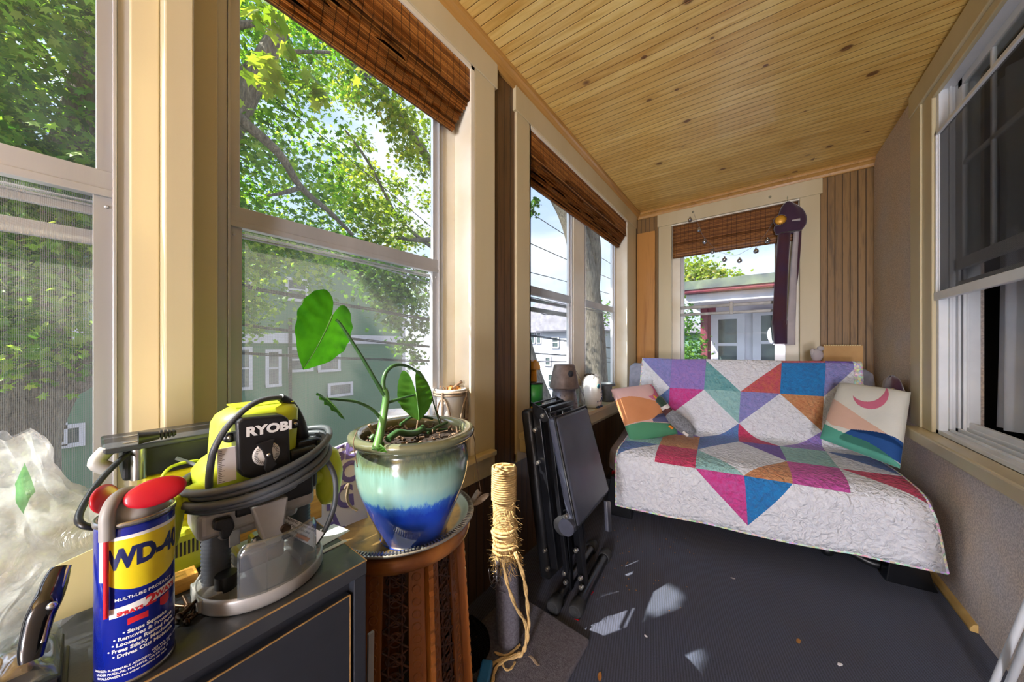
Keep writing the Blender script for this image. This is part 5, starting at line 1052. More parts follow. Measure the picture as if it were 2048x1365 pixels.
for k in range(700):
    z = rf.choice([rf.gauss(0.35, 0.02), rf.gauss(0.35, 0.02), rf.uniform(0.36, 0.56)]); a = rf.uniform(0, 2 * PI); L_ = rf.uniform(0.012, 0.035); d = Vector((math.cos(a), math.sin(a), 0)); s_ = d * 0.046 + Vector((0, 0, z)) + wob(z); g = d * rf.uniform(0.3, 1.0) + Vector((rf.gauss(0, .5), rf.gauss(0, .5), rf.gauss(-0.4, .5))); g.normalize(); e_ = s_ + g * L_; w_ = g.orthogonal().normalized() * 0.0009; fz.add([s_ - w_, s_ + w_, e_ + w_ * .5, e_ - w_ * .5], [(0, 1, 2, 3)])
fz.build('frayed_fibres', M['fray'], cp)['kind'] = 'stuff'
def strand(pts, r=0.0065):
    P = smooth([Vector(p) - co for p in pts], 8); m = MB(); n = len(P)
    for q_ in range(2): m.tube([p_ + Vector((math.cos(i * 0.55 + q_ * PI), math.sin(i * 0.55 + q_ * PI), 0)) * r * 0.5 for i, p_ in enumerate(P)], r * 0.62, 7)
    return m.build('loose_rope', M['sisal'], cp)
g = lambda x, y, X: tuple(atx(x, y, X))
strand([g(1006, 1120, -0.735), g(1014, 1165, -0.70), g(1032, 1215, -0.69), g(1050, 1245, -0.69), g(1054, 1285, -0.69)])
strand([g(1030, 1105, -0.735), g(1046, 1150, -0.70), g(1054, 1200, -0.69), g(1057, 1250, -0.685), g(1052, 1290, -0.685), tuple(atz(1040, 1312, 0.03)), tuple(atz(1010, 1318, 0.03)), tuple(atz(985, 1330, 0.03)), tuple(atz(974, 1345, 0.03)), tuple(atz(970, 1375, 0.03))], 0.0075)
strand([tuple(atz(1040, 1306, 0.033)), tuple(atz(1010, 1322, 0.036)), tuple(atz(993, 1336, 0.033)), tuple(atz(986, 1360, 0.03)), tuple(atz(984, 1390, 0.03))], 0.006)
strand([tuple(atz(1040, 1290, 0.03)), tuple(atz(1030, 1300, 0.03)), tuple(atz(1012, 1312, 0.028)), tuple(atz(990, 1306, 0.028))], 0.005)
strand([tuple(atz(1005, 1330, 0.03)), tuple(atz(1012, 1340, 0.028)), tuple(atz(1022, 1338, 0.028)), tuple(atz(1030, 1325, 0.028))], 0.004)
fl = MB(); rf = random.Random(3)
for k in range(16):
    z = rf.uniform(0.24, 0.35); a = rf.uniform(PI * 0.9, PI * 1.7); c_ = Vector((0.05 * math.cos(a), 0.05 * math.sin(a), z)) + wob(z); fl.tube(smooth([c_ + Vector((rf.gauss(0, .014), rf.gauss(0, .014), rf.gauss(0, .022))) for _ in range(5)], 4), 0.0011, 5)
fl.build('fluff_tuft', M['fluff'], cp)['kind'] = 'stuff'

# dried bits lying about
rf = random.Random(21)
def scrap(label, p, s_, mat, cat='scrap', grp=None, z=0.001):
    P = [(rf.uniform(.6, 1.2) * s_ * math.cos(a), rf.uniform(.25, .6) * s_ * math.sin(a)) for a in [i * PI / 4 for i in range(8)]]
    o = MB().prism(P, 0, 0.0025).build('floor_scrap', M[mat], None); o.location = (p[0], p[1], z); o.rotation_euler = (0, 0, rf.uniform(0, 6)); tag(o, label, cat, grp); return o
scrap('bright orange-red paper scrap on the carpet beside the bench foot tube', atz(1182, 1188, 0), 0.020, 'redplastic'); scrap('smaller red paper scrap on the carpet below the bench foot tube', atz(1154, 1240, 0), 0.014, 'redplastic')
scrap('curled tan leaf on the carpet at the photo\'s bottom edge', atz(1200, 1357, 0), 0.018, 'dryleaf'); scrap('brown dry leaf lying alone in the middle of the carpet', atz(1597, 1284, 0), 0.016, 'dryleaf'); scrap('white paper crumb on the open carpet right of the brown leaf', atz(1680, 1331, 0), 0.012, 'paper')
scrap('tiny white crumb near the sunlit carpet patches', atz(1292, 1274, 0), 0.007, 'paper'); scrap('small pale crumb on the carpet in front of the futon', atz(1466, 1158, 0), 0.009, 'lining')
for i in range(60):
    x = rf.uniform(-0.72, -0.25); y = rf.uniform(1.55, 2.25); o = MB().box((-1, -0.6, 0), (1, 0.6, 0.4)).build('carpet_crumb', M['dryleaf'], None); o.location = (x, y, 0.0005); k = rf.uniform(0.0015, 0.0035); o.scale = (k, k, k * 0.7); o.rotation_euler = (0, 0, rf.uniform(0, 6)); tag(o, 'tiny tan crumb scattered on the dark carpet between bench and futon', 'crumb', 'tan crumbs scattered on the carpet')
o = MB().grid(lambda u, v: (u * 0.05 - 0.025, 0.012 * (v - .5) * (1 - abs(2 * u - 1) ** 2) , 0.006 + 0.006 * math.sin(u * 6)), 14, 4).build('curled_leaf', M['husk'], None, solid=0.0015); o.location = tuple(atz(1068, 1325, 0.023)); tag(o, 'curled pale dry leaf lying on the scratching post base', 'leaf')

# black mesh bag beside the stand
bg_ = thing('mesh_bag', tuple(atz(930, 1320, 0)), 'black mesh bag slumped on the floor between the carved stand and scratching post', 'bag')
M['bagmesh'] = mesh_mat('black bag mesh', '#1d1a18', 1.0, 0.006, 0.55)
def bagf(u, v):
    a = 2 * PI * u; ph = 0.5 * PI * v; k = 1 + 0.22 * mnoise.noise(Vector((math.cos(a) * 1.4, math.sin(a) * 1.4, v * 2))); return (0.085 * math.cos(ph) * math.cos(a) * k, 0.085 * math.cos(ph) * math.sin(a) * k, 0.13 * math.sin(ph) * k + 0.001)
bb_ = MB().grid(bagf, 40, 18).build('mesh_body', M['bagmesh'], bg_); MB().grid(lambda u, v: tuple(Vector(bagf(u, v * 0.6)) * 0.93), 30, 10).build('black_base', M['black'], bg_)
bg_.location = (-0.86, 0.855, 0.023)
o = MB().box((-0.02, -0.05, 0), (0.02, 0.05, 0.03)).build('blue_clip', M['bluecloth'], None, bevel=0.006); p = atz(968, 1362, 0.0); o.location = (p.x + 0.02, p.y - 0.02, 0.026); o.rotation_euler = (0, 0, 0.5); tag(o, 'bright blue plastic piece at the bottom edge beside the loose rope', 'clip')
# pair of white rods at the right edge
rk = thing('folding_rack', (0.45, 1.0, 0), 'white metal tube rack leaning into the bottom right corner of the photo', 'rack')
a = atx(2052, 1222, 0.60); b = atz(1975, 1400, 0.0)
for (p_, q_) in ((atx(2052, 1218, 0.66), atz(1985, 1375, 0.02)), (atx(2060, 1270, 0.62), atz(2012, 1385, 0.02))):
    p_ = Vector(p_); q_ = Vector(q_); d = (p_ - q_); MB().cyl(q_ + Vector((0, 0, 0)) - Vector((0.45, 1.0, 0)), p_ + d * 0.9 - Vector((0.45, 1.0, 0)), 0.009, 14).build('tube', M['white'], rk)
# ------------------------------------------------------------------ cabinet under the near windows
CT = 0.790; CX = -0.563; CY1 = 0.306
cab = thing('storage_cabinet', (-0.77, -0.30, 0), 'black laminate cabinet with worn gold edges standing under the nearest window', 'cabinet')
cbo = Vector((-0.77, -0.30, 0)); lb = lambda m, a, b: m.box(Vector(a) - cbo, Vector(b) - cbo)
m = MB(); lb(m, (-0.978, -0.92, 0.03), (-0.582, CY1 - 0.022, CT - 0.026)); m.build('body', M['cabinet'], cab)
m = MB(); lb(m, (-0.978, -0.92, CT - 0.024), (CX, CY1, CT)); m.build('worktop', M['cabtop'], cab, bevel=0.0012)
m = MB(); lb(m, (-0.978, CY1 - 0.022, 0.0), (CX - 0.001, CY1 - 0.001, CT - 0.024)); m.build('side_panel', M['cabinet'], cab, bevel=0.001)
m = MB(); lb(m, (CX - 0.0012, -0.92, CT - 0.0012), (CX + 0.0006, CY1, CT + 0.0006)); lb(m, (-0.978, CY1 - 0.001, CT - 0.0010), (CX, CY1 + 0.0006, CT + 0.0005)); m.build('worn_edge', M['edgewood'], cab)
for k, (z0, z1) in enumerate(((0.40, 0.742), (0.04, 0.392))):
    for y0, y1 in ((-0.30, CY1 - 0.028), (-0.91, -0.306)):
        m = MB(); lb(m, (-0.582, y0, z0), (CX - 0.004, y1, z1)); d_ = m.build('drawer', M['cabinet'], cab, bevel=0.0012)
        m = MB(); e = 0.0009
        lb(m, (CX - 0.0052, y0, z1 - e), (CX - 0.0034, y1, z1 + e)); lb(m, (CX - 0.0052, y1 - e, z0), (CX - 0.0034, y1 + e, z1)); m.build('worn_edge', M['edgewood'], d_)
fb = MB().box((0, 0, 0), (0.006, 0.012, 0.62)).build('thin_board', M['greyplastic'], None, bevel=0.001); fb.location = (-0.600, CY1 + 0.010, 0.001); fb.rotation_euler = (math.radians(-1.0), 0, 0); tag(fb, 'thin grey strip leaning against the right end of the black cabinet', 'strip')
A = atx
# ------------------------------------------------------------------ blue spray can
wc = thing('spray_can', (-0.605, 0.036, CT + 0.0005), 'blue and yellow lubricant spray can with red flip straw on the cabinet front edge', 'spray can')
R0 = 0.0325
MB().lathe([(0.0, 0.002), (0.026, 0.002), (0.030, 0.0), (0.0325, 0.003), (0.0325, 0.178), (0.0315, 0.182), (0.0, 0.182)], n=64).build('can_body', M['canblue'], wc)
MB().lathe([(0.0305, 0.181), (0.0335, 0.182), (0.0340, 0.185), (0.0330, 0.188), (0.0290, 0.187), (0.0275, 0.184), (0.0, 0.184)], n=64).build('steel_rim', M['steel'], wc)
MB().lathe([(0.0325, 0.0), (0.0333, 0.001), (0.0333, 0.004), (0.0325, 0.005)], n=64).build('bottom_rim', M['steel'], wc)
MB().lathe([(0.0275, 0.184), (0.0275, 0.190), (0.0265, 0.197), (0.0235, 0.205), (0.018, 0.211), (0.012, 0.214), (0.0, 0.215)], n=48).build('shoulder', M['greyplastic'], wc)
def cmap(r=0.0329, t0=0.0):
    return lambda s_, z: (r * math.cos(t0 + s_ / R0), r * math.sin(t0 + s_ / R0), z)
PHI = math.radians(-3.3)
def cgrid(mb, a0, a1, ztop, zbot, r=0.0327, n=36, mi=0):
    """a label patch between angles, with its top and bottom edge given as functions of the angle"""
    mb.grid(lambda u, v: (r * math.cos(a0 + (a1 - a0) * u), r * math.sin(a0 + (a1 - a0) * u), ztop(u) + (zbot(u) - ztop(u)) * v), n, 6, mi)
rd_ = math.radians
m = MB(); cgrid(m, PHI + rd_(-50), PHI + rd_(88), lambda u: 0.168, lambda u: 0.1235 - 0.016 * math.sin(PI * min(1, u * 1.05)) ** 0.8, 0.0328); lab = m.build('yellow_label', M['canyellow'], wc)
m = MB(); cgrid(m, PHI + rd_(-54), PHI + rd_(88), lambda u: 0.172, lambda u: 0.168, 0.0328); cgrid(m, PHI + rd_(-57), PHI + rd_(-48), lambda u: 0.172, lambda u: 0.122, 0.03285, 8); cgrid(m, PHI + rd_(-38), PHI + rd_(80), lambda u: 0.091 + 0.006 * u, lambda u: 0.080 + 0.008 * u, 0.0328); m.build('white_band', M['canwhite'], wc)
m = MB(); lettering(m, 'WD-40', 0.0300, cmap(0.0330, PHI + rd_(19)), 0, 0.0016, 0.72, off=(0, 0.1455), cut=0.003); m.build('lettering', M['navy'], wc)['label'] = 'navy WD-40 lettering'
m = MB(); lettering(m, 'MULTI-USE PRODUCT', 0.0046, cmap(0.0330, PHI + rd_(14)), 0, 0.0001, 1.1, off=(0, 0.1005), cut=0.004); 
for i, s_ in enumerate(('\u2022 Stops Squeaks', '\u2022 Removes & Protects', '\u2022 Loosens Rusted Parts', '\u2022 Frees Sticky Mechanisms', '\u2022 Drives Out Moisture')): lettering(m, s_, 0.0058, cmap(0.0330, PHI + rd_(14)), 0, 0.00018, 1.0, 0.0, (0, 0.0615 - 0.0062 * i))
for i, s_ in enumerate(('DANGER: FLAMMABLE AEROSOL. CONTENTS', 'UNDER PRESSURE. HARMFUL OR FATAL IF', 'SWALLOWED. See other cautions on back.')): lettering(m, s_, 0.0034, cmap(0.0330, PHI + rd_(-6)), 0, 0.00008, 1.0, 0.0, (0, 0.0225 - 0.0042 * i))
lettering(m, 'NET WT. 8 OZ. / 226 g', 0.0034, cmap(0.0330, PHI + rd_(50)), 0, 0.00008, off=(0, 0.026)); m.build('fine_print', M['canwhite'], wc)
m = MB(); lettering(m, '2', 0.0170, cmap(0.0331, PHI + rd_(20)), 0, 0.0006, 1.1, off=(0, 0.0875), cut=0.003); lettering(m, 'WAYS', 0.0080, cmap(0.0331, PHI + rd_(46)), 0, 0.0004, off=(0, 0.0895), cut=0.003); lettering(m, 'SPRAYS', 0.0060, cmap(0.0331, PHI + rd_(-9)), 0, 0.0003, off=(0, 0.0840))
cgrid(m, PHI + rd_(34), PHI + rd_(52), lambda u: 0.083 + .002 * u, lambda u: 0.0745 - 0.003 * math.sin(PI * u), 0.0330, 10); cgrid(m, PHI + rd_(-12), PHI + rd_(16), lambda u: 0.0765, lambda u: 0.0690 + 0.001 * math.sin(PI * u), 0.0330, 10); m.build('red_print', M['canred'], wc)
cs_, sn_ = math.cos, math.sin
ns = MB(); a = PHI + rd_(-38); px_ = lambda r, z, a=a: (r * cs_(a), r * sn_(a), z)
ns.tube(smooth([px_(0.004, 0.212), px_(0.016, 0.216), px_(0.028, 0.212), px_(0.0345, 0.200), px_(0.0350, 0.185), px_(0.0350, 0.172)], 5), 0.0062, 16)
ns.tube([px_(-0.010, 0.205, PHI), px_(0.012, 0.211, PHI + .4), px_(0.020, 0.205, PHI + .5)], [0.012, 0.014, 0.010], 16, 0, True, 0.7)
noz = ns.build('nozzle', M['greyplastic'], wc); MB().sphere(px_(0.0335, 0.203), 0.0022, 10, 8).build('nozzle_tip', M['amber'], noz)
MB().tube([px_(0.0362, 0.176), px_(0.0362, 0.085)], 0.0021, 10).build('red_straw', M['redplastic'], wc)
def wing(c, ax_, rr, T=None): return MB().sphere((0, 0, 0), rr, 24, 14).build('red_trigger', M['redplastic'], wc)
w1_ = wing(0, 0, (0.0065, 0.0265, 0.0160)); w1_.location = (0.026, 0.014, 0.2125); w1_.rotation_euler = (rd_(8), rd_(-18), rd_(-6))
w2_ = wing(0, 0, (0.0060, 0.0210, 0.0160)); w2_.location = (-0.004, -0.024, 0.2100); w2_.rotation_euler = (rd_(-4), rd_(-10), rd_(62))

# ------------------------------------------------------------------ plunge router
rt = thing('plunge_router', (-0.665, 0.180, CT + 0.0005), 'lime green plunge router with black dial plate and wound grey power cord on the cabinet', 'router')
ro = Vector(rt.location); RA = lambda x, y, X: A(x, y, X) - ro
bs = MB().lathe([(0.0, 0.004), (0.078, 0.004), (0.080, 0.010), (0.080, 0.020), (0.083, 0.024), (0.0865, 0.020), (0.087, 0.004), (0.085, 0.0), (0.0, 0.0)], n=64)
bs.box((-0.03, -0.085, 0.004), (0.03, -0.05, 0.022)).box((-0.05, 0.045, 0.004), (0.03, 0.08, 0.020)); bs.build('base_ring', M['castgrey'], rt, bevel=0.0015)
MB().box((-0.045, -0.035, 0.02), (0.005, 0.03, 0.052)).box((-0.035, -0.015, 0.04), (-0.005, 0.045, 0.066)).build('collet_block', M['steel'], rt, bevel=0.006)
for y, x in ((-0.058, -0.012), (0.068, -0.040)):
    P = []
    b_ = MB(); prof = []
    for k in range(15): z = 0.018 + k * 0.0062; prof += [(0.0150, z), (0.0182, z + 0.0031)]
    b_.lathe(prof, (x, y, 0), 24); b_.build('spring_bellows', M['cord'], rt)
MB().cyl((0.018, -0.052, 0.018), (0.018, -0.052, 0.040), 0.0135, 24).build('locking_knob', M['black'], rt, bevel=0.003)
MB().box((0.006, -0.048, 0.075), (0.014, -0.034, 0.118)).build('depth_stop', M['steel'], rt, bevel=0.001)
cst = MB().box((-0.060, -0.085, 0.100), (0.022, 0.072, 0.142)).box((-0.050, -0.060, 0.085), (0.010, 0.050, 0.104)); cst.build('plunge_casting', M['castgrey'], rt, bevel=0.012, seg=4)
MB().prism([(-0.026, 0.0), (0.024, 0.0), (0.016, -0.062), (0.012, -0.070), (-0.004, -0.070), (-0.010, -0.060)], 0.010, 0.040, Matrix(((0, 0, 1, 0), (1, 0, 0, 0), (0, 1, 0, 0.136), (0, 0, 0, 1)))).build('casting_boss', M['castgrey'], rt, bevel=0.003)
MB().cyl((0.041, 0.018, 0.086), (0.047, 0.018, 0.086), 0.007, 20).build('screw', M['bronze'], rt)
MB().prism([(-0.010, 0.012), (0.010, 0.010), (0.014, -0.006), (0.006, -0.022), (-0.002, -0.020), (-0.004, -0.006), (-0.012, 0.0)], 0.020, 0.034, Matrix(((0, 0, 1, 0), (1, 0, 0, -0.058), (0, 1, 0, 0.120), (0, 0, 0, 1)))).build('depth_lever', M['black'], rt, bevel=0.003)
# motor housing
mh = MB()
def body_sec(z, ry, rx, cy, n=40): return [Vector((-0.035 + rx * (abs(math.cos(a)) ** 0.6) * (1 if math.cos(a) > 0 else -1), cy + ry * (abs(math.sin(a)) ** 0.6) * (1 if math.sin(a) > 0 else -1), z)) for a in [2 * PI * k / n for k in range(n)]]
secs = [body_sec(z, ry, rx, cy) for z, ry, rx, cy in ((0.130, .058, .045, -.008), (0.150, .066, .050, -.012), (0.190, .068, .052, -.014), (0.202, .063, .050, -.010), (0.210, .058, .048, -.004), (0.262, .058, .048, -.001), (0.274, .055, .046, .002), (0.282, .047, .040, .006), (0.287, .036, .030, .008))]
vv = [p for s_ in secs for p in s_]; n = 40
mh.add(vv, [(i * n + k, i * n + (k + 1) % n, (i + 1) * n + (k + 1) % n, (i + 1) * n + k) for i in range(len(secs) - 1) for k in range(n)] + [tuple(range(n - 1, -1, -1)), tuple(range(8 * n, 9 * n))], 0, True)
mh.build('motor_housing', M['lime'], rt)
rb = MB()
for k in range(9): rb.box((-0.062 + 0.0065 * k, -0.036, 0.2865), (-0.059 + 0.0065 * k, 0.048, 0.289))
rb.build('vent_ribs', M['lime'], rt, bevel=0.001)
fc = [RA(x, y, -0.632) for x, y in ((470, 846), (482, 836), (564, 829), (577, 838), (580, 924), (573, 939), (560, 947), (498, 957), (482, 953), (474, 940))]
m = MB().prism([(p.y, p.z) for p in fc], -0.010, 0.038, Matrix(((0, 0, 1, 0), (1, 0, 0, 0), (0, 1, 0, 0), (0, 0, 0, 1)))); fp = m.build('dial_plate', M['black'], rt, bevel=0.005, seg=4)
FX = 0.0385
q0, q1 = RA(498, 860, ro.x + FX), RA(577, 851, ro.x + FX); q0 = RA(540, 858, ro.x + FX)
m = MB(); lettering(m, 'RYOBI', 0.0195, lambda x, y: (FX + 0.0004, q0.y + x, q0.z + y), 0, 0.0010, 1.12); m.build('lettering', M['canwhite'], fp)['label'] = 'white RYOBI lettering'
q = RA(533, 908, ro.x + FX)
dl = MB().lathe([(0.0, 0.002), (0.017, 0.002), (0.0185, 0.0), (0.0, 0.0)], tuple(Vector((FX, q.y, q.z))), 36, 0, Matrix.Rotation(PI / 2, 4, 'Y')).build('dial', M['canwhite'], fp); tk = MB()
for k in range(36): a = 2 * PI * k / 36; T = Matrix.Translation((FX + 0.0022, q.y, q.z)) @ Matrix.Rotation(a, 4, 'X'); tk.box((0, -0.0003, 0.012), (0.0005, 0.0003, 0.0165), 0, T)
tk.build('dial_ticks', M['blackink'], dl)
T = Matrix.Translation((FX + 0.002, q.y, q.z)) @ Matrix.Rotation(rd_(8), 4, 'X')
MB().prism([(-0.012, 0.022), (0.012, 0.022), (0.006, 0.006), (0.006, -0.010), (0.010, -0.020), (-0.004, -0.030), (-0.008, -0.020), (-0.004, -0.006), (-0.006, 0.008)], 0.0, 0.007, T @ Matrix(((0, 0, 1, 0), (1, 0, 0, 0), (0, 1, 0, 0), (0, 0, 0, 1)))).build('dial_grip', M['black'], dl, bevel=0.0015)
MB().lathe([(0.0, 0.012), (0.003, 0.011), (0.003, 0.008), (0, 0.008)], tuple(Vector((FX, q.y, q.z))), 16, 0, Matrix.Rotation(PI / 2, 4, 'Y')).build('dial_pin', M['bolt'], dl)
for x, y in ((458, 875), (588, 848)):
    p = RA(x, y, -0.652); s_ = MB().lathe([(0.0, 0.006), (0.0075, 0.006), (0.0085, 0.0), (0.0, 0.0)], tuple(p), 20, 0, Matrix.Rotation(PI / 2, 4, 'Y')).build('screw_boss', M['black'], rt); MB().lathe([(0.0, 0.0066), (0.004, 0.0066), (0.0, 0.005)], tuple(p), 14, 0, Matrix.Rotation(PI / 2, 4, 'Y')).build('screw', M['bolt'], s_)
# scale, black side block with wording
sb = MB().box((-0.052, 0.030, 0.128), (0.020, 0.078, 0.205)).box((-0.045, -0.045, 0.118), (0.024, 0.070, 0.165)).build('lower_cover', M['black'], rt, bevel=0.008, seg=4)
m = MB(); lettering(m, 'Variable', 0.0095, lambda x, y: (0.0205 + 0.0006, 0.052 + x, 0.184 + y), 0, 0.0002, 1.05); lettering(m, '1/2" collet', 0.0095, lambda x, y: (0.0246, 0.044 + x, 0.161 + y), 0, 0.0002, 1.05); lettering(m, 'Peak', 0.0110, lambda x, y: (0.0246, -0.020 + x, 0.152 + y), 0, 0.0003, 1.1); m.build('fine_print', M['canwhite'], sb)
p = RA(452, 925, -0.638); sc_ = MB().box((p.x, p.y - 0.010, p.z - 0.030), (p.x + 0.002, p.y + 0.012, p.z + 0.022)).build('depth_scale', M['paper'], rt, bevel=0.0005); tk = MB()
for k in range(18): tk.box((p.x + 0.002, p.y - 0.009, p.z - 0.028 + k * 0.0027), (p.x + 0.0023, p.y - 0.002 - (0.003 if k % 3 else 0), p.z - 0.0274 + k * 0.0027))
tk.build('scale_marks', M['blackink'], sc_)
# handles
def blob(name, pts, rs, mat, par, sq=1.0):
    P = smooth([Vector(p) for p in pts], 6); n = len(P); k = len(rs) - 1; R = [rs[min(int(i / (n - 1) * k), k - 1)] + (rs[min(int(i / (n - 1) * k), k - 1) + 1] - rs[min(int(i / (n - 1) * k), k - 1)]) * ((i / (n - 1) * k) - min(int(i / (n - 1) * k), k - 1)) for i in range(n)]
    return MB().tube(P, R, 20, 0, True, sq).build(name, M[mat], par)
blob('handle_neck', [RA(415, 985, -0.68), RA(385, 992, -0.675), RA(350, 1012, -0.67)], [0.022, 0.016, 0.018], 'lime', rt); blob('handle', [RA(322, 992, -0.668), RA(326, 1005, -0.668), RA(336, 1040, -0.665), RA(342, 1095, -0.66)], [0.004, 0.020, 0.022, 0.014, 0.006], 'lime', rt)
blob('handle_neck', [RA(600, 965, -0.69), RA(625, 955, -0.69), RA(648, 945, -0.69)], [0.018, 0.016, 0.018], 'lime', rt); blob('handle', [RA(648, 898, -0.69), RA(650, 908, -0.69), RA(658, 945, -0.69), RA(656, 985, -0.69), RA(654, 1006, -0.69)], [0.006, 0.023, 0.025, 0.021, 0.010], 'lime', rt)
# cord: wound loops, the arch over the top, the falling end
P = []; N_ = 300
for i in range(N_):
    t_ = i / (N_ - 1); a = -PI * 0.5 + t_ * 2 * PI * 4.3; k = 0.0055 * math.sin(t_ * 17); P.append(Vector((-0.022 + (0.072 + k) * math.cos(a), 0.002 + (0.103 + k) * math.sin(a), 0.204 - 0.036 * t_ + 0.006 * math.sin(a * 0.9) + 0.018 * math.sin(a) - 0.016 * max(0, math.cos(a)))))
MB().tube(P, 0.0056, 12).build('wound_cord', M['cord'], rt)
P = smooth([RA(418, 975, -0.655), RA(420, 940, -0.64), RA(430, 895, -0.635), RA(462, 845, -0.64), RA(510, 806, -0.655), RA(555, 796, -0.67), RA(575, 803, -0.68)], 7); MB().tube(P, 0.0046, 12).build('arched_cord', M['cord'], rt)
MB().tube(smooth([RA(560, 795, -0.673), RA(580, 810, -0.682), RA(597, 845, -0.69), RA(604, 885, -0.695)], 6), [0.0065 + 0.0004 * k for k in range(19)], 14).build('strain_relief', M['black'], rt); MB().box((-0.05, 0.050, 0.196), (0.004, 0.084, 0.214)).build('cord_clamp', M['black'], rt, bevel=0.005)
MB().tube(smooth([RA(610, 885, -0.672), RA(640, 905, -0.655), RA(668, 950, -0.645), RA(670, 1005, -0.640), RA(655, 1050, -0.638), RA(640, 1075, -0.640), RA(620, 1100, -0.66)], 7), 0.0046, 12).build('falling_cord', M['cord'], rt)
# warning tag on the cord
c4 = [RA(572, 1032, -0.660), RA(648, 1066, -0.632), RA(628, 1096, -0.634), RA(553, 1056, -0.662)]
tg = MB().add(c4, [(0, 1, 2, 3)]).build('warning_tag', M['paper'], rt, solid=0.0006); u_ = (c4[1] - c4[0]); w_ = (c4[0] - c4[3]); n_ = u_.cross(w_).normalized(); n_ = n_ if n_.x > 0 else -n_; ct_ = (c4[0] + c4[2]) / 2
m = MB()
for i, s_ in enumerate(('WARNING: To reduce the', 'risk of injury, read and', 'understand the manual', 'before using this tool')): lettering(m, s_, 0.0052, lambda x, y: ct_ - u_ * 0.12 + u_.normalized() * x + w_.normalized() * y + n_ * 0.0008, 0, 0.00006, 1.0, off=(0, 0.010 - 0.0062 * i))
m.build('fine_print', M['blackink'], tg); o_ = ct_ + u_ * 0.13 - w_ * 0.28; m = MB().add([o_ - u_.normalized() * .012 - w_.normalized() * .003 + n_ * .0007, o_ + u_.normalized() * .012 - w_.normalized() * .003 + n_ * .0007, o_ + u_.normalized() * .012 + w_.normalized() * .003 + n_ * .0007, o_ - u_.normalized() * .012 + w_.normalized() * .003 + n_ * .0007], [(0, 1, 2, 3)]); m.build('orange_band', M['orangeink'], tg)
# clear curved guard standing on the base
def gd(u, v):
    a = -0.62 + 1.35 * u; h = 0.088 - 0.012 * max(0, (abs(2 * u - 1) - 0.8) * 5) ** 2; return (0.0845 * math.cos(a), 0.0845 * math.sin(a), 0.012 + h * v)
MB().grid(gd, 30, 6).build('clear_guard', M['clearguard'], rt, solid=0.002)
edg = MB(); edg.tube([Vector(gd(k / 30, 1.0)) for k in range(31)], 0.0010, 6); edg.tube([Vector(gd(0, k / 6)) for k in range(7)], 0.0010, 6); edg.tube([Vector(gd(1, k / 6)) for k in range(7)], 0.0010, 6); edg.tube([Vector(gd(0.30, k / 6)) for k in range(7)], 0.0008, 6); edg.build('guard_edge', M['clear'], rt)

# ------------------------------------------------------------------ things behind and beside the router
ch = thing('battery_charger', tuple(A(330, 1010, -0.86)), 'black and yellow power tool charger box behind the spray can', 'charger'); ch.location.z = CT + 0.0005
co_ = Vector(ch.location); CP = lambda x, y, X=-0.86: A(x, y, X) - co_
a = CP(300, 955, -0.82); b = CP(440, 945, -0.82)
MB().box((-0.07, a.y - 0.008, 0.0), (0.03, b.y + 0.03, 0.165)).build('yellow_base', M['yellow'], ch, bevel=0.008, seg=3)
sl_ = MB()
for k in range(5): sl_.box((0.0295, a.y + 0.018 + 0.013 * k, 0.098), (0.0315, a.y + 0.024 + 0.013 * k, 0.138))
sl_.build('vent_slots', M['blackink'], ch)
MB().box((-0.075, a.y - 0.030, 0.165), (0.034, b.y + 0.03, 0.218)).build('black_body', M['black'], ch, bevel=0.006, seg=3)
MB().box((-0.085, a.y - 0.050, 0.216), (0.042, b.y + 0.03, 0.226)).build('top_plate', M['cabtop'], ch, bevel=0.003)
MB().cyl((0.030, a.y - 0.012, 0.165), (0.030, a.y - 0.012, 0.216), 0.010, 20).build('steel_post', M['steel'], ch)
MB().tube(smooth([(0.03, a.y - 0.045, 0.222), (0.036, a.y - 0.055, 0.205), (0.038, a.y - 0.040, 0.190)], 5), [0.010] * 11, 12).build('grey_jaw', M['greyplastic'], ch)
pl = thing('power_plug', tuple(A(300, 905, -0.800)), 'black two-pin power plug with flat lead lying on top of the charger', 'plug'); po = Vector(pl.location); pl.location.z = CT + 0.2275 + 0.012; po.z = pl.location.z
PP = lambda x, y, X=-0.80: (lambda q: Vector((q.x - po.x, q.y - po.y, 0)))(A(x, y, X))
MB().tube([PP(276, 905), PP(282, 905), PP(302, 907), PP(318, 910)], [0.013, 0.012, 0.010, 0.0085], 14, 0, True, 0.8).build('plug_body', M['black'], pl)
r_ = MB(); [r_.tube([PP(321 + 8 * k, 911 + 1.5 * k), PP(325 + 8 * k, 911 + 1.5 * k)], 0.0085 - 0.0008 * k, 12) for k in range(4)]; r_.tube([PP(318, 910), PP(352, 917)], 0.0045, 10); r_.build('strain_relief', M['black'], pl)
for dz in (-0.005, 0.005): MB().box(PP(276, 905) + Vector((-0.003, -0.016, dz - 0.0008)), PP(276, 905) + Vector((0.003, 0.0, dz + 0.0008))).build('prong', M['bolt'], pl)
lead = MB().tube(smooth([Vector(A(352, 917, -0.80)), Vector(A(385, 928, -0.79)), Vector(A(400, 935, -0.78))], 5), 0.003, 8).build('plug_lead', M['cord'], None); lead.parent = pl; lead.location = -Vector(pl.location)
cbl = MB().tube(smooth([A(440, 888, -0.86), A(400, 888, -0.86), A(350, 889, -0.86), A(300, 896, -0.85), A(262, 905, -0.83), A(225, 935, -0.80), A(190, 975, -0.76), A(165, 1015, -0.73), A(157, 1040, -0.71), A(168, 1052, -0.70), A(190, 1056, -0.70)], 8), 0.0040, 10).build('flat_cable', M['black'], None); tag(cbl, 'black flat cable arching over the charger and down beside the plastic bag', 'cable')
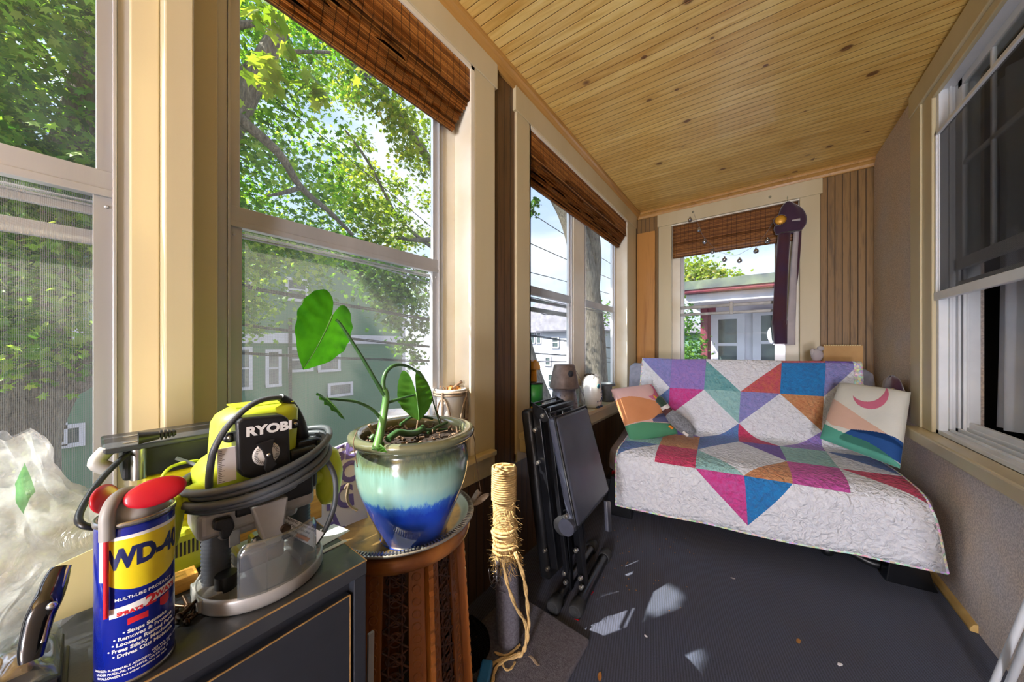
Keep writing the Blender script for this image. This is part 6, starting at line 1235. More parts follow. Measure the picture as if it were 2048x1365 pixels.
cb2 = MB().tube(smooth([A(317, 990, -0.78), A(320, 965, -0.78), A(335, 940, -0.78), A(360, 928, -0.79), A(395, 922, -0.80)], 8), 0.0026, 8).build('olive_wire', M['lime'], None); tag(cb2, 'thin olive wire looping in front of the yellow charger base', 'wire')
# second lime tool body lying low behind the handle
lt_ = thing('lime_tool_housing', tuple(atz(372, 1120, CT)), 'pale lime tool housing with vent slots behind the router\'s left handle', 'power tool'); lo_ = Vector(lt_.location); lt_.location.z = CT + .0005; lt_.location.x = -0.80
MB().box((-0.03, -0.035, 0.0), (0.03, 0.028, 0.075)).build('housing', M['lime'], lt_, bevel=0.012, seg=4); sl_ = MB(); [sl_.box((0.029, -0.030 + 0.005 * k, 0.035), (0.0308, -0.0275 + 0.005 * k, 0.058)) for k in range(9)]; sl_.build('vent_slots', M['blackink'], lt_)
wbk = MB().box((-0.020, -0.085, 0), (0.020, 0.085, 0.055)).build('wood_block', M['blockwood'], None, bevel=0.0015); wbk.location = (-0.800, 0.235, CT + 0.0005); wbk.rotation_euler = (0, 0, 0.05); tag(wbk, 'orange pine offcut block lying on the cabinet behind the router base', 'wood block')
wk2 = MB().box((-0.015, -0.02, 0), (0.015, 0.02, 0.022)).build('wood_block', M['blockwood'], None, bevel=0.0015); wk2.location = (-0.735, 0.088, CT + 0.0005); tag(wk2, 'small pine cube between the clear box and the router\'s left bellows', 'wood block')
pbx = thing('clear_plastic_box', (-0.735, 0.040, CT + 0.0005), 'small clear plastic parts box standing just right of the spray can', 'box')
MB().box((-0.03, -0.020, 0), (0.025, 0.022, 0.070)).build('body', M['clear'], pbx, bevel=0.003); MB().box((-0.032, -0.022, 0.070), (0.027, 0.024, 0.078)).build('lid', M['clear'], pbx, bevel=0.002)
# screws in a heap
def screw(L_, name='screw'):
    r = thing(name, (0, 0, 0), 'x', 'screw'); MB().lathe([(0.0, 0.0), (0.0045, 0.0), (0.0050, 0.0010), (0.0022, 0.0042), (0.0022, 0.0)], n=14, T=Matrix.Rotation(PI / 2, 4, 'Y')).build('head', M['bronze'], r); s_ = MB(); P = [(0.0022, 0.003)]
    k = 0.006
    while k < L_: P += [(0.0016, k), (0.0024, k + 0.0007)]; k += 0.0016
    P += [(0.0, L_ + 0.004)]; s_.lathe(P, n=12, T=Matrix.Rotation(PI / 2, 4, 'Y')); s_.build('shank', M['bronze'], r); return r
s0 = screw(0.034); rf = random.Random(5)
for k in range(11):
    o = s0 if k == 0 else copy_tree(s0); lay = k // 5; o.location = (-0.632 + rf.uniform(-0.020, 0.014) - 0.01, 0.080 + rf.uniform(-0.010, 0.009), CT + 0.0055 + 0.006 * lay); o.rotation_euler = (0, rf.uniform(-0.10, 0.02), rf.uniform(-0.7, 1.1) + PI * 0.85); tag(o, 'bronze coloured screw in the small heap between spray can and router base', 'screw', 'loose bronze screws on the cabinet')
pap = MB().add([atz(640, 1060, CT + .001), atz(668, 1049, CT + .001), atz(700, 1062, CT + .001), atz(632, 1100, CT + .001)], [(0, 1, 2, 3)]).build('folded_leaflet', M['paper'], None, solid=0.001); tag(pap, 'white leaflet lying at the back right corner of the cabinet top', 'paper')
mp_ = MB().add([atz(632, 1108, CT + .001), atz(690, 1080, CT + .001), atz(694, 1083, CT + .001), atz(636, 1112, CT + .001)], [(0, 1, 2, 3)]).build('white_straw', M['paper'], None, solid=0.0015); tag(mp_, 'thin white strip lying beside the leaflet on the cabinet top', 'strip')
# clear bag bunched at the left edge
bagc = Vector((-0.835, -0.105, CT + 0.004))
bag = thing('plastic_bag', tuple(bagc), 'crumpled clear plastic bag with green print at the left edge by the window', 'plastic bag')
t = NT('thin clear bag film'); d = t.n('ShaderNodeBsdfDiffuse'); d.inputs[0].default_value = lin('#f4f4f2'); tr = t.n('ShaderNodeBsdfTranslucent'); tr.inputs[0].default_value = lin('#fbfbf8'); tp = t.n('ShaderNodeBsdfTransparent'); g_ = t.n('ShaderNodeBsdfGlossy'); g_.inputs['Roughness'].default_value = 0.16
m1 = t.n('ShaderNodeMixShader'); m1.inputs[0].default_value = 0.6; t.l(d.outputs[0], m1.inputs[1]); t.l(tr.outputs[0], m1.inputs[2]); m2 = t.n('ShaderNodeMixShader'); t.l(t.ramp(t.noise(30, detail=5), [(0.3, 0.22), (0.7, 0.60)]), m2.inputs[0]); t.l(tp.outputs[0], m2.inputs[1]); t.l(m1.outputs[0], m2.inputs[2]); m3 = t.n('ShaderNodeMixShader'); m3.inputs[0].default_value = 0.10; t.l(m2.outputs[0], m3.inputs[1]); t.l(g_.outputs[0], m3.inputs[2])
bmp = t.bump(t.noise(22, detail=5, dist=1.2), 0.7, 0.02); t.l(bmp, g_.inputs['Normal']); t.l(bmp, d.inputs['Normal']); M['bagfilm'] = t.end(m3.outputs[0])
def bagsurf(u, v, k=1.0):
    a = 2 * PI * u; z = 0.255 * v; rr = (0.105 * (1 - v) ** 0.8 + 0.028 + 0.030 * math.sin(PI * min(1, v * 1.5)) * (1 if v < .66 else 1)) * k
    rr += 0.022 * v * v; n1 = mnoise.noise(Vector((math.cos(a) * 2.2, math.sin(a) * 2.2, v * 3.0 + k * 5))); n2 = mnoise.noise(Vector((math.cos(a) * 6, math.sin(a) * 6, v * 7)))
    rr *= 1 + 0.30 * n1 + 0.14 * n2; return (0.75 * rr * math.cos(a) - 0.03 * v, rr * math.sin(a) + 0.005 * v, z + 0.010 * n2)
MB().grid(bagsurf, 72, 40).build('bag_film', M['bagfilm'], bag); MB().grid(lambda u, v: bagsurf(u, v * 0.75, 0.72), 60, 26).build('inner_fold', M['bagfilm'], bag)
M['greenprint'] = glassm('green bag print', '#b8dcb0', 0.1, 0.2, haze=0.8, hcol='#58b860')
MB().grid(lambda u, v: tuple(Vector(bagsurf(0.085 + 0.040 * u, 0.60 + 0.16 * v + 0.10 * u)) * 1.01), 8, 8).build('green_print', M['greenprint'], bag)
MB().grid(lambda u, v: tuple(Vector(bagsurf(0.93 + 0.06 * u, 0.955 + 0.03 * v)) * 1.01), 8, 4).build('green_print', M['greenprint'], bag)
# blister pack, black bent handle, card, bottle at the very edge
bl = thing('blister_pack', (-0.655, -0.036, CT + 0.0005), 'clear blister pack on a black tray beside the left of the spray can', 'package')
MB().box((-0.05, -0.040, 0.0), (0.05, 0.022, 0.005)).box((-0.045, -0.035, 0.005), (0.045, 0.018, 0.026)).build('black_tray', M['black'], bl, bevel=0.004)
MB().grid(lambda u, v: (-0.050 + 0.095 * u, -0.034 + 0.05 * v, 0.028 + 0.030 * (math.sin(PI * u) ** 0.4) * (math.sin(PI * v) ** 0.4) + 0.004 * math.sin(u * 14) * math.sin(v * 9)), 24, 18).build('clear_bubble', M['clear'], bl, solid=0.001)
MB().box((-0.02, -0.025, 0.030), (0.02, 0.0, 0.042)).build('brown_content', M['card'], bl, bevel=0.004)
crd = MB().prism([(-0.022, 0), (0.022, 0), (0.022, 0.072), (0.018, 0.075), (-0.020, 0.066), (-0.022, 0.060)], -0.0008, 0.0008, Matrix(((0, 0, 1, 0), (1, 0, 0, 0), (0, 1, 0, 0), (0, 0, 0, 1)))).build('yellow_card', M['cardyellow'], None); crd.location = (-0.755, -0.028, CT + 0.034); crd.rotation_euler = (0, rd_(-14), 0.0); crd.location = (-0.718, -0.011, CT + 0.0345); tag(crd, 'pale yellow backing card standing behind the blister pack', 'card')
hk = thing('black_clamp', (-0.640, -0.075, CT + 0.0005), 'glossy black bent clamp handle standing at the left of the blister pack', 'clamp')
M['gloss'] = plain('glossy black plastic', '#17181b', 0.12, 0.2, c2='#101114', ns=12, bst=0.02, coat=0.8)
hP = [A(62, 1322, -0.60), A(66, 1290, -0.605), A(78, 1240, -0.615), A(92, 1208, -0.62), A(104, 1180, -0.63), A(115, 1150, -0.64), A(121, 1135, -0.645)]; hP = [p - Vector(hk.location) for p in hP]; hP[0].z = max(hP[0].z, 0.008)
MB().tube(smooth(hP, 6), [0.0075 + 0.0035 * math.sin(PI * i / 36) for i in range(37)], 18, 0, True, 0.7).build('handle', M['gloss'], hk); MB().tube(smooth([p + Vector((0.004, 0.006, 0)) for p in hP[1:]], 6), 0.0022, 10).build('steel_strip', M['steel'], hk); MB().sphere(tuple(hP[3] + Vector((0.010, 0.004, 0))), 0.004, 12, 8).build('pivot', M['bolt'], hk)
MB().box((hP[0].x - 0.012, hP[0].y - 0.012, 0.0), (hP[0].x + 0.012, hP[0].y + 0.02, 0.012)).build('foot', M['black'], hk, bevel=0.004)
bt = thing('grey_tool', (-0.62, -0.125, CT + 0.0005), 'sliver of a grey and black tool cut off by the left edge of the photo', 'tool')
MB().tube([(0, 0, 0.0), (0, 0, 0.05), (0.0, -0.002, 0.09)], [0.018, 0.017, 0.012], 20, 0, True, 0.6).build('grip', M['greyplastic'], bt); MB().tube([(0, 0, 0.09), (0, -0.002, 0.13)], [0.012, 0.010], 16).build('head', M['black'], bt)

# ------------------------------------------------------------------ carved stand, tray, glazed pot and its plant
st = thing('carved_stand', (-0.81, 0.55, 0), 'hexagonal carved teak plant stand with pierced panels between cabinet and scratching post', 'stand')
MB().lathe([(0.0, 0.640), (0.176, 0.640), (0.186, 0.646), (0.190, 0.658), (0.188, 0.674), (0.180, 0.682), (0.0, 0.682)], n=64).build('top', M['tablewood'], st)
MB().lathe([(0.0, 0.632), (0.162, 0.632), (0.170, 0.644), (0.0, 0.644)], n=64).build('apron', M['tablewood'], st)
rT, rB, hT = 0.148, 0.186, 0.64
for k in range(6):
    a0 = rd_(60 * k - 12); a1 = rd_(60 * (k + 1) - 12); am = (a0 + a1) / 2
    def PT_(w, z, o=0.0, a0=a0, a1=a1, am=am):
        r = rB + (rT - rB) * z / hT; p = Vector((r * math.cos(a0), r * math.sin(a0), z)).lerp(Vector((r * math.cos(a1), r * math.sin(a1), z)), w); return p + Vector((math.cos(am), math.sin(am), 0)) * o
    # corner post with scalloped thin edge
    m = MB(); sc = []
    for j in range(65):
        z = hT * j / 64; r = rB + (rT - rB) * z / hT; e_ = 0.004 + 0.0045 * abs(math.sin(j * PI / 2.6)); sc.append((r, r + 0.016 + e_, z))
    vv = []
    tg_ = Vector((-math.sin(a0), math.cos(a0), 0)); rd2 = Vector((math.cos(a0), math.sin(a0), 0))
    for r_in, r_out, z in sc: vv += [rd2 * (r_in - 0.012) - tg_ * 0.006 + Vector((0, 0, z)), rd2 * r_out - tg_ * 0.006 + Vector((0, 0, z)), rd2 * r_out + tg_ * 0.006 + Vector((0, 0, z)), rd2 * (r_in - 0.012) + tg_ * 0.006 + Vector((0, 0, z))]
    m.add(vv, [(4 * j + q, 4 * j + (q + 1) % 4, 4 * j + 4 + (q + 1) % 4, 4 * j + 4 + q) for j in range(64) for q in range(4)] + [(3, 2, 1, 0), (256, 257, 258, 259)]); m.build('corner_post', M['carvedwood'], st)
    # rails of a pierced panel
    m = MB(); m.add([PT_(0.04, 0, -0.004), PT_(0.30, 0, -0.004), PT_(0.30, hT, -0.004), PT_(0.04, hT, -0.004), PT_(0.04, 0, 0.004), PT_(0.30, 0, 0.004), PT_(0.30, hT, 0.004), PT_(0.04, hT, 0.004)], [(3, 2, 1, 0), (4, 5, 6, 7), (0, 1, 5, 4), (1, 2, 6, 5), (2, 3, 7, 6), (3, 0, 4, 7)])
    m.add([PT_(0.70, 0, -0.004), PT_(0.96, 0, -0.004), PT_(0.96, hT, -0.004), PT_(0.70, hT, -0.004), PT_(0.70, 0, 0.004), PT_(0.96, 0, 0.004), PT_(0.96, hT, 0.004), PT_(0.70, hT, 0.004)], [(3, 2, 1, 0), (4, 5, 6, 7), (0, 1, 5, 4), (1, 2, 6, 5), (2, 3, 7, 6), (3, 0, 4, 7)])
    pn = m.build('panel_rails', M['carvedwood'], st, bevel=0.0015)
    # little carved rings down each rail and tracery in the middle
    m = MB(); 
    def ring(w, z, rr, th, o, m=m, PT_=PT_):
        c0_ = PT_(w, z, o); ex = (PT_(w + 0.01, z, o) - c0_).normalized(); ez = (PT_(w, z + 0.01, o) - c0_).normalized(); m.tube([c0_ + ex * rr * math.cos(q * PI / 5) + ez * rr * math.sin(q * PI / 5) for q in range(11)], th, 5, 0, False)
    vis = k in (0, 4, 5, 3)
    if vis:
        for j in range(20): ring(0.17, 0.03 + j * 0.030, 0.010, 0.0018, 0.004)
        if k in (5, 0):
            for j in range(20): ring(0.83, 0.03 + j * 0.030, 0.010, 0.0018, 0.004)
        m.build('carved_rings', M['carvedwood'], pn); m = MB()
        for j in range(13):
            z = 0.03 + j * 0.047; big = j % 2 == 0
            for dw, rr in (((-0.07, 0.012), (0.07, 0.012), (0.0, 0.016)) if big else ((-0.08, 0.007), (0.0, 0.008), (0.08, 0.007), (0.0, 0.018))): ring(0.5 + dw, z + (0.006 if rr < .01 else 0), rr, 0.0026, 0.0, m)
            c_ = [PT_(0.31, z - 0.022, 0.0), PT_(0.5, z, 0.0), PT_(0.69, z - 0.022, 0.0)]; m.tube(c_, 0.003, 5); m.tube([PT_(0.31, z + 0.022, 0.0), PT_(0.5, z, 0.0), PT_(0.69, z + 0.022, 0.0)], 0.003, 5)
        for w in (0.40, 0.60): m.tube([PT_(w, 0.0, 0.0), PT_(w, hT, 0.0)], 0.003, 5)
        m.build('pierced_tracery', M['carveddark'], st)
ty = thing('round_tray', (-0.81, 0.55, 0.6825), 'round tarnished metal tray with ribbed silver rim on the carved stand', 'tray')
prof = [(0.0, 0.003), (0.160, 0.003), (0.170, 0.006), (0.178, 0.013), (0.190, 0.016), (0.197, 0.020), (0.201, 0.019), (0.202, 0.014), (0.196, 0.010), (0.182, 0.007), (0.172, 0.001), (0.160, 0.0), (0.0, 0.0)]
MB().lathe(prof, n=96).build('tray_body', M['tray'], ty); m = MB()
for k in range(150): a = 2 * PI * k / 150; T = Matrix.Rotation(a, 4, 'Z'); m.box((0.186, -0.0016, 0.0150), (0.200, 0.0016, 0.0212), 0, T)
m.build('ribbed_rim', M['steel'], ty)
pt = thing('glazed_plant_pot', (-0.725, 0.525, 0.6862), 'large glazed pot fading from olive to celadon to deep blue, standing on the round tray', 'plant pot')
PROF = [(0.0, 0.0), (0.078, 0.0), (0.084, 0.004), (0.096, 0.035), (0.116, 0.085), (0.134, 0.135), (0.142, 0.175), (0.143, 0.205), (0.138, 0.228), (0.134, 0.238), (0.138, 0.246), (0.150, 0.252), (0.158, 0.260), (0.160, 0.268), (0.156, 0.274), (0.146, 0.276), (0.134, 0.272), (0.128, 0.262), (0.127, 0.235)]
pp_ = [Vector((r, 0, z)) for r, z in PROF]; ps = smooth(pp_, 3)
MB().lathe([(max(p.x, 0), p.z) for p in ps], n=96).build('pot_body', M['glaze'], pt)
MB().grid(lambda u, v: (0.131 * v * math.cos(2 * PI * u), 0.131 * v * math.sin(2 * PI * u), 0.250 + 0.006 * mnoise.noise(Vector((v * 9 * math.cos(2 * PI * u), v * 9 * math.sin(2 * PI * u), 0))) - 0.004 * v), 60, 16).build('soil', M['soil'], pt)
# plant
pz = thing('philodendron', (-0.725, 0.525, 0.937), 'potted philodendron with a big heart-shaped leaf and long bare stems', 'plant')
zo = Vector(pz.location); LP = lambda x, y, X=-0.72: A(x, y, X) - zo
sm_ = lambda pts, rr, mat, name='stem', k=7: MB().tube(smooth(pts, k), rr if not isinstance(rr, tuple) else [rr[0] + (rr[1] - rr[0]) * i / ((len(pts) - 1) * k) for i in range((len(pts) - 1) * k + 1)], 12).build(name, M[mat], pz)
sm_([LP(752, 900, -0.655), LP(762, 860, -0.67), LP(768, 825, -0.69), LP(772, 795, -0.70), LP(768, 778, -0.70)], (0.0095, 0.0075), 'stemlight')
sm_([LP(768, 790, -0.70), LP(750, 760, -0.70), LP(722, 712, -0.70), LP(683, 652, -0.70), LP(672, 640, -0.70)], (0.0050, 0.0026), 'stem', 'petiole')
sm_([LP(770, 790, -0.70), LP(766, 768, -0.70), LP(772, 745, -0.705), (LP(790, 731, -0.71)), LP(815, 733, -0.72), LP(838, 748, -0.73), LP(858, 775, -0.74), LP(868, 810, -0.74), LP(880, 850, -0.74)], (0.0060, 0.0014), 'stem', 'petiole')
sm_([LP(765, 842, -0.69), LP(745, 820, -0.69), LP(715, 805, -0.69), LP(680, 800, -0.69), LP(652, 798, -0.69)], (0.0042, 0.0022), 'stem', 'petiole')
sm_([LP(775, 806, -0.70), LP(800, 798, -0.70), LP(830, 790, -0.71)], (0.0040, 0.0026), 'stem', 'petiole')
sm_([LP(836, 880, -0.72), LP(834, 860, -0.72), LP(838, 835, -0.72)], 0.0032, 'bark_twig', 'petiole')
for pts, rr, mat in (([LP(776, 880, -0.69), LP(795, 866, -0.70), LP(815, 868, -0.70), LP(832, 866, -0.71), LP(846, 856, -0.72)], 0.0085, 'stem'), ([LP(850, 890, -0.70), LP(880, 882, -0.70), LP(905, 868, -0.71), LP(930, 862, -0.71), LP(944, 862, -0.71)], 0.0065, 'stem'), ([LP(742, 880, -0.70), LP(752, 870, -0.70), LP(765, 872, -0.70)], 0.007, 'stem'), ([LP(738, 850, -0.70), LP(750, 870, -0.70)], 0.0040, 'bark_twig'),
    ([LP(890, 865, -0.72), LP(905, 850, -0.72), LP(918, 842, -0.73), LP(935, 838, -0.73)], 0.0035, 'bark_twig'), ([LP(855, 868, -0.72), LP(872, 855, -0.73), LP(895, 845, -0.74)], 0.0040, 'stem'), ([LP(800, 850, -0.73), LP(830, 832, -0.75), LP(865, 838, -0.75)], 0.0035, 'stem'), ([LP(944, 862, -0.71), LP(950, 885, -0.70), LP(950, 905, -0.70), LP(955, 940, -0.70), LP(962, 985, -0.70)], 0.0012, 'bark_twig'),
    ([LP(715, 860, -0.66), LP(707, 885, -0.65), LP(712, 920, -0.64), LP(715, 935, -0.64)], 0.0009, 'bark_twig'), ([LP(885, 850, -0.74), LP(872, 820, -0.74), LP(862, 790, -0.74)], 0.0016, 'bark_twig'), ([LP(690, 978, -0.72), LP(697, 970, -0.71), LP(694, 995, -0.71), LP(700, 1012, -0.71), LP(715, 1022, -0.70)], 0.0030, 'husk'), ([LP(836, 860, -.72), LP(868, 860, -.72), LP(900, 858, -.72)], 0.003, 'stem')):
    sm_(pts, rr, mat, 'root_stem' if mat == 'stem' else 'dry_root')
rf = random.Random(8); ch_ = MB()
for k in range(120):
    a = rf.uniform(0, 2 * PI); r = 0.125 * math.sqrt(rf.random()); c_ = Vector((r * math.cos(a), r * math.sin(a), 0.003 + rf.uniform(0, 0.006))); d = Vector((rf.gauss(0, 1), rf.gauss(0, 1), rf.gauss(0, .3))).normalized() * rf.uniform(0.006, 0.018); ch_.tube([c_ - d * .5, c_ + d * .5], rf.uniform(0.0012, 0.003), 5)
ch_.build('bark_chips', M['bark_twig'], pz)['kind'] = 'stuff'
def heart(name, base, tip, nrm, w, mat, curl=0.15, fold=0.2, skew=0.0, lobe=0.22):
    """heart-shaped leaf blade: base = where the stalk joins, tip = its point"""
    base, tip = Vector(base), Vector(tip); ax_ = tip - base; L_ = ax_.length; ax_.normalize(); nrm = Vector(nrm); nrm = (nrm - ax_ * nrm.dot(ax_)).normalized(); sd = ax_.cross(nrm); m = MB()
    half = smooth([Vector(q) for q in ((0.0, 0.0, 0), (0.16, -lobe * 0.75, 0), (0.48, -lobe, 0), (0.86, -lobe * 0.45, 0), (1.0, 0.12, 0), (0.92, 0.38, 0), (0.64, 0.66, 0), (0.28, 0.87, 0), (0.0, 1.0, 0))], 5); NR = 12
    def f(x, yy):
        z = -fold * abs(x) * w + curl * L_ * (0.25 - (yy - 0.5) ** 2) + 0.0025 * math.sin(yy * 26 + abs(x) * 5) * abs(x); return base + ax_ * (yy * L_) + sd * (x * w * (1 + skew * (1 if x > 0 else -1))) + nrm * z
    for s_ in (1, -1):
        vv = [f(s_ * q.x * (k / NR), 0.02 + (q.y - 0.02) * (k / NR)) for k in range(NR + 1) for q in half]; hn = len(half)
        m.add(vv, [(k * hn + i_, k * hn + i_ + 1, (k + 1) * hn + i_ + 1, (k + 1) * hn + i_) for k in range(NR) for i_ in range(hn - 1)], 0, True)
    lf = m.build(name, M[mat], pz, weld=True); MB().tube([f(0.0, k / 20) + nrm * 0.0006 for k in range(20)], [0.0016 * (1 - k / 21) + 0.0003 for k in range(20)], 6).build('midrib', M['stemlight'], lf); return lf
heart('leaf', LP(664, 632, -0.70), LP(606, 740, -0.69), (0.88, 0.34, -0.02), 0.070, 'leafdark', 0.14, 0.18, -0.12, 0.36)
heart('leaf', LP(832, 785, -0.71), LP(838, 842, -0.69), (0.9, -0.1, 0.3), 0.050, 'leafmid', 0.1, 0.30, -0.10, 0.85)
heart('leaf', LP(652, 797, -0.69), LP(690, 841, -0.66), (0.35, 0.75, 0.45), 0.026, 'leafdark', 0.12, 0.25, 0.0, 0.3)
heart('leaf', LP(868, 880, -0.71), LP(893, 872, -0.70), (0.2, 0, 1), 0.014, 'leafmid', 0.1, 0.3); heart('leaf', LP(760, 890, -0.65), LP(778, 905, -0.635), (0.7, 0, 0.6), 0.012, 'leafmid', 0.1, 0.3)
hl = MB().grid(lambda u, v: tuple(Vector(LP(962, 985, -.70)).lerp(LP(918, 1030, -.74), u) + Vector((0.006 * math.sin(v * 5), 0.02 * (v - .5) * math.sin(PI * u), 0.030 * (v - .5) * math.sin(PI * u) ** .5 + 0.006 * math.sin(u * 9)))), 16, 6).build('dried_leaf', M['husk'], pz, solid=0.001)
MB().grid(lambda u, v: tuple(Vector(LP(946, 1010, -.70)).lerp(LP(978, 990, -.68), u) + Vector((0.004 * math.sin(v * 6), 0.008 * (v - .5), 0.024 * (v - .5) * math.sin(PI * u) ** .6))), 10, 5).build('dried_leaf', M['husk'], pz, solid=0.001)
# printed paper curling behind the pot
fy = thing('printed_flyer', tuple(A(690, 1080, -0.86)), 'white curled flyer with large purple letters between the router and the pot', 'flyer'); fo = Vector(fy.location)
def flp(u, v):
    base = Vector(A(628 + 112 * u, 1076 - 12 * math.sin(u * 2.2), -0.865)); top = Vector(A(655 + 85 * u, 922 - 42 * u, -0.945)); p = base.lerp(top, v); lift = Vector((0.050 * (1 - v) ** 2 * 1.0 - 0.05, 0, 0.0)); bow = Vector((-0.018 * math.sin(PI * u), 0, -0.012 * math.sin(PI * u) * (1 - v))); return p + lift + bow - fo
MB().grid(flp, 24, 24).build('sheet', M['paper'], fy, solid=0.0008)
m = MB()
for s_, u, v, z_ in (('TG', 0.50, 0.36, 0.062), ('EC', 0.62, 0.62, 0.060), ('GE', 0.62, 0.88, 0.055), ('A.', 0.45, 0.12, 0.058)): lettering(m, s_, z_, lambda x, y, u=u, v=v: tuple(Vector(flp(min(max(u + x / 0.13, 0.02), 0.98), min(max(v + y / 0.19, 0.0), 0.99))) + Vector((0.0016, 0, 0.0004))), 0, 0.0025, 1.0)
m.build('purple_lettering', M['purpleink'], fy)

# ------------------------------------------------------------------ on the window sills
wp = thing('planter', tuple((-1.068, 0.965, 0.683)), 'white ceramic planter in a grey rattan hoop stand on the sill behind the glazed pot', 'planter')
MB().lathe([(0.0, 0.02), (0.042, 0.02), (0.050, 0.10), (0.062, 0.280), (0.066, 0.300), (0.068, 0.308), (0.062, 0.310), (0.058, 0.300), (0.054, 0.288), (0.0, 0.286)], n=40).build('pot', M['ceramic'], wp)
rn = MB()
for z, r in ((0.296, 0.071), (0.285, 0.071), (0.02, 0.058)): rn.tube([Vector((r * math.cos(k * PI / 16), r * math.sin(k * PI / 16), z)) for k in range(33)], 0.0048, 8, 0, False)
for k in range(4):
    a = k * PI / 2 + 0.35; rn.tube([Vector((0.074 * cs_(a), 0.074 * sn_(a), 0.0)), Vector((0.074 * cs_(a), 0.074 * sn_(a), 0.30))], 0.0055, 8)
    for s_ in (1, -1): rn.tube(smooth([Vector((0.074 * cs_(a + s_ * q * 0.75), 0.074 * sn_(a + s_ * q * 0.75), 0.275 - 0.20 * q * q)) for q in (0, .25, .5, .75, 1)], 4), 0.0042, 8)
rn.build('rattan_stand', M['rattan'], wp)
dr = MB(); rf = random.Random(6)
for k in range(14):
    c_ = Vector((rf.uniform(-.03, .035), rf.uniform(-.04, .04), 0.300)); dr.grid(lambda u, v, c_=c_, q=rf.uniform(0, 6): tuple(c_ + Vector((0.022 * (u - .5) * math.cos(q) - 0.014 * (v - .5) * math.sin(q), 0.022 * (u - .5) * math.sin(q) + 0.014 * (v - .5) * math.cos(q), 0.010 + 0.010 * math.sin(u * 5 + q)))), 6, 4)
dr.build('dried_leaves', M['dryleaf'], wp)['kind'] = 'stuff'
MB().tube([(0.01, 0.0, 0.31), (0.015, 0.05, 0.335)], [0.005, 0.007], 8).build('dried_leaf_stick', M['bark_twig'], wp)
wb2 = MB().lathe([(0.0, 0.0), (0.045, 0.0), (0.052, 0.01), (0.075, 0.20), (0.080, 0.235), (0.085, 0.245), (0.080, 0.248), (0.072, 0.235), (0.0, 0.230)], n=40).build('white_flower_pot', M['ceramic'], None); wb2.location = (-1.075, 0.70, 0.683); wb2.scale = (0.85, 0.85, 1); tag(wb2, 'plain white flower pot on the sill, mostly hidden behind the glazed pot', 'flower pot')
gj = thing('plant_food_jar', (-1.035, 1.585, 0.7065), 'green and yellow plant food jar on the sill behind the folded bench', 'jar')
MB().lathe([(0.0, 0.0), (0.048, 0.0), (0.050, 0.004), (0.050, 0.125), (0.0, 0.125)], n=36).build('yellow_label', M['jaryellow'], gj); MB().lathe([(0.0, 0.125), (0.050, 0.125), (0.050, 0.250), (0.0, 0.250)], n=36).build('green_body', M['jargreen'], gj); MB().lathe([(0.0, 0.250), (0.0515, 0.250), (0.0515, 0.258), (0.0, 0.258)], n=36).build('lid', M['black'], gj)
el = MB().lathe([(0.0, 0.001), (0.016, 0.001), (0.017, 0.0), (0.0, 0.0)], n=28, T=Matrix.Rotation(rd_(30), 4, 'Z') @ Matrix.Rotation(PI / 2, 4, 'Y') @ Matrix.Scale(1.5, 4, (1, 0, 0))).build('oval_emblem', M['blackink'], gj); el.location = (0.0502 * math.cos(0.1), 0.0502 * math.sin(0.10), 0.135); el.rotation_euler = (0, 0, -0.4)
MB().box((0.0, -0.016, -0.004), (0.0016, 0.016, 0.004)).build('emblem_band', M['paper'], el)
yf = thing('yellow_spout', (-1.085, 1.650, 0.7065), 'amber yellow plastic dispenser with flared top rising behind the green jar', 'dispenser')
MB().lathe([(0.0, 0.0), (0.024, 0.0), (0.024, 0.26), (0.021, 0.30), (0.020, 0.33), (0.0, 0.33)], n=28).build('tube', M['amber'], yf); MB().prism([(-0.035, 0.33), (0.050, 0.320), (0.055, 0.345), (0.035, 0.375), (0.0, 0.392), (-0.035, 0.375)], -0.028, 0.028, Matrix(((0, 0, 1, 0), (1, 0, 0, -0.01), (0, 1, 0, 0), (0, 0, 0, 1)))).build('flared_head', M['amber'], yf, bevel=0.010, seg=3)
lnT = thing('metal_lantern', (-1.040, 1.965, 0.7065), 'stacked pair of dented metal pots, the upper brown and upside down, on the sill', 'metal pots')
MB().lathe([(0.0, 0.0), (0.098, 0.0), (0.100, 0.006), (0.088, 0.09), (0.076, 0.185), (0.0, 0.185)], n=44).build('lower_pot', M['zincpot'], lnT)
dm = MB(); 
for j in range(6):
    for k in range(18): z = 0.03 + 0.028 * j; r = 0.0985 - 0.128 * z * 0.98; a = 2 * PI * (k + 0.5 * (j % 2)) / 18; dm.sphere((r * cs_(a), r * sn_(a), z), 0.0042, 8, 6)
dm.build('hobnails', M['zincpot'], lnT)
MB().lathe([(0.0, 0.186), (0.098, 0.186), (0.100, 0.194), (0.092, 0.235), (0.072, 0.335), (0.066, 0.345), (0.0, 0.345)], n=44).build('upper_pot', M['brownpot'], lnT)
MB().tube(smooth([(0.07, -0.05, 0.29), (0.10, 0.02, 0.20), (0.115, 0.07, 0.12), (0.10, 0.11, 0.07), (0.07, 0.12, 0.10)], 6), 0.0018, 6).tube(smooth([(0.05, 0.05, 0.32), (0.085, 0.10, 0.22), (0.08, 0.14, 0.12)], 6), 0.0018, 6).build('wire_handle', M['zincpot'], lnT)
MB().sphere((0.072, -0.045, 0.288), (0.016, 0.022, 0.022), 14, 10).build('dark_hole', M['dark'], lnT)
ow = thing('ceramic_owl', (-1.012, 2.355, 0.7065), 'white ceramic owl jar with blue and teal painted eyes and feathers on the sill', 'owl jar')
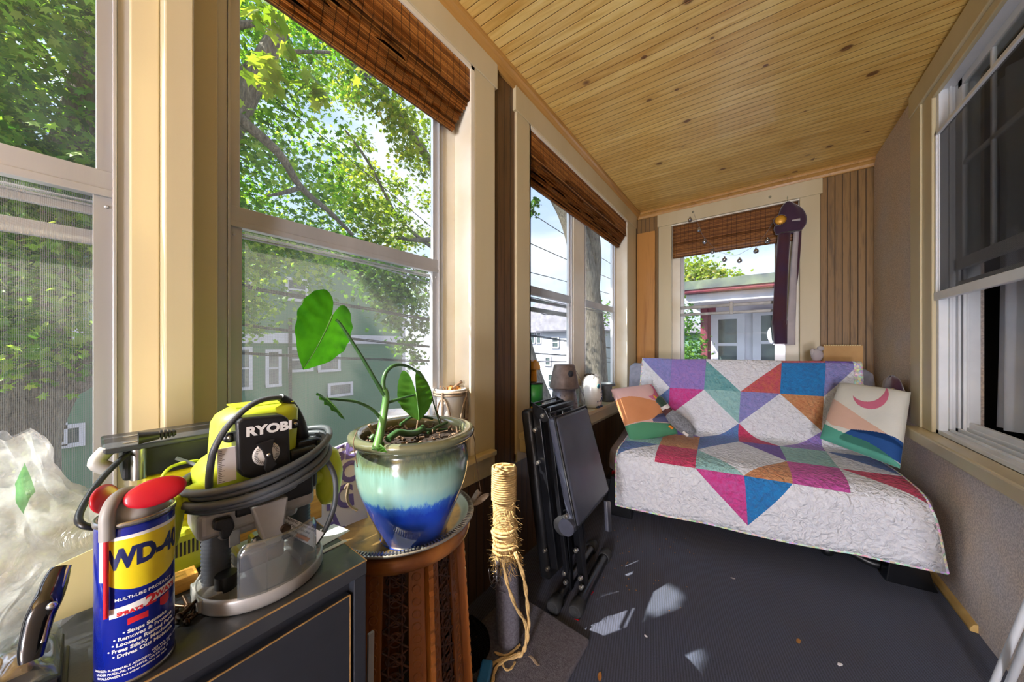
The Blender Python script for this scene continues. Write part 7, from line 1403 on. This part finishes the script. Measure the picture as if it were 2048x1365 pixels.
ob = MB(); ob.lathe([(0.0, 0.0), (0.060, 0.0), (0.078, 0.03), (0.082, 0.09), (0.076, 0.15), (0.070, 0.20), (0.052, 0.232), (0.028, 0.245), (0.0, 0.247)], n=40); ob.build('body', M['ceramic'], ow)
MB().sphere((0.020, 0.045, 0.225), (0.02, 0.018, 0.030), 12, 10).sphere((0.020, -0.035, 0.225), (0.02, 0.018, 0.028), 12, 10).build('ears', M['ceramic'], ow)
for y in (-0.024, 0.034):
    a = math.asin(y / 0.075); T = Matrix.Translation((0.0735 * cs_(a), 0.0735 * sn_(a), 0.165)) @ Matrix.Rotation(a, 4, 'Z') @ Matrix.Rotation(PI / 2, 4, 'Y')
    e1 = MB().lathe([(0.0, 0.004), (0.014, 0.0035), (0.019, 0.001), (0.019, 0.0), (0.0, 0.0)], (0, 0, 0), 24, 0, T).build('eye', M['tealpaint'], ow); MB().lathe([(0.0, 0.0055), (0.007, 0.005), (0.008, 0.002), (0.0, 0.002)], (0, 0, 0), 20, 0, T).build('pupil', M['bluepaint'], e1)
ft_ = MB(); rf = random.Random(2)
for k in range(16): a = rf.uniform(-0.6, 0.8); z = rf.uniform(0.05, 0.125); ft_.sphere((0.0815 * cs_(a), 0.0815 * sn_(a), z), (0.004, 0.007, 0.0045), 8, 6)
ft_.build('painted_feathers', M['bluepaint'], ow); MB().sphere((0.060, -0.02, 0.010), (0.022, 0.016, 0.010), 12, 8).sphere((0.060, 0.03, 0.010), (0.022, 0.016, 0.010), 12, 8).build('feet', M['bluepaint'], ow)
gs = MB().lathe([(0.0, 0.004), (0.045, 0.004), (0.050, 0.01), (0.052, 0.14), (0.044, 0.165), (0.046, 0.175), (0.048, 0.175), (0.046, 0.163), (0.054, 0.14), (0.053, 0.006), (0.046, 0.0), (0.0, 0.0)], n=36).build('glass_jar', M['clear'], None); gs.location = (-1.070, 2.185, 0.7068); tag(gs, 'clear glass jar on the sill between the metal pots and the white owl', 'jar')
gp_ = thing('grey_planter', (-1.035, 2.70, 0.7065), 'round grey planter with a pale patch at the far end of the sill', 'planter')
MB().lathe([(0.0, 0.0), (0.075, 0.0), (0.085, 0.02), (0.088, 0.13), (0.084, 0.150), (0.078, 0.148), (0.076, 0.13), (0.0, 0.12)], n=40).build('pot', M['cord'], gp_); MB().grid(lambda u, v: (0.089 * cs_(-0.5 + 0.8 * u), 0.089 * sn_(-0.5 + 0.8 * u), 0.045 + 0.085 * v), 10, 6).build('pale_patch', M['cardyellow'], gp_)
wk = thing('wicker_basket', (-1.085, 2.475, 0.7065), 'dark wicker basket on the sill behind the ceramic owl', 'basket')
wv = MB()
for j in range(26): z = 0.006 + j * 0.0092; r = 0.036 + 0.034 * (z / 0.24) ** 0.6 if False else 0.050 + 0.006 * math.sin(j * 0.3); wv.tube([Vector((r * 0.8 * cs_(k * PI / 14), r * sn_(k * PI / 14), z + 0.002 * ((k + j) % 2))) for k in range(29)], 0.0048, 6, 0, False)
wv.build('woven_body', M['wicker'], wk)
